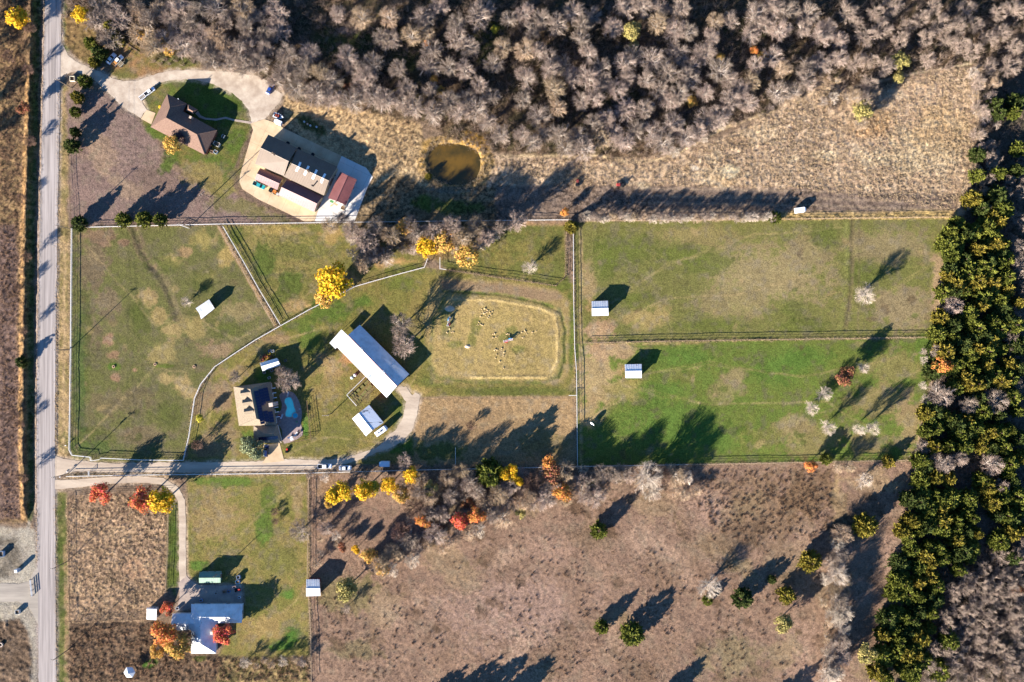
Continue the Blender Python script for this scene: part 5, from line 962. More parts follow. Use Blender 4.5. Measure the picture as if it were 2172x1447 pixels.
CE = T((1629, 482), [(1200, 80), (1310, 30), (1430, 60), (1180, 180), (1340, 140), (1400, 220), (1500, 110), (1150, 310), (1200, 370), (1300, 270), (1330, 340), (1420, 400), (1250, 410), (1350, 500), (1280, 540), (1180, 620), (1430, 600), (1330, 640), (1180, 700), (1240, 740), (1380, 690), (1470, 650), (1330, 770), (1480, 770), (1130, 790), (1220, 860), (1060, 900), (1300, 900), (1390, 870), (1480, 980), (1260, 960), (1540, 870), (1370, 980), (1200, 1010), (1340, 1090), (1600, 480), (1570, 620), (1610, 750), (1590, 900), (1010, 1180), (1010, 1300), (1130, 1200), (1210, 1300), (1070, 1270), (1150, 1390), (1260, 1220), (1250, 1390), (1470, 1190), (1540, 1290), (1420, 1300), (1430, 1400), (1590, 1170), (1060, 1390), (1600, 1340)]) \
  + T((1629, 0), [(1450, 650), (1470, 720), (1580, 640), (1570, 710), (1340, 980), (1340, 1110), (1470, 1100), (1590, 1080), (1600, 940), (1310, 1260), (1460, 1240), (1420, 1370), (1360, 1320), (1500, 1330)]) \
  + T((1629, 963), [(980, 170), (990, 260), (900, 290), (1070, 150), (1060, 250), (1170, 280), (1110, 350), (1020, 340), (1280, 330), (1300, 410), (1200, 420), (920, 430), (1070, 450), (960, 490), (900, 530), (920, 610), (1000, 650), (1080, 600), (1200, 540), (1210, 650), (1110, 660), (1290, 600), (1480, 60), (1560, 170), (1490, 280), (1590, 270), (1430, 310), (1460, 390), (1560, 420), (1480, 560), (1560, 660), (960, 720), (1030, 780), (850, 770), (1070, 840), (960, 820), (890, 890), (800, 890), (1060, 930), (820, 1020), (960, 1000), (1040, 1010), (880, 1040), (800, 1110), (890, 1130), (930, 1220), (840, 1190), (1030, 1110), (730, 1280), (700, 1390), (860, 1370), (760, 1430), (880, 1270), (920, 1410), (1100, 1380), (1160, 1190)])
BELT = [(2008, 482), (2060, 420), (2130, 470), (2142, 560), (2150, 760), (2165, 850), (2172, 900), (2172, 1130), (2120, 1150), (2090, 1010), (2075, 1060), (2075, 1190), (2010, 1240), (1995, 1330), (1945, 1447), (1850, 1447), (1880, 1300), (1908, 1160), (1925, 1060), (1948, 960), (1950, 880), (1985, 800), (1990, 700), (2000, 560)]
gb = np.random.RandomState(31); BG_ = [(2020, 650, 26), (1995, 836, 34), (2054, 857, 26), (2111, 850, 30), (1997, 983, 30), (2104, 985, 26), (2034, 972, 22)]; tries = 0; n0_ = len(CE)
while len(CE) < n0_ + 95 and tries < 9000:
    tries += 1; p = (gb.uniform(1850, 2172), gb.uniform(420, 1447))
    if pip(np.array([p[0]]), np.array([p[1]]), BELT)[0] and all(math.hypot(p[0] - q_[0], p[1] - q_[1]) > 15 for q_ in CE) and all(math.hypot(p[0] - q_[0], p[1] - q_[1]) > q_[2] for q_ in BG_): CE.append(p)
for i, (px, py) in enumerate(CE):
    k = ('cedar', 'cedar_gold', 'cedar', 'cedar_dark', 'cedar')[rg.randrange(5)]; cl = dict(cedar='green', cedar_gold='golden-green', cedar_dark='dark green')[k]
    wb_ = float(np.interp(py, [420, 500, 600, 715, 800, 900, 1000, 1100, 1200, 1300, 1447], [2060, 2005, 2000, 1990, 1980, 1948, 1940, 1920, 1902, 1882, 1852])); dx_ = px - wb_
    row = 'front row' if dx_ < 36 else ('middle' if dx_ < 95 else 'back')
    z_ = 'beside the tan field' if py < 470 else ('level with the upper right pasture' if py < 715 else ('level with the lower right pasture' if py < 975 else ('beside the upper brown field' if py < 1200 else 'near the bottom of the picture')))
    tree(px, py, rg.uniform(14, 25), k, f'{cl} cedar in the {row} of the belt {z_}', f'cedars in the {row} of the belt {z_}', h=rg.uniform(6.5, 9.5))
# bare trees outside the woods
for px, py, r_, k, lb, h_ in ((850, 690, 28, 'bare', 'bare round tree behind the barn, upper of two', 10), (857, 731, 30, 'bare', 'bare round tree behind the barn, lower of two', 10.5), (612, 808, 27, 'bare', 'bare spreading tree between pool and white shed', 8), (597, 788, 14, 'bare', 'smaller bare tree leaning on the pool shed side', 7), (774, 515, 34, 'bare', 'large bare tree in the hedge left of the yellow trees', 11), (745, 490, 26, 'bare', 'bare tree at the fence below the white concrete', 10), (817, 545, 24, 'bare', 'bare pale tree above the white fence bend', 8), (725, 462, 20, 'bare', 'bare tree overhanging the white concrete corner', 7), (1123, 566, 18, 'pale', 'small pale bare tree in the little paddock', 5.5), (1833, 626, 25, 'pale', 'pale bare tree alone in the upper right pasture', 8), (1831, 780, 14, 'pale', 'small pale bare tree right of the rust-brown tree', 5), (1748, 835, 19, 'pale', 'pale bare tree in the lower pasture, upper of the left pair', 6), (1721, 866, 17, 'pale', 'pale bare tree in the lower pasture, lower of the left pair', 6), (1756, 907, 18, 'pale', 'pale bare tree above the fence in the lower pasture', 8), (1850, 908, 18, 'pale', 'pale bare tree beside the dead snag in the pasture', 8), (1822, 912, 14, 'pale', 'dead pale snag in the lower pasture', 9), (861, 978, 20, 'bare', 'round grey bare tree at the driveway fence', 6), (637, 1125, 26, 'bare', 'round grey bare tree on the lawn fence', 7), (690, 1120, 18, 'bare', 'thin bare tree right of the lawn fence', 6), (1374, 1008, 36, 'pale', 'big cream-coloured bare tree on the hedge by the pasture', 11), (1378, 1038, 26, 'pale', 'lower cream bare tree in front of the big cream one', 7), (1432, 1010, 26, 'bare_tan', 'tan bare tree at the right end of the middle hedge', 8), (1430, 1040, 18, 'bare_tan', 'small tan bare tree below the end of the middle hedge', 5), (1504, 1244, 28, 'pale', 'pale bare tree alone in the brown field', 7), (2020, 650, 24, 'bare', 'grey bare tree at the pasture edge of the cedar belt', 7), (1985, 745, 16, 'bare', 'small grey bare tree at the fence corner by the cedars', 5), (1995, 836, 30, 'bare', 'large grey bare tree in the gap of the cedar belt', 9), (2054, 857, 22, 'bare', 'grey bare tree right in the gap of the cedar belt', 8), (2111, 850, 28, 'bare', 'grey bare tree between cedar clumps near the right edge', 9), (2157, 525, 20, 'bare', 'bare tree at the right edge beside the upper cedars', 7), (2160, 560, 20, 'bare', 'second bare tree at the right edge beside the upper cedars', 7), (1957, 948, 18, 'bare', 'bare tree at the lower right pasture corner', 6), (1997, 983, 28, 'bare', 'large bare tree below the pasture corner in the belt', 9), (2034, 972, 18, 'bare', 'bare tree right of the pasture corner in the belt', 8), (2104, 985, 24, 'bare', 'bare tree above the lower right cedars', 9), (2125, 1030, 16, 'bare', 'small bare tree among the lower right cedars', 7), (1775, 990, 16, 'bare_tan', 'tan bare shrub tree on the lower fence', 5), (1800, 990, 16, 'bare_tan', 'tan bare tree on the lower fence, second', 5), (1833, 1018, 20, 'pale', 'pale bare tree below the lower fence corner', 6), (500, 800, 16, 'bare', 'bare tree left of the solar house', 6), (418, 942, 14, 'brown', 'brown bare tree inside the white fence bend', 5), (395, 640, 13, 'pale', 'pale bare tree touching the left paddock shelter', 4), (1000, 903, 12, 'brown', 'dark brown bare bush in the plot below the arena', 3), (384, 292, 15, 'purple', 'dark purple bare tree overhanging the brown roof', 5.5), (230, 78, 18, 'bare', 'grey bare tree between the gold evergreens at the upper left', 8), (396, 1352, 22, 'brown', 'half-bare brown tree against the white roof', 7), (583, 1085, 10, 'brown', 'brown twiggy bush in the long lawn bed', 2), (584, 1105, 9, 'brown', 'second brown bush in the long lawn bed', 2)):
    tree(px, py, r_, k, lb, h=h_)
HB = T((543, 963), [(1040, 240), (1090, 270), (1180, 380), (1010, 340), (1140, 510), (960, 540), (880, 620), (930, 500), (1210, 150), (1350, 180), (1300, 100), (1440, 320), (1500, 390), (1560, 410), (1600, 200), (790, 690), (1100, 380), (1230, 260), (1040, 160), (1530, 250), (1400, 240)]) + T((1086, 963), [(130, 180), (110, 260), (270, 180), (460, 260), (530, 270), (570, 120), (640, 130), (700, 110), (60, 310), (330, 110), (200, 290), (430, 160), (500, 180), (940, 120)])
for px, py in HB:
    k = rg.choice(('bare', 'bare', 'bare_tan', 'brown')); tree(px, py, rg.uniform(18, 28), k, {'bare': 'grey', 'bare_tan': 'tan', 'brown': 'brown'}[k] + ' bare tree packed in the hedge between driveway and brown field', 'bare trees in the hedge above the brown field', h=rg.uniform(6, 9.5))
HC = [(800, 480), (830, 500), (700, 478), (880, 495), (960, 480), (1010, 480), (1060, 485), (1095, 470), (790, 545), (770, 560), (920, 490), (1030, 505), (870, 475), (980, 505)]
for px, py in HC: tree(px, py, rg.uniform(17, 26), rg.choice(('bare', 'bare', 'bare_tan')), 'bare tree in the strip of brush along the upper fence', 'bare trees in the upper fence brush', h=rg.uniform(9, 12))
TR = T((1629, 963), [(470, 510), (440, 570), (450, 640), (400, 690), (440, 760), (470, 810), (430, 880), (440, 930), (480, 1000), (420, 1020), (470, 1100), (470, 1180), (420, 1200), (460, 1280), (390, 1300), (420, 1390), (380, 1400)])
for px, py in TR: tree(px, py, rg.uniform(19, 27), rg.choice(('bare', 'pale', 'bare_tan', 'pale')), 'bare tree in the crooked row left of the lower cedar belt', 'bare tree row in the brown field', h=rg.uniform(6, 9))
# brush filling the hedges
def fill(P, n_, dmin, seed, label, group, rr_=(12, 18), hh=(3, 5.5), kinds=('shrub',)):
    g_ = np.random.RandomState(seed); out = []; xs = [p[0] for p in P]; ys = [p[1] for p in P]; tr_ = 0
    while len(out) < n_ and tr_ < 5000:
        tr_ += 1; p = (g_.uniform(min(xs), max(xs)), g_.uniform(min(ys), max(ys)))
        if pip(np.array([p[0]]), np.array([p[1]]), P)[0] and all(math.hypot(p[0] - q_[0], p[1] - q_[1]) > dmin for q_ in out): out.append(p)
    for px, py in out: tree(px, py, rg.uniform(*rr_), rg.choice(kinds), label, group, h=rg.uniform(*hh))
fill([(835, 1020), (900, 1002), (1240, 992), (1460, 990), (1490, 1040), (1430, 1060), (1330, 1045), (1230, 1062), (1100, 1104), (1000, 1135), (920, 1180), (850, 1215), (800, 1220), (830, 1150), (880, 1100)], 75, 19, 51, 'grey bare shrub filling the hedge above the brown field', 'shrubs in the hedge above the brown field', (13, 20), (3.5, 6))
fill([(1760, 1120), (1800, 1115), (1812, 1200), (1800, 1300), (1790, 1447), (1745, 1447), (1740, 1340), (1740, 1240)], 22, 17, 52, 'bare shrub in the crooked row left of the lower cedar belt', 'shrubs in the crooked tree row', (12, 18), (3, 5))
fill([(730, 478), (1060, 472), (1050, 505), (1000, 530), (900, 520), (830, 550), (780, 570), (750, 540)], 34, 19, 53, 'grey bare shrub in the brush along the upper fence', 'shrubs in the upper fence brush', (13, 19), (3, 5.5))
fill([(670, 1100), (720, 1080), (720, 1160), (670, 1200)], 7, 16, 54, 'grey bare shrub right of the lawn fence', 'shrubs right of the lawn fence', (10, 15), (2.5, 4))
fill([(1400, 335), (1640, 240), (1760, 165), (1860, 190), (1800, 240), (1640, 225), (1530, 262), (1440, 320)], 14, 18, 55, 'tan bare shrub on the wood edge facing the tan field', 'shrubs on the wood edge at the tan field', (9, 14), (2, 3.5))
fill([(2060, 150), (2120, 150), (2110, 440), (2060, 440)], 22, 19, 56, 'pale bare shrub at the right side of the tan field', 'shrubs at the right side of the tan field', (12, 19), (2.5, 4.5))
fill([(1950, 740), (1990, 740), (1960, 990), (1935, 990)], 8, 20, 57, 'pale bare shrub at the foot of the cedar belt', 'shrubs at the foot of the cedar belt', (9, 13), (2, 3.5))
# thicket at the lower right: bare trees
g = np.random.RandomState(9); SE = [(2180, 1140), (2110, 1190), (2040, 1200), (2010, 1290), (1985, 1350), (1950, 1460), (2190, 1460)]; got = []; tries = 0
while len(got) < 62 and tries < 6000:
    tries += 1; p = (g.uniform(1950, 2185), g.uniform(1150, 1460))
    if pip(np.array([p[0]]), np.array([p[1]]), SE)[0] and all(math.hypot(p[0] - q_[0], p[1] - q_[1]) > 21 for q_ in got): got.append(p)
thicket(got, 'bare_thicket', 'grey leafless thicket at the lower right corner below the cedars', 2, (5.5, 8), (16, 22))
# shrub row along the top fence of the pasture, bottom-left brush
x_ = 1236.0
while x_ < 1645:
    tree(x_, 461 + rg.uniform(-4, 4), rg.uniform(9, 13), 'shrub', 'pale bare shrub in the clipped row along the upper pasture fence', 'shrub row on the upper pasture fence', h=rg.uniform(3.5, 5.2)); x_ += rg.uniform(8, 12)
for px, py in [(560, 1400), (575, 1410), (600, 1402), (625, 1398), (640, 1405), (545, 1412), (735, 1290), (520, 1405), (655, 1008), (690, 1012), (750, 1003), (775, 1006)]: tree(px, py, rg.uniform(9, 14), 'shrub', 'pale bare shrub along the bottom-left fences', 'shrubs along the bottom-left fences', h=rg.uniform(2.5, 4))
for px, py in [(70, 60), (64, 150), (20, 120), (66, 300), (48, 420), (40, 610), (60, 545), (52, 700), (30, 880), (60, 60), (14, 30), (46, 900), (52, 1010)]: tree(px, py, rg.uniform(10, 15), 'brown', 'twiggy brown shrub in the scrub bank left of the road', 'shrubs on the bank left of the road', h=rg.uniform(3, 5), name='bare_shrub')
# undergrowth: twig tufts too many to count
def tuft_mesh(pts, per, hgt, rad, r_, m, name, seed, lean=0.8):
    g_ = np.random.RandomState(seed); n_ = len(pts); k = np.repeat(np.arange(n_), per); base = np.array([(*W(p[0], p[1])[:2], gh(*p)) for p in pts]); az = g_.uniform(0, 6.283, len(k)); ln = g_.uniform(.5, 1.1, len(k)); hh = np.array(hgt)[k] if np.ndim(hgt) else np.full(len(k), hgt)
    P0 = base[k] + np.stack([np.cos(az), np.sin(az), np.zeros(len(k))], 1) * (g_.uniform(0, .5, len(k)) * rad)[:, None]
    P1 = P0 + np.stack([np.cos(az) * ln * hh * lean * g_.uniform(.2, 1, len(k)), np.sin(az) * ln * hh * lean * g_.uniform(.2, 1, len(k)), ln * hh], 1)
    V_, F_ = spikes(P0, P1, r_); o = link(name, np_mesh(name, V_, F_, False, m)); stuff(o); return o
def scatter(P, n_, seed):
    g_ = np.random.RandomState(seed); xs = [p[0] for p in P]; ys = [p[1] for p in P]; X = g_.uniform(max(min(xs), -40), min(max(xs), 2212), n_ * 4); Y = g_.uniform(max(min(ys), -40), min(max(ys), 1490), n_ * 4); k = pip(X, Y, P); return list(zip(X[k][:n_], Y[k][:n_]))
ug = mat('undergrowth_twigs', C(158, 134, 114, 0.68), None, rough=0.95, spec=0.1, island=0.35)
o = tuft_mesh(scatter(NWOOD, 3800, 1), 13, 2.6, 1.3, 0.036, ug, 'undergrowth', 2, 1.1); tag(o, 'grey twiggy undergrowth under the trees of the top wood', 'undergrowth')
o = tuft_mesh(scatter(EWOOD, 2000, 3), 13, 2.2, 1.3, 0.036, ug, 'undergrowth', 4, 1.1); tag(o, 'grey twiggy undergrowth among the cedars at the right', 'undergrowth')
o = tuft_mesh(scatter(NWOOD, 1700, 31), 20, np.random.RandomState(32).uniform(2.5, 5.0, 1700), 1.0, 0.04, mat('brush_twigs', C(172, 148, 128, 0.68), None, rough=0.95, spec=0.1, island=0.35), 'brush', 33, 0.55); tag(o, 'tall grey-brown brush between the trees of the top wood', 'brush')
gq = np.random.RandomState(41); thicket([(gq.uniform(2138, 2190), y_ + gq.uniform(-8, 8)) for y_ in range(470, 860, 17)] + [(gq.uniform(2085, 2175), gq.uniform(300, 420)) for _ in range(8)], 'bare_thicket', 'grey leafless brush along the right edge behind the cedars', 3, (4, 6), (13, 19))
straw = mat('dry_straw', C(226, 196, 154), None, rough=0.95, spec=0.1, island=0.35); straw2 = mat('brown_straw', C(168, 134, 104), None, rough=0.95, spec=0.1, island=0.35)
NF = [(1440, 332), (1640, 245), (1740, 175), (1800, 195), (1960, 160), (2060, 142), (2070, 300), (2045, 450), (1700, 400), (1230, 392), (1040, 390), (1060, 340)]
o = tuft_mesh(scatter(NF, 7000, 5), 7, 0.75, 0.5, 0.04, straw, 'dry_grass', 6, 0.9); tag(o, 'tall straw-coloured grass of the upper right field', 'dry grass')
o = tuft_mesh(scatter([(146, 1055), (352, 1048), (350, 1250), (310, 1318), (148, 1320)], 1800, 7), 7, 0.7, 0.5, 0.04, straw, 'dry_grass', 8, 0.9); tag(o, 'clumpy dry grass in the lot left of the loop drive', 'dry grass')
o = tuft_mesh(scatter([(0, 0), (70, 0), (55, 500), (48, 1100), (0, 1100)], 1500, 9), 8, 0.9, 0.6, 0.04, straw2, 'dry_grass', 10, 0.9); tag(o, 'brown scrub grass on the land left of the road', 'dry grass')
o = tuft_mesh(scatter([(146, 1325), (340, 1320), (400, 1395), (655, 1400), (660, 1446), (146, 1446)], 1300, 11), 10, 0.9, 0.7, 0.04, straw2, 'dry_grass', 12, 1.0); tag(o, 'dark brown brush in the bottom-left corner lot', 'dry grass')
o = tuft_mesh(scatter([(665, 1215), (900, 1200), (1230, 1000), (1500, 992), (1940, 985), (1900, 1250), (1850, 1446), (665, 1446)], 5200, 13), 5, 0.42, 0.5, 0.035, straw2, 'dry_grass', 14, 1.0); tag(o, 'short brown tussocks of the large lower field', 'dry grass')
o = tuft_mesh(scatter([(610, 210), (790, 240), (890, 265), (880, 350), (800, 372), (724, 331), (640, 275)], 900, 15), 7, 0.5, 0.4, 0.035, straw2, 'dry_grass', 16, 0.9); tag(o, 'dark tufts on the tan ground behind the workshops', 'dry grass')

g = np.random.RandomState(61); pts = scatter([(670, 1240), (900, 1210), (1230, 1070), (1500, 1060), (1930, 1000), (1890, 1300), (1850, 1440), (670, 1440)], 1100, 17); keep = [p for p in pts if fbm(np.array([p[0]]), np.array([p[1]]), 70, 99, 3)[0] > 0.47]
o = tuft_mesh(keep, 16, g.uniform(.35, .95, len(keep)), 0.9, 0.05, mat('thatch', C(128, 100, 78), None, rough=0.95, spec=0.1, island=0.35), 'weed_clumps', 18, 0.9); tag(o, 'dark weed clumps dotted over the large lower field', 'weeds')
g = np.random.RandomState(62); pts = scatter([(1480, 1000), (1760, 995), (1770, 1140), (1560, 1150), (1480, 1090)], 420, 19)
o = tuft_mesh(pts, 16, g.uniform(.4, .9, len(pts)), 0.9, 0.05, mat('thatch', C(128, 100, 78)), 'weed_clumps', 20, 0.9); tag(o, 'brown weedy patch below the lower right pasture fence', 'weeds')

def along(Ps, step, jit, seed):
    g_ = np.random.RandomState(seed); out = []
    for P in Ps:
        for a_, b_ in zip(P[:-1], P[1:]):
            L = math.hypot(b_[0] - a_[0], b_[1] - a_[1])
            for k in range(int(L / step)):
                t = g_.rand(); out.append((a_[0] + (b_[0] - a_[0]) * t + g_.normal(0, jit), a_[1] + (b_[1] - a_[1]) * t + g_.normal(0, jit)))
    return out
o = tuft_mesh(along([[(151, 484), (146, 960)], [(178, 482), (1214, 466)], [(1228, 469), (2020, 460)], [(1240, 728), (1985, 715)], [(1216, 478), (1219, 738), (1225, 988)], [(388, 977), (412, 845), (455, 778), (593, 692), (752, 608), (900, 567)], [(466, 479), (588, 692)], [(140, 1011), (650, 1004), (1060, 994), (1944, 976)], [(2020, 462), (1987, 715), (1942, 1000)], [(143, 1056), (147, 1320), (308, 1314)], [(654, 1008), (660, 1447)], [(356, 1082), (350, 1256)], [(946, 572), (1178, 606), (1199, 588), (1203, 482)]], 1.5, 1.3, 23), 5, 0.5, 0.35, 0.035, straw, 'fence_line_grass', 24, 0.7); tag(o, 'uncut straw-coloured grass along the fence lines', 'dry grass')
o = tuft_mesh(along([[(132, 0), (132, 85)], [(124, 180), (119, 960)], [(118, 1050), (121, 1447)], [(94, 0), (76, 960), (80, 1190)]], 1.2, 2.0, 25), 5, 0.4, 0.35, 0.035, straw, 'verge_grass', 26, 0.8); tag(o, 'straw-coloured grass on the road verges', 'dry grass')
o = tuft_mesh([(964 + (66 + g.normal(0, 7)) * math.cos(t), 347 + (52 + g.normal(0, 6)) * math.sin(t)) for t in g.uniform(0, 6.283, 520)], 8, 0.9, 0.5, 0.04, straw, 'pond_reeds', 28, 0.7); tag(o, 'golden reeds around the rim of the pond', 'reeds')
# ---------------------------------------------------------------- fences
pipe_w = mat('white_pipe', C(246, 240, 232, 0.66), None, rough=0.6); pipe_t = mat('tan_board', C(206, 176, 142), C(170, 140, 112), 2.0, 0.9); pipe_r = mat('rusty_pipe', C(120, 96, 84), rough=0.8); wire_m = mat('fence_wire', C(128, 118, 110), rough=0.6, metal=0.5)
POSTS = {}
def post_mesh(m, r_, h):
    k = (m.name, r_, h)
    if k not in POSTS:
        mb = MB(); mb.tube((0, 0, -0.3), (0, 0, h), r_, n=6); me = bpy.data.meshes.new('post'); me.from_pydata([tuple(v_) for v_ in mb.V], [], mb.F); me.materials.append(m); POSTS[k] = me
    return POSTS[k]
def fence(P, label, m=pipe_w, h=1.35, rails=3, sp=3.2, top=0.16, rr=0.034, pr=0.06, group=None, pm=None):
    top = 0.04 + top * 0.36; Q = [W(p[0], p[1], h)[:2] for p in P]; root = empty('fence', (Q[0][0], Q[0][1], 0)); tag(root, label, 'fence', group)
    for k in range(rails):
        z = h * (k + 1) / rails - 0.04; mb = MB(); tt = top if k == rails - 1 else rr
        for a, b_ in zip(Q[:-1], Q[1:]):
            L = math.hypot(b_[0] - a[0], b_[1] - a[1]); mb.box(((a[0] + b_[0]) / 2, (a[1] + b_[1]) / 2, z), (L + tt * 0.5, tt, max(0.05, min(tt, 0.1))), math.atan2(b_[1] - a[1], b_[0] - a[0]))
        mb.build('rail', m, root)
    me = post_mesh(pm or m, pr, h)
    for i, (a, b_) in enumerate(zip(Q[:-1], Q[1:])):
        L = math.hypot(b_[0] - a[0], b_[1] - a[1]); n_ = max(1, int(L / sp))
        for k in range(n_ + (1 if i == len(Q) - 2 else 0)):
            f = k / n_; o = link('post', me, root); o.location = (a[0] + (b_[0] - a[0]) * f - Q[0][0], a[1] + (b_[1] - a[1]) * f - Q[0][1], 0)
    return root
fence([(151, 484), (149, 740), (146, 955), (152, 966), (190, 970)], 'white rail fence of the left paddock along the road', top=0.42)
fence([(212, 972), (298, 976), (388, 977), (400, 925), (412, 845), (425, 815), (455, 778), (500, 748), (540, 722), (593, 692)], 'white rail fence curving round the solar house yard', top=0.34)
fence([(593, 692), (655, 657), (705, 632), (752, 608), (790, 597), (840, 583), (900, 567), (907, 548)], 'white rail fence rising to the yellow hedge trees', top=0.3)
fence([(178, 482), (470, 475)], 'white rail fence along the top of the left paddock', top=0.28)
fence([(470, 475), (770, 471), (1000, 468), (1214, 466)], 'white rail fence between workshop land and the small paddocks', top=0.22)
fence([(461, 479), (500, 548), (540, 620), (582, 692)], 'tan board fence on the left side of the diagonal lane', pipe_t, top=0.25)
fence([(472, 480), (513, 550), (548, 612), (594, 689)], 'white fence on the right side of the diagonal lane', top=0.24)
fence([(933, 546), (933, 570), (946, 572)], 'short white corner fence under the orange-gold tree', top=0.3)
fence([(946, 572), (1090, 593), (1178, 606), (1197, 590)], 'rusty pipe fence above the arena', pipe_r, top=0.12)
fence([(1199, 588), (1201, 540), (1203, 482)], 'rusty pipe fence beside the little paddock', pipe_r, top=0.2)
fence([(1216, 478), (1217, 640), (1219, 738)], 'white rail fence between arena and upper right pasture', top=0.26)
fence([(1219, 738), (1223, 790), (1224, 900), (1225, 988)], 'white rail fence between arena and lower right pasture', top=0.34)
fence([(1240, 728), (1440, 723), (1650, 720), (1985, 715)], 'tan board fence between the two right-hand pastures', pipe_t, top=0.2)
fence([(1228, 469), (1640, 465), (2020, 460)], 'tan rail fence along the top of the right pastures', pipe_t, top=0.12)
fence([(140, 1011), (300, 1008), (650, 1004)], 'white rail fence along the driveway by the lawn', top=0.3)
fence([(650, 1004), (900, 997), (1060, 994)], 'white rail fence along the driveway past the parked cars', top=0.26)
fence([(1060, 994), (1230, 990), (1460, 986)], 'pale fence running through the middle hedge', top=0.14)
fence([(1460, 986), (1720, 981), (1944, 976)], 'tan board fence under the lower right pasture', pipe_t, top=0.22)
fence([(2020, 462), (1997, 600), (1987, 715), (1976, 812), (1968, 862), (1950, 925), (1942, 1000), (1930, 1060)], 'weathered fence in front of the cedar belt', pipe_t, top=0.16)
fence([(143, 1056), (145, 1200), (147, 1320)], 'brown wire fence on the road side of the dry lot', wood_w, h=1.2, rails=3, top=0.12, sp=4)
fence([(147, 1320), (230, 1318), (308, 1314)], 'brown wire fence along the bottom of the dry lot', wood_w, h=1.3, rails=4, top=0.12, sp=4)
fence([(356, 1082), (354, 1180), (350, 1256)], 'tan wire fence beside the loop drive', pipe_t, h=1.2, rails=3, top=0.14, sp=4)
fence([(143, 1056), (250, 1046), (355, 1044)], 'wire fence along the top of the dry lot under the red trees', wood_w, h=1.2, rails=3, top=0.06, sp=4)
fence([(654, 1008), (653, 1120), (651, 1228)], 'tan board fence right of the lawn, upper stretch', pipe_t, top=0.16)
fence([(654, 1266), (659, 1350), (660, 1447)], 'tan board fence right of the lawn, below the white shed', pipe_t, top=0.2)
fence([(2018, 470), (2060, 330), (2072, 200), (2082, 140)], 'weathered fence at the right side of the tan field', wood_w, top=0.1, sp=4)
fence([(145, 330), (146, 400), (150, 470)], 'thin wire fence beside the brown field at the road', wood_w, h=1.2, rails=3, top=0.08, sp=4)
fence([(966, 950), (966, 992)], 'short white fence at the edge of the tree shadow', top=0.2)
fence([(735.3, 838), (775, 799)], 'white garden border fence, long left side', h=0.9, rails=3, top=0.3, sp=2.2); fence([(735.3, 838), (756, 861)], 'white garden border fence, lower short side', h=0.9, rails=3, top=0.3, sp=2.2); fence([(758, 860), (797, 822)], 'thin wire garden fence, right side', pipe_r, h=0.9, rails=3, top=0.06, sp=2.2)
fence([(650, 850), (656, 905), (659, 932), (620, 938)], 'low wooden fence around the back of the pool yard', wood_w, h=1.5, rails=4, top=0.14, sp=2.4)
for gx0, gy0, gx1, gy1, lb in ((190, 970, 192, 978, 'short white gate wing at the driveway entrance, paddock side'), (192, 978, 211, 975, 'white entrance gate swung open beside the driveway'), (187, 1000, 187, 1010, 'white gate post wing at the driveway entrance, loop side'), (1207, 839, 1223, 839, 'short white gate below the arena fence'), (380, 477, 400, 484, 'white gate ajar on the upper paddock fence')):
    fence([(gx0, gy0), (gx1, gy1)], lb, h=1.3, rails=5, top=0.3, sp=3.6)
# ---------------------------------------------------------------- power poles and lines
pole_m = mat('pole_timber', C(170, 148, 126), C(136, 114, 94), 2.0, 0.95)
def power_pole(px, py, label, h=11.0, arm=True, rz=0.0, tr=False):
    x, y, _ = W(px, py); root = empty('utility_pole', (x, y, gh(px, py))); tag(root, label, 'utility pole')
    MB().tube((x, y, -0.5), (x, y, h), 0.17, 0.11, n=8).build('pole', pole_m, root)
    if arm:
        cr = MB().box((x, y + 0.1, h - 0.5), (2.4, 0.14, 0.14), rz).build('crossarm', pole_m, root)
        for k in (-1.05, -0.35, 0.35, 1.05): MB().lathe([(0.05, 0), (0.08, 0.05), (0.08, 0.16), (0.03, 0.2)], 8, (x + k * math.cos(rz), y + 0.1 + k * math.sin(rz), h - 0.43)).build('insulator', trimw, cr)
    if tr: MB().tube((x - 0.4, y, h - 2.2), (x - 0.4, y, h - 1.2), 0.26, n=10).build('transformer', steel, root)
    return (x, y, h)
RP = [power_pole(152, 187, 'wooden power pole at the top of the roadside line by the drive'), power_pole(151, 486, 'wooden power pole at the corner of the left paddock'), power_pole(148, 742, 'wooden power pole halfway along the left paddock fence'), power_pole(145, 1004, 'wooden power pole between the two driveway mouths', tr=True), power_pole(143, 1191, 'wooden power pole beside the dry lot'), power_pole(145, 1378, 'wooden power pole beside the bottom-left brush lot')]
Q5 = power_pole(703, 877, 'wooden power pole on the lawn between pool and shelter'); Q6 = power_pole(445, 419, 'wooden power pole alone in the brown field', 8.5, True, 0.7); Q7 = power_pole(402, 481, 'wooden power pole on the upper paddock fence', 10, True, 0.4); Q8 = power_pole(466, 1213, 'wooden pole at the corner of the green shed', 7, False)
def wire_run(name_pts, label, offs=(-1.0, 1.0)):
    root = empty('power_line', name_pts[0]); tag(root, label, 'power line')
    for o_ in offs:
        mb = MB()
        for a, b_ in zip(name_pts[:-1], name_pts[1:]):
            pr_ = None
            for k in range(9):
                f = k / 8; p = (a[0] + (b_[0] - a[0]) * f + o_, a[1] + (b_[1] - a[1]) * f, a[2] - 0.3 + (b_[2] - a[2]) * f - 1.4 * 4 * f * (1 - f) * 0.5)
                if pr_: mb.tube(pr_, p, 0.02, n=3, cap=False)
                pr_ = p
        mb.build('wire', dark_m, root)
wire_run([(RP[0][0] + 1, 140, 11)] + RP + [(RP[-1][0], -150, 11)], 'overhead wires along the roadside power poles'); wire_run([Q8, (Q8[0] + 0.4, Q8[1] - 13, 3.2)], 'service wire from the shed pole to the bottom-left house', (0.0,))
wire_run([RP[1], Q7, Q6], 'overhead wires crossing the brown field', (0.0,))
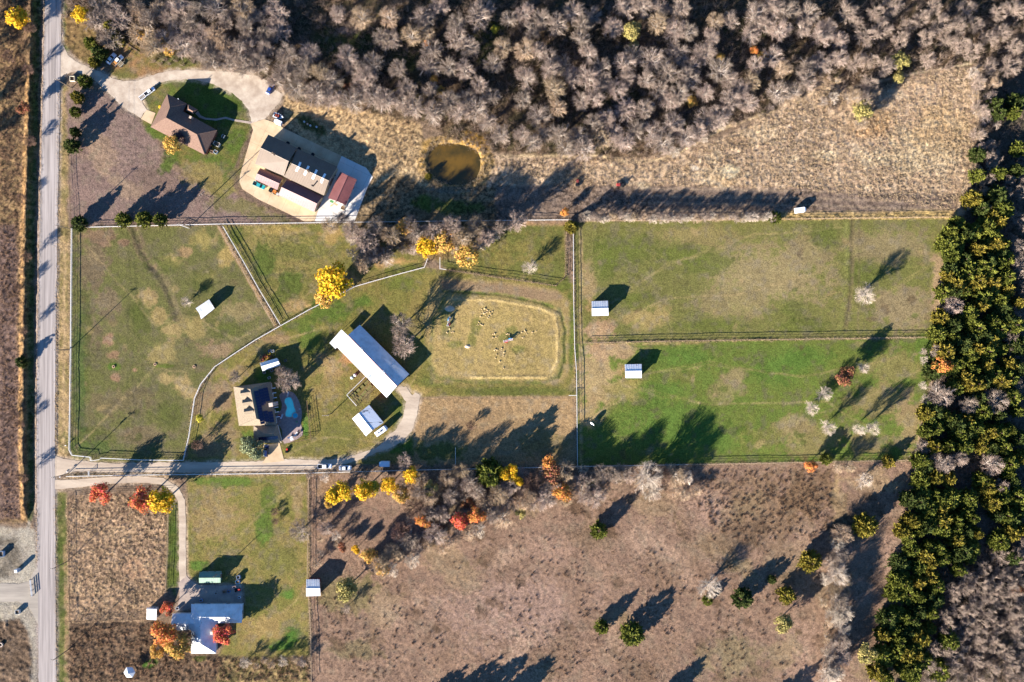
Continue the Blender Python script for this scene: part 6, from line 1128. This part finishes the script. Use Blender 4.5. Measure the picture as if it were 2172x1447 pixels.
# ---------------------------------------------------------------- vehicles
rub = mat('tyre_rubber', (0.012, 0.012, 0.012), rough=0.9); rimm = mat('wheel_rim', C(190, 190, 190), rough=0.35, metal=0.7); head_m = mat('headlight_glass', C(235, 235, 230), rough=0.1); tail_m = mat('tail_light', (0.35, 0.01, 0.01), rough=0.2); seat_m = mat('dark_bed_liner', (0.012, 0.013, 0.016), rough=0.85)
def paint(n_, c): return mat('car_paint_' + n_, c, None, rough=0.28, spec=0.5)
def loft(secs):
    """secs: (x, half width low, half width mid, half width top, z low, z mid, z top)"""
    mb = MB(); rings = []
    for x, w0, w1, w2, z0, z1, z2 in secs: rings.append([(x, -w0, z0), (x, w0, z0), (x, w1, z1), (x, w2, z2), (x, -w2, z2), (x, -w1, z1)])
    vs_ = [p for r in rings for p in r]; k = 6; fs = []
    for i in range(len(rings) - 1):
        for j in range(k): a = i * k + j; b_ = i * k + (j + 1) % k; fs.append((a, a + k, b_ + k, b_))
    fs += [tuple(range(k)), tuple(range(len(vs_) - 1, len(vs_) - k - 1, -1))]
    return mb.add(vs_, fs)
def wheels(root, xs, hw, r_=0.36):
    for x in xs:
        for s_ in (-1, 1):
            wv_ = MB().tube((x, s_ * (hw - 0.2), r_), (x, s_ * hw, r_), r_, n=14).build('wheel', rub, root, world=False); MB().tube((x, s_ * (hw - 0.02), r_), (x, s_ * (hw + 0.015), r_), r_ * 0.6, n=10).build('rim', rimm, wv_, world=False)
def car(kind, px, py, ang, label, pm, group=None, Ls=1.0):
    x, y, _ = W(px, py, 0.8); name = dict(sedan='parked_car', pickup='pickup_truck', suv='parked_car')[kind]; root = empty(name, (x, y, 0.02), R(ang)); tag(root, label, 'pickup' if kind == 'pickup' else 'car', group); root.scale = (Ls, Ls, Ls)
    if kind == 'sedan':
        loft([(-2.35, .7, .78, .7, .35, .6, .85), (-2.2, .84, .9, .8, .25, .6, .98), (-1.0, .9, .93, .84, .22, .6, 1.0), (0.9, .9, .93, .84, .22, .6, .98), (1.9, .84, .9, .78, .25, .55, .88), (2.35, .66, .74, .66, .35, .5, .68)]).build('body', pm, root, False)
        cab = [(-1.75, .70, .72, .70, .9, .93, .95), (-1.0, .76, .74, .60, .9, 1.15, 1.38), (0.1, .76, .74, .60, .9, 1.15, 1.40), (0.95, .72, .72, .70, .9, .95, .97)]; rf = (-1.05, 0.15, 0.60, 1.40); ws_ = (0.15, 0.9); rw = (-1.7, -1.05)
    elif kind == 'suv':
        loft([(-2.3, .8, .88, .8, .4, .7, 1.05), (-2.2, .88, .95, .86, .3, .7, 1.1), (1.0, .9, .96, .88, .28, .7, 1.1), (2.0, .86, .92, .8, .3, .65, 1.0), (2.35, .7, .78, .7, .4, .6, .8)]).build('body', pm, root, False)
        cab = [(-2.2, .8, .8, .74, 1.0, 1.05, 1.1), (-2.0, .82, .8, .66, 1.0, 1.4, 1.68), (0.2, .82, .8, .66, 1.0, 1.4, 1.70), (1.05, .8, .8, .76, 1.0, 1.05, 1.1)]; rf = (-1.95, 0.2, 0.66, 1.70); ws_ = (0.25, 1.0); rw = (-2.22, -1.98)
    else:
        loft([(-2.85, .9, .96, .92, .45, .7, 1.02), (-0.75, .92, .98, .94, .4, .7, 1.04), (1.3, .92, .98, .9, .4, .75, 1.1), (2.5, .9, .95, .84, .42, .75, 1.05), (2.85, .74, .8, .74, .5, .7, .92)]).build('body', pm, root, False)
        cab = [(-0.95, .84, .84, .78, 1.0, 1.05, 1.08), (-0.85, .84, .82, .66, 1.0, 1.45, 1.80), (0.7, .84, .82, .66, 1.0, 1.45, 1.82), (1.45, .82, .82, .76, 1.0, 1.08, 1.1)]; rf = (-0.85, 0.7, 0.66, 1.82); ws_ = (0.75, 1.4); rw = (-0.95, -0.86)
        bed = MB().box((-1.83, 0, 1.05), (1.8, 1.56, 0.06)).build('bed_liner', seat_m, root, False)
        for s_ in (-1, 1): MB().box((-1.83, s_ * 0.87, 1.16), (1.95, 0.14, 0.24)).build('bed_side', pm, root, False)
        MB().box((-2.8, 0, 1.16), (0.1, 1.7, 0.24)).build('tailgate', pm, root, False)
    loft(cab).build('greenhouse', glass_d, root, False)
    x0, x1, hw, zt = rf; MB().box(((x0 + x1) / 2, 0, zt + 0.02), (x1 - x0 + 0.06, hw * 2 + 0.04, 0.06)).build('roof', pm, root, False)
    for s_ in (-1, 1):
        for xx in (x0 + 0.06, (x0 + x1) / 2, x1 - 0.06): MB().add([(xx - .05, s_ * (hw + .1), 1.05), (xx + .05, s_ * (hw + .1), 1.05), (xx + .05, s_ * (hw + .005), zt), (xx - .05, s_ * (hw + .005), zt), (xx - .05, s_ * (hw + .14), 1.05), (xx + .05, s_ * (hw + .14), 1.05), (xx + .05, s_ * (hw + .04), zt), (xx - .05, s_ * (hw + .04), zt)], [(4, 5, 6, 7), (0, 3, 2, 1), (0, 4, 7, 3), (1, 2, 6, 5)]).build('pillar', pm, root, False)
    hw2 = 0.9 if kind != 'pickup' else 0.95; wheels(root, (-1.4, 1.4) if kind != 'pickup' else (-1.8, 1.75), hw2, 0.34 if kind == 'sedan' else 0.4)
    nx = 2.33 if kind != 'pickup' else 2.82; bxn = -2.33 if kind != 'pickup' else -2.86
    for s_ in (-1, 1):
        MB().box((nx - 0.12, s_ * 0.62, 0.68 if kind == 'sedan' else 0.85), (0.2, 0.3, 0.14)).build('headlight', head_m, root, False); MB().box((bxn + 0.04, s_ * 0.66, 0.82), (0.1, 0.24, 0.16)).build('tail_light', tail_m, root, False); MB().box((0.75, s_ * (hw2 + 0.08), 1.05), (0.12, 0.2, 0.12)).build('side_mirror', pm, root, False)
    return root
pw = paint('white', C(244, 244, 244, 0.8)); pb = paint('blue', (0.012, 0.05, 0.25)); pt = paint('teal', (0.02, 0.25, 0.27)); pdb = paint('dark_blue', (0.008, 0.018, 0.07)); por = paint('rust', C(214, 150, 84)); 
car('sedan', 236, 124, 52, 'white car parked in the shade of the dark evergreen', pw)
op = car('pickup', 250, 128, 45, 'old white pickup with an orange rusty hood end', pw, Ls=0.85)
for c_ in list(op.children):
    if c_.name.startswith('bed_side') or c_.name.startswith('tailgate') or c_.name.startswith('bed_liner'): c_.data.materials[0] = por
car('pickup', 317, 194, 36, 'white pickup parked by the brown house drive with a small trailer', pw, Ls=0.8)
car('sedan', 573, 188, 62, 'bright blue car at the end of the gravel turnaround', pb, Ls=0.95)
car('pickup', 549.5, 393, -24, 'old teal pickup parked beside the pink-red shed', pt, Ls=0.85)
car('suv', 564, 956, 84, 'dark blue car on the drive below the solar house', pdb, Ls=1.0)
car('pickup', 689, 989, 2, 'white pickup on the driveway fence, leftmost of three vehicles', pw, Ls=0.93); car('sedan', 732, 993, 1, 'white sedan on the driveway fence, middle of three vehicles', pw, Ls=1.0)
def trailer(name, px, py, ang, label, L, Wd, Hh, m, cat='trailer', extras=True, nose=0.5):
    x, y, _ = W(px, py, Hh); root = empty(name, (x, y, 0.02), R(ang)); tag(root, label, cat); h2 = L / 2; w2 = Wd / 2
    loft([(-h2, w2 * .94, w2, w2 * .9, .5, .8, Hh - .08), (-h2 + .15, w2, w2, w2 * .94, .45, .8, Hh), (h2 - nose, w2, w2, w2 * .94, .45, .8, Hh), (h2, w2 * .6, w2 * .66, w2 * .6, .5, .8, Hh - nose * 0.35)]).build('body', m, root, False)
    wheels(root, (-0.2, -0.95) if L > 4.2 else (-0.3,), w2 + 0.08, 0.33)
    MB().tube((h2 - 0.1, 0, 0.5), (h2 + 1.0, 0, 0.5), 0.06, n=6).build('drawbar', dark_m, root, False); MB().tube((h2 + 0.8, 0, 0.0), (h2 + 0.8, 0, 0.6), 0.05, n=6).build('jack', dark_m, root, False)
    MB().box((0.3, -w2 - 0.01, 1.2), (0.75, 0.04, 1.5 if Hh > 2.0 else 0.8)).build('door', trimw, root, False)
    if extras:
        MB().box((0, 0, Hh + 0.1), (0.7, 0.6, 0.22), 0, 0.85).build('roof_vent', dark_m, root, False); MB().box((-h2 * .5, 0, Hh + 0.06), (0.5, 0.5, 0.12)).build('roof_hatch', steel, root, False)
        for s_ in (-1, 1): MB().box((-h2 * .5, s_ * (w2 + 0.005), 1.5), (0.9, 0.04, 0.5)).build('window', glass_d, root, False)
    return root
white_p = mat('trailer_white', C(240, 240, 238, 0.78), C(222, 224, 226, 0.78), 1.0, 0.45)
trailer('camper_trailer', 808, 914.5, 36, 'white camper trailer beside the streaked shelter', 4.9, 2.1, 2.5, white_p)
trailer('enclosed_trailer', 815, 985, 180, 'white enclosed trailer, rightmost on the driveway fence', 4.0, 2.1, 2.2, mat('pale_blue_white', C(206, 220, 228, 0.78), rough=0.5), extras=False, nose=0.7)
trailer('small_trailer', 589, 258.6, 155, 'small white rounded trailer behind the boat near the apron', 3.0, 1.7, 1.8, white_p, extras=False, nose=0.6)
trailer('stock_trailer', 1699, 445, 8, 'white trailer parked at the fence of the tan field', 4.0, 1.9, 2.1, white_p, extras=False)
# boat on its trailer
x, y, _ = W(590.7, 246.5, 1); boat = empty('motor_boat', (x, y, 0.02), R(-18)); tag(boat, 'white open boat with red-brown seats near the concrete apron', 'boat')
loft([(-2.0, .6, .85, .9, .55, .8, 1.2), (0, .6, .9, .95, .5, .8, 1.2), (1.2, .4, .65, .7, .6, .9, 1.25), (2.0, .05, .08, .1, .9, 1.1, 1.35)]).build('hull', white_p, boat, False)
MB().box((-0.5, 0, 1.22), (2.3, 1.3, 0.05)).build('cockpit', seat_m, boat, False)
for a in (-0.9, 0.0): MB().box((a, 0, 1.32), (0.5, 1.0, 0.22)).build('seat', mat('boat_seat', C(160, 70, 56)), boat, False)
MB().box((0.75, 0, 1.45), (0.06, 1.2, 0.4)).build('windscreen', glass_d, boat, False); MB().box((-2.1, 0, 1.15), (0.35, 0.4, 0.8)).build('outboard_motor', dark_m, boat, False); wheels(boat, (-0.4,), 0.95, 0.3)
# flat and frame trailers
def flatbed(name, px, py, ang, label, L, Wd, m, beams=0, rail=0.0):
    x, y, _ = W(px, py, .6); root = empty(name, (x, y, 0.02), R(ang)); tag(root, label, 'trailer')
    for s_ in (-1, 1): MB().box((0, s_ * (Wd / 2 - .06), .55 + rail / 2), (L, .12, .14 + rail)).build('side_rail', m, root, False)
    for k in range(5): MB().box((-L / 2 + .1 + k * (L - .2) / 4, 0, .55), (.1, Wd - .1, .1)).build('crossbeam', m, root, False)
    if not beams: MB().box((0, 0, .52), (L - .1, Wd - .2, .05)).build('deck', wood_w, root, False)
    else: MB().box((0, Wd * .2, .72), (L * 1.02, .22, .22)).build('steel_beam', pipe_r, root, False)
    wheels(root, (-.2,), Wd / 2 + .12, .3); MB().tube((L / 2, 0, .5), (L / 2 + .9, 0, .5), .05, n=6).build('drawbar', m, root, False); return root
flatbed('trailer_frame', 278.6, 103, -33, 'black steel trailer frame with a long beam at the wood edge', 5.0, 2.2, dark_m, 1); flatbed('utility_trailer', 302, 206, 36, 'small open utility trailer behind the white pickup', 2.4, 1.6, white_p, 0, .3); flatbed('utility_trailer', 256.5, 136.5, 45, 'cream box trailer beside the old rusty pickup', 2.0, 1.6, mat('cream_paint', C(232, 216, 184), rough=.6), 0, .5)
# ---------------------------------------------------------------- small things
cm = {}
def colm(n_, *c): return mat('plain_' + n_, C(*c), rough=0.6)
def barrel(px, py, label, m, r_=.35, h=.9, group=None):
    p = W(px, py, h); root = empty('barrel', (p[0], p[1], gh(px, py))); tag(root, label, 'barrel', group); MB().lathe([(r_ * .9, 0), (r_, .08), (r_, h * .32), (r_ * 1.05, h * .34), (r_, h * .36), (r_, h * .66), (r_ * 1.05, h * .68), (r_, h * .7), (r_, h * .95), (r_ * .92, h), (0, h * .99)], 14).build('drum', m, root, False); MB().tube((r_ * .5, 0, h * .97), (r_ * .5, 0, h + .05), .06, n=8).build('cap', dark_m, root, False); return root
def table(px, py, ang, label, m, L=1.8, Wd=.8, h=.75):
    p = W(px, py, h); root = empty('table', (p[0], p[1], .06), R(ang)); tag(root, label, 'table'); MB().box((0, 0, h), (L, Wd, .06)).build('tabletop', m, root, False)
    for a in (-1, 1):
        for b_ in (-1, 1): MB().tube((a * (L / 2 - .1), b_ * (Wd / 2 - .08), 0), (a * (L / 2 - .1), b_ * (Wd / 2 - .08), h), .035, n=6).build('leg', m, root, False)
    return root
def crate(px, py, ang, label, m, s_=(1.0, 1.0, .7), z=0.0):
    p = W(px, py, s_[2]); root = empty('crate', (p[0], p[1], .05 + z), R(ang)); tag(root, label, 'crate')
    for k in (-1, 1):
        MB().box((k * s_[0] / 2, 0, s_[2] / 2), (.06, s_[1], s_[2])).build('end_panel', m, root, False); MB().box((0, k * s_[1] / 2, s_[2] / 2), (s_[0] - .08, .06, s_[2] * .96)).build('side_panel', m, root, False)
    MB().box((0, 0, .08), (s_[0] - .1, s_[1] - .1, .06)).build('base', m, root, False); MB().box((0, 0, s_[2] * .7), (s_[0] - .14, s_[1] - .14, .04)).build('contents', wood_w, root, False); return root
def mower(px, py, ang, label, m, cat='mower', Ls=1.0):
    p = W(px, py, .7); root = empty('riding_mower', (p[0], p[1], .03), R(ang)); tag(root, label, cat); root.scale = (Ls, Ls, Ls); loft([(.1, .3, .34, .3, .35, .6, .8), (.8, .3, .34, .3, .35, .6, .8), (1.0, .22, .26, .22, .4, .55, .68)]).build('hood', m, root, False); MB().box((-.3, 0, .38), (1.3, .8, .14)).build('chassis', dark_m, root, False)
    MB().box((-.45, 0, .62), (.45, .5, .14)).box((-.68, 0, .85), (.1, .5, .4)).build('seat', seat_m, root, False); MB().tube((.05, 0, .8), (-.1, 0, 1.05), .03, n=6).build('steering_column', dark_m, root, False)
    for xx, rr_ in ((.7, .2), (-.55, .3)):
        for s_ in (-1, 1): MB().tube((xx, s_ * .36, rr_), (xx, s_ * .55, rr_), rr_, n=12).build('wheel', rub, root, False)
    return root
def tank(px, py, label, m, r_=.75, h=1.2, group=None):
    p = W(px, py, h); root = empty('water_tank', (p[0], p[1], 0)); tag(root, label, 'tank', group); MB().lathe([(r_, -.1), (r_, h * .85), (r_ * .6, h * .97), (r_ * .25, h), (0, h)], 18).build('shell', m, root, False); MB().tube((0, 0, h - .05), (0, 0, h + .1), r_ * .25, n=12).build('lid', trimw, root, False); return root
tank(746, 801.5, 'greenish-white round tank on the lawn, lower of two', colm('pale_green', 206, 226, 206), .6, 1.0); tank(752.5, 796, 'white round tank on the lawn, upper of two', colm('offwhite', 236, 238, 230), .6, 1.0)
mower(608, 956, 80, 'small red riding mower right of the solar house drive', colm('mred', 220, 60, 40)); mower(579, 405, -25, 'small orange tractor at the end of the pink-red shed', colm('morange', 216, 130, 60), 'tractor', 1.7); mower(586, 410, -25, 'small grey tractor behind the orange one by the shed', colm('mgrey', 200, 196, 190), 'tractor', 1.3)
mower(1316, 392, 180, 'red farm implement in the ploughed strip, right one', colm('ired', 160, 60, 56), 'implement', 1.6); mower(1225, 388, 90, 'red farm implement in the ploughed strip, left one', colm('ired2', 140, 64, 58), 'implement', 1.4)
table(704, 427.5, -22, 'green table on the concrete below the red-roofed shed', colm('tgreen', 90, 150, 90), 1.4, .9); table(712, 433, -30, 'wooden workbench on the concrete below the red-roofed shed', colm('bench', 200, 170, 130), 1.6, .7); crate(727, 441, -20, 'open wooden pallet crate on the white concrete', colm('pallet', 206, 178, 136), (1.3, 1.3, .6)); table(703, 436, 40, 'small sawhorse table on the white concrete', colm('saw', 216, 190, 120), 1.0, .4)
for k, (px, py) in enumerate(((691, 402), (695, 393), (700, 384), (705, 378), (709, 371), (686, 411))): barrel(px, py, f'dark drum {("lowest", "third", "fifth", "fourth", "topmost", "bottom")[k]} in the row between workshop and red-roofed shed' if False else 'dark drum in the row between workshop and red-roofed shed', dark_m, .4, 1.0, 'drums between the sheds')
for k, (px, py, lb) in enumerate(((610, 303, 'left dark drum behind the tan workshop'), (634, 315, 'middle dark drum behind the tan workshop'), (663, 327, 'right dark drum behind the tan workshop'))): barrel(px, py, lb, dark_m, .6, 1.0)
for px, py, c_, lb in ((652, 263, (240, 200, 170), 'peach-coloured bucket in the workshop shadow'), (645, 258, (230, 230, 230), 'white bucket in the workshop shadow, left'), (658, 266, (236, 236, 230), 'white bucket in the workshop shadow, middle'), (671, 269, (232, 234, 236), 'white bucket in the workshop shadow, right')): barrel(px, py, lb, colm(f'buck{int(px)}', *c_), .35, .5)
# well bin by the road
p = W(152.5, 166.5, 1.1); wb = empty('square_bin', (p[0], p[1], 0)); tag(wb, 'square cream-rimmed open bin at the drive entrance by the road', 'bin')
for a, b_, sx_, sy_ in ((.85, 0, .18, 1.9), (-.85, 0, .18, 1.9), (0, .85, 1.5, .18), (0, -.85, 1.5, .18)): MB().box((a, b_, .55), (sx_, sy_, 1.1)).build('side_panel', colm('binrim', 240, 222, 190), wb, False)
MB().box((0, 0, .4), (1.5, 1.5, .2)).build('contents', wood_w, wb, False)
# things behind the brown house
for px, py, s_, c_, lb in ((459, 305, (2.3, 1.5, 1.3), (246, 240, 226), 'long white storage box behind the brown house'), (457, 322, (1.3, 1.2, .9), (226, 240, 246), 'pale blue-white chest behind the brown house'), (449, 322, (1.1, .9, .8), (214, 176, 150), 'tan crate behind the brown house'), (446, 314, (.9, .9, .7), (60, 62, 66), 'dark crate behind the brown house'), (473, 289, (1.0, 1.2, .6), (210, 220, 224), 'square pale frame table crate in the brown house shadow')): crate(px, py, -28, lb, colm(f'cr{px}{py}', *c_), s_)
barrel(338.5, 226.5, 'bright yellow bush-like drum at the left wall of the brown house', colm('ydrum', 240, 190, 40), .55, .9)
# toys beside the pool shed
for k, (px, py, c_, lb) in enumerate(((553, 757, (220, 190, 120), 'yellow-tan toy box left of the toy row'), (556, 764, (196, 40, 46), 'red toy box at the corner of the pool shed'), (561, 755, (206, 50, 44), 'red toy crate in the toy row'), (565, 757.5, (236, 150, 50), 'orange toy crate in the toy row'), (570, 750, (230, 190, 40), 'yellow toy crate in the upper toy row'), (581, 753, (214, 190, 50), 'yellow toy crate at the right of the toy row'), (578, 745, (206, 220, 230), 'pale blue toy crate at the top of the toy row'), (572, 744.5, (120, 160, 210), 'blue toy crate at the top of the toy row'), (574, 757, (120, 60, 40), 'brown toy crate in the toy row'))): crate(px, py, 15, lb, colm(f'toy{k}', *c_), (1.0, .8, .7))
for k, (px, py, c_, lb) in enumerate(((570.5, 801.5, (226, 232, 236), 'white chest in the yard below the pool shed'), (591, 785, (226, 230, 236), 'pale chest right of the pool shed'), (576, 786, (180, 196, 210), 'grey-blue crate at the pool shed door'), (560, 790.5, (170, 190, 200), 'grey crate under the pool shed eave'), (605, 765, (90, 110, 120), 'dark crate in the pool shed shadow'))): crate(px, py, 20, lb, colm(f'yc{k}', *c_), (.9, .8, .7))
# patio furniture
def lounger(px, py, ang, label, m, group=None):
    p = W(px, py, .3); root = empty('lounge_chair', (p[0], p[1], .06), R(ang)); tag(root, label, 'lounge chair', group); MB().box((.25, 0, .35), (1.3, .62, .08)).build('seat', m, root, False); MB().add([(-.4, -.31, .33), (-.4, .31, .33), (-.95, .31, .8), (-.95, -.31, .8), (-.4, -.31, .41), (-.4, .31, .41), (-.95, .31, .88), (-.95, -.31, .88)], [(4, 5, 6, 7), (3, 2, 1, 0), (0, 1, 5, 4), (1, 2, 6, 5), (2, 3, 7, 6), (3, 0, 4, 7)]).build('backrest', m, root, False)
    for a in (-.3, .8):
        for b_ in (-.26, .26): MB().tube((a, b_, 0), (a, b_, .34), .03, n=6).build('leg', steel, root, False)
lounger(628, 921, 60, 'white lounge chair on the sunlit end of the pool deck, left', colm('lw', 236, 230, 222)); lounger(635, 917, 60, 'brown lounge chair on the sunlit end of the pool deck', colm('lb', 120, 96, 80)); lounger(616, 928, 10, 'white lounge chair at the lower edge of the pool deck', colm('lw2', 240, 240, 240)); lounger(598, 883, 70, 'pale lounge chair left of the pool water', colm('lw3', 214, 220, 226)); lounger(611, 836, 80, 'pale lounge chair at the top of the pool deck', colm('lw4', 206, 206, 206))
table(593, 882, 0, 'red-topped small table between house and pool', colm('rt', 196, 80, 70), .8, .8); table(619, 932, 20, 'white patio table at the lower deck edge', colm('wt', 240, 240, 236), 1.2, .8); barrel(635, 868, 'pale planter pot right of the pool', colm('pot', 200, 190, 190), .3, .5); barrel(629, 895, 'green planter pot below the spa', colm('potg', 120, 170, 110), .3, .5)
# septic rings
for px, lb in ((241, 'left pale ring cover in the left paddock line'), (329, 'middle pale ring cover in the left paddock line'), (412, 'right pale ring cover in the left paddock line')):
    p = W(px, 778 if px != 329 else 773); root = empty('ring_cover', (p[0], p[1], gh(px, 776))); tag(root, lb, 'ring cover', 'ring covers'); MB().lathe([(.55, -.1), (.55, .25), (.36, .27), (.33, .12)], 16).build('ring', colm('ringtan', 224, 180, 140), root, False); MB().lathe([(0, .14), (.34, .12)], 16).build('lid', dark_m, root, False)
# horse jumps in the arena
def jump(px, py, ang, label, blue_end):
    p = W(px, py, .7); root = empty('horse_jump', (p[0], p[1], .02), R(ang)); tag(root, label, 'horse jump'); jb = colm('jblue', 70, 170, 214); jr = colm('jred', 206, 70, 60); jw = colm('jwhite', 244, 244, 244)
    for xx in (-1.7, 1.7):
        for s_ in (-.35, .35): MB().box((xx, s_, .65), (.12, .12, 1.3)).build('standard', jw, root, False)
        MB().box((xx, 0, 1.1), (.1, .8, .14)).build('wing_rail', jw, root, False)
    for k, m_ in enumerate((jw, jr, jw)): MB().tube((-1.9, (k - 1) * .22, .5 + .25 * k), (1.9, (k - 1) * .22, .5 + .25 * k), .08, n=8).build('pole', m_, root, False)
    MB().box((blue_end, .45, .75), (1.3, .5, .9), 0, .5).build('blue_panel', jb, root, False); MB().box((-blue_end, -.5, .3), (1.2, .4, .5)).build('flower_box', jr if blue_end > 0 else jw, root, False)
jump(952, 682, 75, 'horse jump with blue panel and red poles on the left of the arena', 0.9); jump(1078, 722, 14, 'horse jump with blue panel right of the arena centre', 0.9)
# white stones in the arena
rgs = random.Random(21); rockm = mat('pale_rock', C(226, 196, 146), C(196, 164, 118), 2.0, .9, obj=.12)
for cx0, cy0, sp_, n_ in ((1032, 663, 10, 22), (1017, 688, 7, 10), (1049, 713, 6, 6), (1078, 708, 6, 5), (970, 652, 6, 5), (955, 700, 6, 6), (1060, 752, 14, 12), (1120, 700, 20, 8)):
    for k in range(n_):
        px, py = cx0 + rgs.gauss(0, sp_ * .6), cy0 + rgs.gauss(0, sp_ * .6); r_ = rgs.uniform(.18, .42); x, y, _ = W(px, py); mb = MB(); mb.lathe([(r_ * .9, -.1), (r_, r_ * .3), (r_ * .7, r_ * .65), (0.02, r_ * .75)], 6); o = mb.build('stone', rockm); o.location = (x, y, gh(px, py)); o.rotation_euler = (rgs.uniform(-.2, .2), rgs.uniform(-.2, .2), rgs.uniform(0, 6)); o.scale = (1, rgs.uniform(.6, 1), 1); tag(o, 'pale stone lying loose on the arena ground', 'stone', 'pale stones in the arena')
for px, py, r_, lb in ((954, 655, 1.6, 'pale sand heap at the upper left of the arena'), (992, 735, 1.0, 'white sand heap low in the arena')):
    x, y, _ = W(px, py); mb = MB(); mb.lathe([(r_, -.1), (r_ * .8, .12), (r_ * .4, .3), (.02, .38)], 14, (0, 0, 0)); o = mb.build('sand_heap', mat('pale_sand', C(240, 212, 178), C(224, 194, 160), 2.0), smooth=True); o.location = (x, y, gh(px, py)); o.scale = (1.3, .8, 1); tag(o, lb, 'heap')
# satellite dish in the lower pasture
p = W(1256, 899, 1.2); sdh = empty('satellite_dish', (p[0], p[1], 0), R(225)); tag(sdh, 'white satellite dish on a post in the lower right pasture', 'satellite dish')
mb = MB(); mb.lathe([(.02, -.3), (.4, -.26), (.8, -.12), (1.1, .08), (1.05, .1), (.75, -.08), (.02, -.24)], 20); o = mb.build('dish', trimw, sdh, False, True); o.location = (0, 0, 1.5); o.scale = (.85, .85, .85); o.rotation_euler = (0, R(70), 0); MB().tube((-.1, 0, 0), (-.1, 0, 1.4), .08, n=8).build('post', steel, sdh, False)
MB().tube((0, 0, 1.3), (.9, 0, 1.9), .03, n=6).build('feed_arm', steel, sdh, False)
# lower-left yard
for k, (px, py, s_, c_, lb) in enumerate(((505, 1225, (1.2, 1.2, 1.2), (190, 206, 230), 'pale blue box at the top of the junk row by the green shed'), (504, 1235, (1.4, 1.2, .9), (70, 140, 200), 'blue box in the junk row by the green shed'), (497, 1246, (1.2, .9, .6), (214, 190, 190), 'pinkish crate in the junk row'), (475, 1256, (1.4, 1.1, .9), (176, 150, 136), 'tan crate in the yard between the sheds'), (485, 1255, (.9, .9, .8), (90, 130, 180), 'blue crate in the yard between the sheds'), (507, 1268, (.8, .8, .9), (220, 230, 240), 'white box at the right end of the yard'), (457.6, 1259, (.8, .8, .6), (210, 206, 200), 'pale crate in the middle of the yard'), (426, 1274, (.9, .9, .9), (150, 180, 220), 'pale blue box against the bottom-left house'), (376, 1291, (1.1, .9, .9), (230, 236, 246), 'white box beside the small red tree'))): crate(px, py, 10, lb, colm(f'jk{k}', *c_), s_)
mower(503.5, 1252, 10, 'red riding mower in the junk row by the green shed', colm('mred2', 214, 60, 50), 'mower', 1.2)
# construction entrance left of the road
p = W(65, 1248, .9); cb = empty('road_barrier', (p[0], p[1], .03), R(96)); tag(cb, 'white and black barricade across the side road', 'barricade')
for k in range(3):
    MB().box((0, -.1, .45 + .35 * k), (6.4, .06, .2)).build('barrier_board', trimw, cb, False)
for a in (-3, -1, 1, 3): MB().box((a, 0, .6), (.1, .1, 1.3)).build('post', pipe_r, cb, False); MB().box((a, .2, .05), (.1, 1.4, .08)).build('foot', pipe_r, cb, False)
x, y, _ = W(35, 1211, 1.8); pt_ = empty('portable_toilet', (x, y, 0)); tag(pt_, 'pale portable toilet beside the side road', 'portable toilet'); MB().box((0, 0, 1.1), (1.2, 1.2, 2.2), 0.1).build('cabin', colm('ptw', 214, 224, 232), pt_, False); MB().box((0, 0, 2.3), (1.26, 1.26, .22), .1, .8).build('roof', trimw, pt_, False); MB().box((.62, .06, 1.05), (.04, .8, 1.9), .1).build('door', colm('ptd', 160, 180, 200), pt_, False)
crate(36, 1299, 5, 'white square utility box below the side road', colm('ub', 240, 238, 230), (1.5, 1.5, 1.2)); crate(2, 1176, 0, 'pale blue box at the left edge above the side road', colm('ub2', 190, 210, 230), (1.6, 2.0, 1.4))
p = W(3, 1367); rr = empty('concrete_ring', (p[0], p[1], gh(3, 1367))); tag(rr, 'tan concrete ring at the left edge below the side road', 'concrete ring'); MB().lathe([(.85, -.1), (.85, .6), (.55, .6), (.55, 0)], 18).build('ring', colm('cring', 226, 200, 176), rr, False)
# garden beds inside the garden fence
for k, (px, py) in enumerate(((752, 836), (760, 828), (768, 820), (776, 812), (762, 846), (772, 834), (783, 822))):
    x, y, _ = W(px, py); root = empty('garden_bed', (x, y, .0), R(-45)); tag(root, 'timber-edged planting bed inside the white garden fence', 'garden bed', 'garden beds'); MB().box((0, 0, .1), (1.0, 2.6, .2)).build('soil', mat('garden_soil', C(150, 124, 84), C(104, 116, 50), 2.0), root, False)
    for s_ in (-1, 1): MB().box((s_ * .55, 0, .13), (.1, 2.8, .26)).build('edging', wood_w, root, False)
# mailboxes and roadside posts
for px, py, lb in ((128, 1012, 'white mailbox on a post between the driveway mouths'), (140, 945, 'white mailbox post at the lower corner of the left paddock'), (143, 1001, 'dark mailbox post beside the driveway gate')):
    p = W(px, py, 1); root = empty('mailbox', (p[0], p[1], 0)); tag(root, lb, 'mailbox'); MB().box((0, 0, .5), (.1, .1, 1.1)).build('post', wood_w, root, False); MB().box((-.1, 0, 1.15), (.5, .25, .28)).build('box', trimw, root, False)
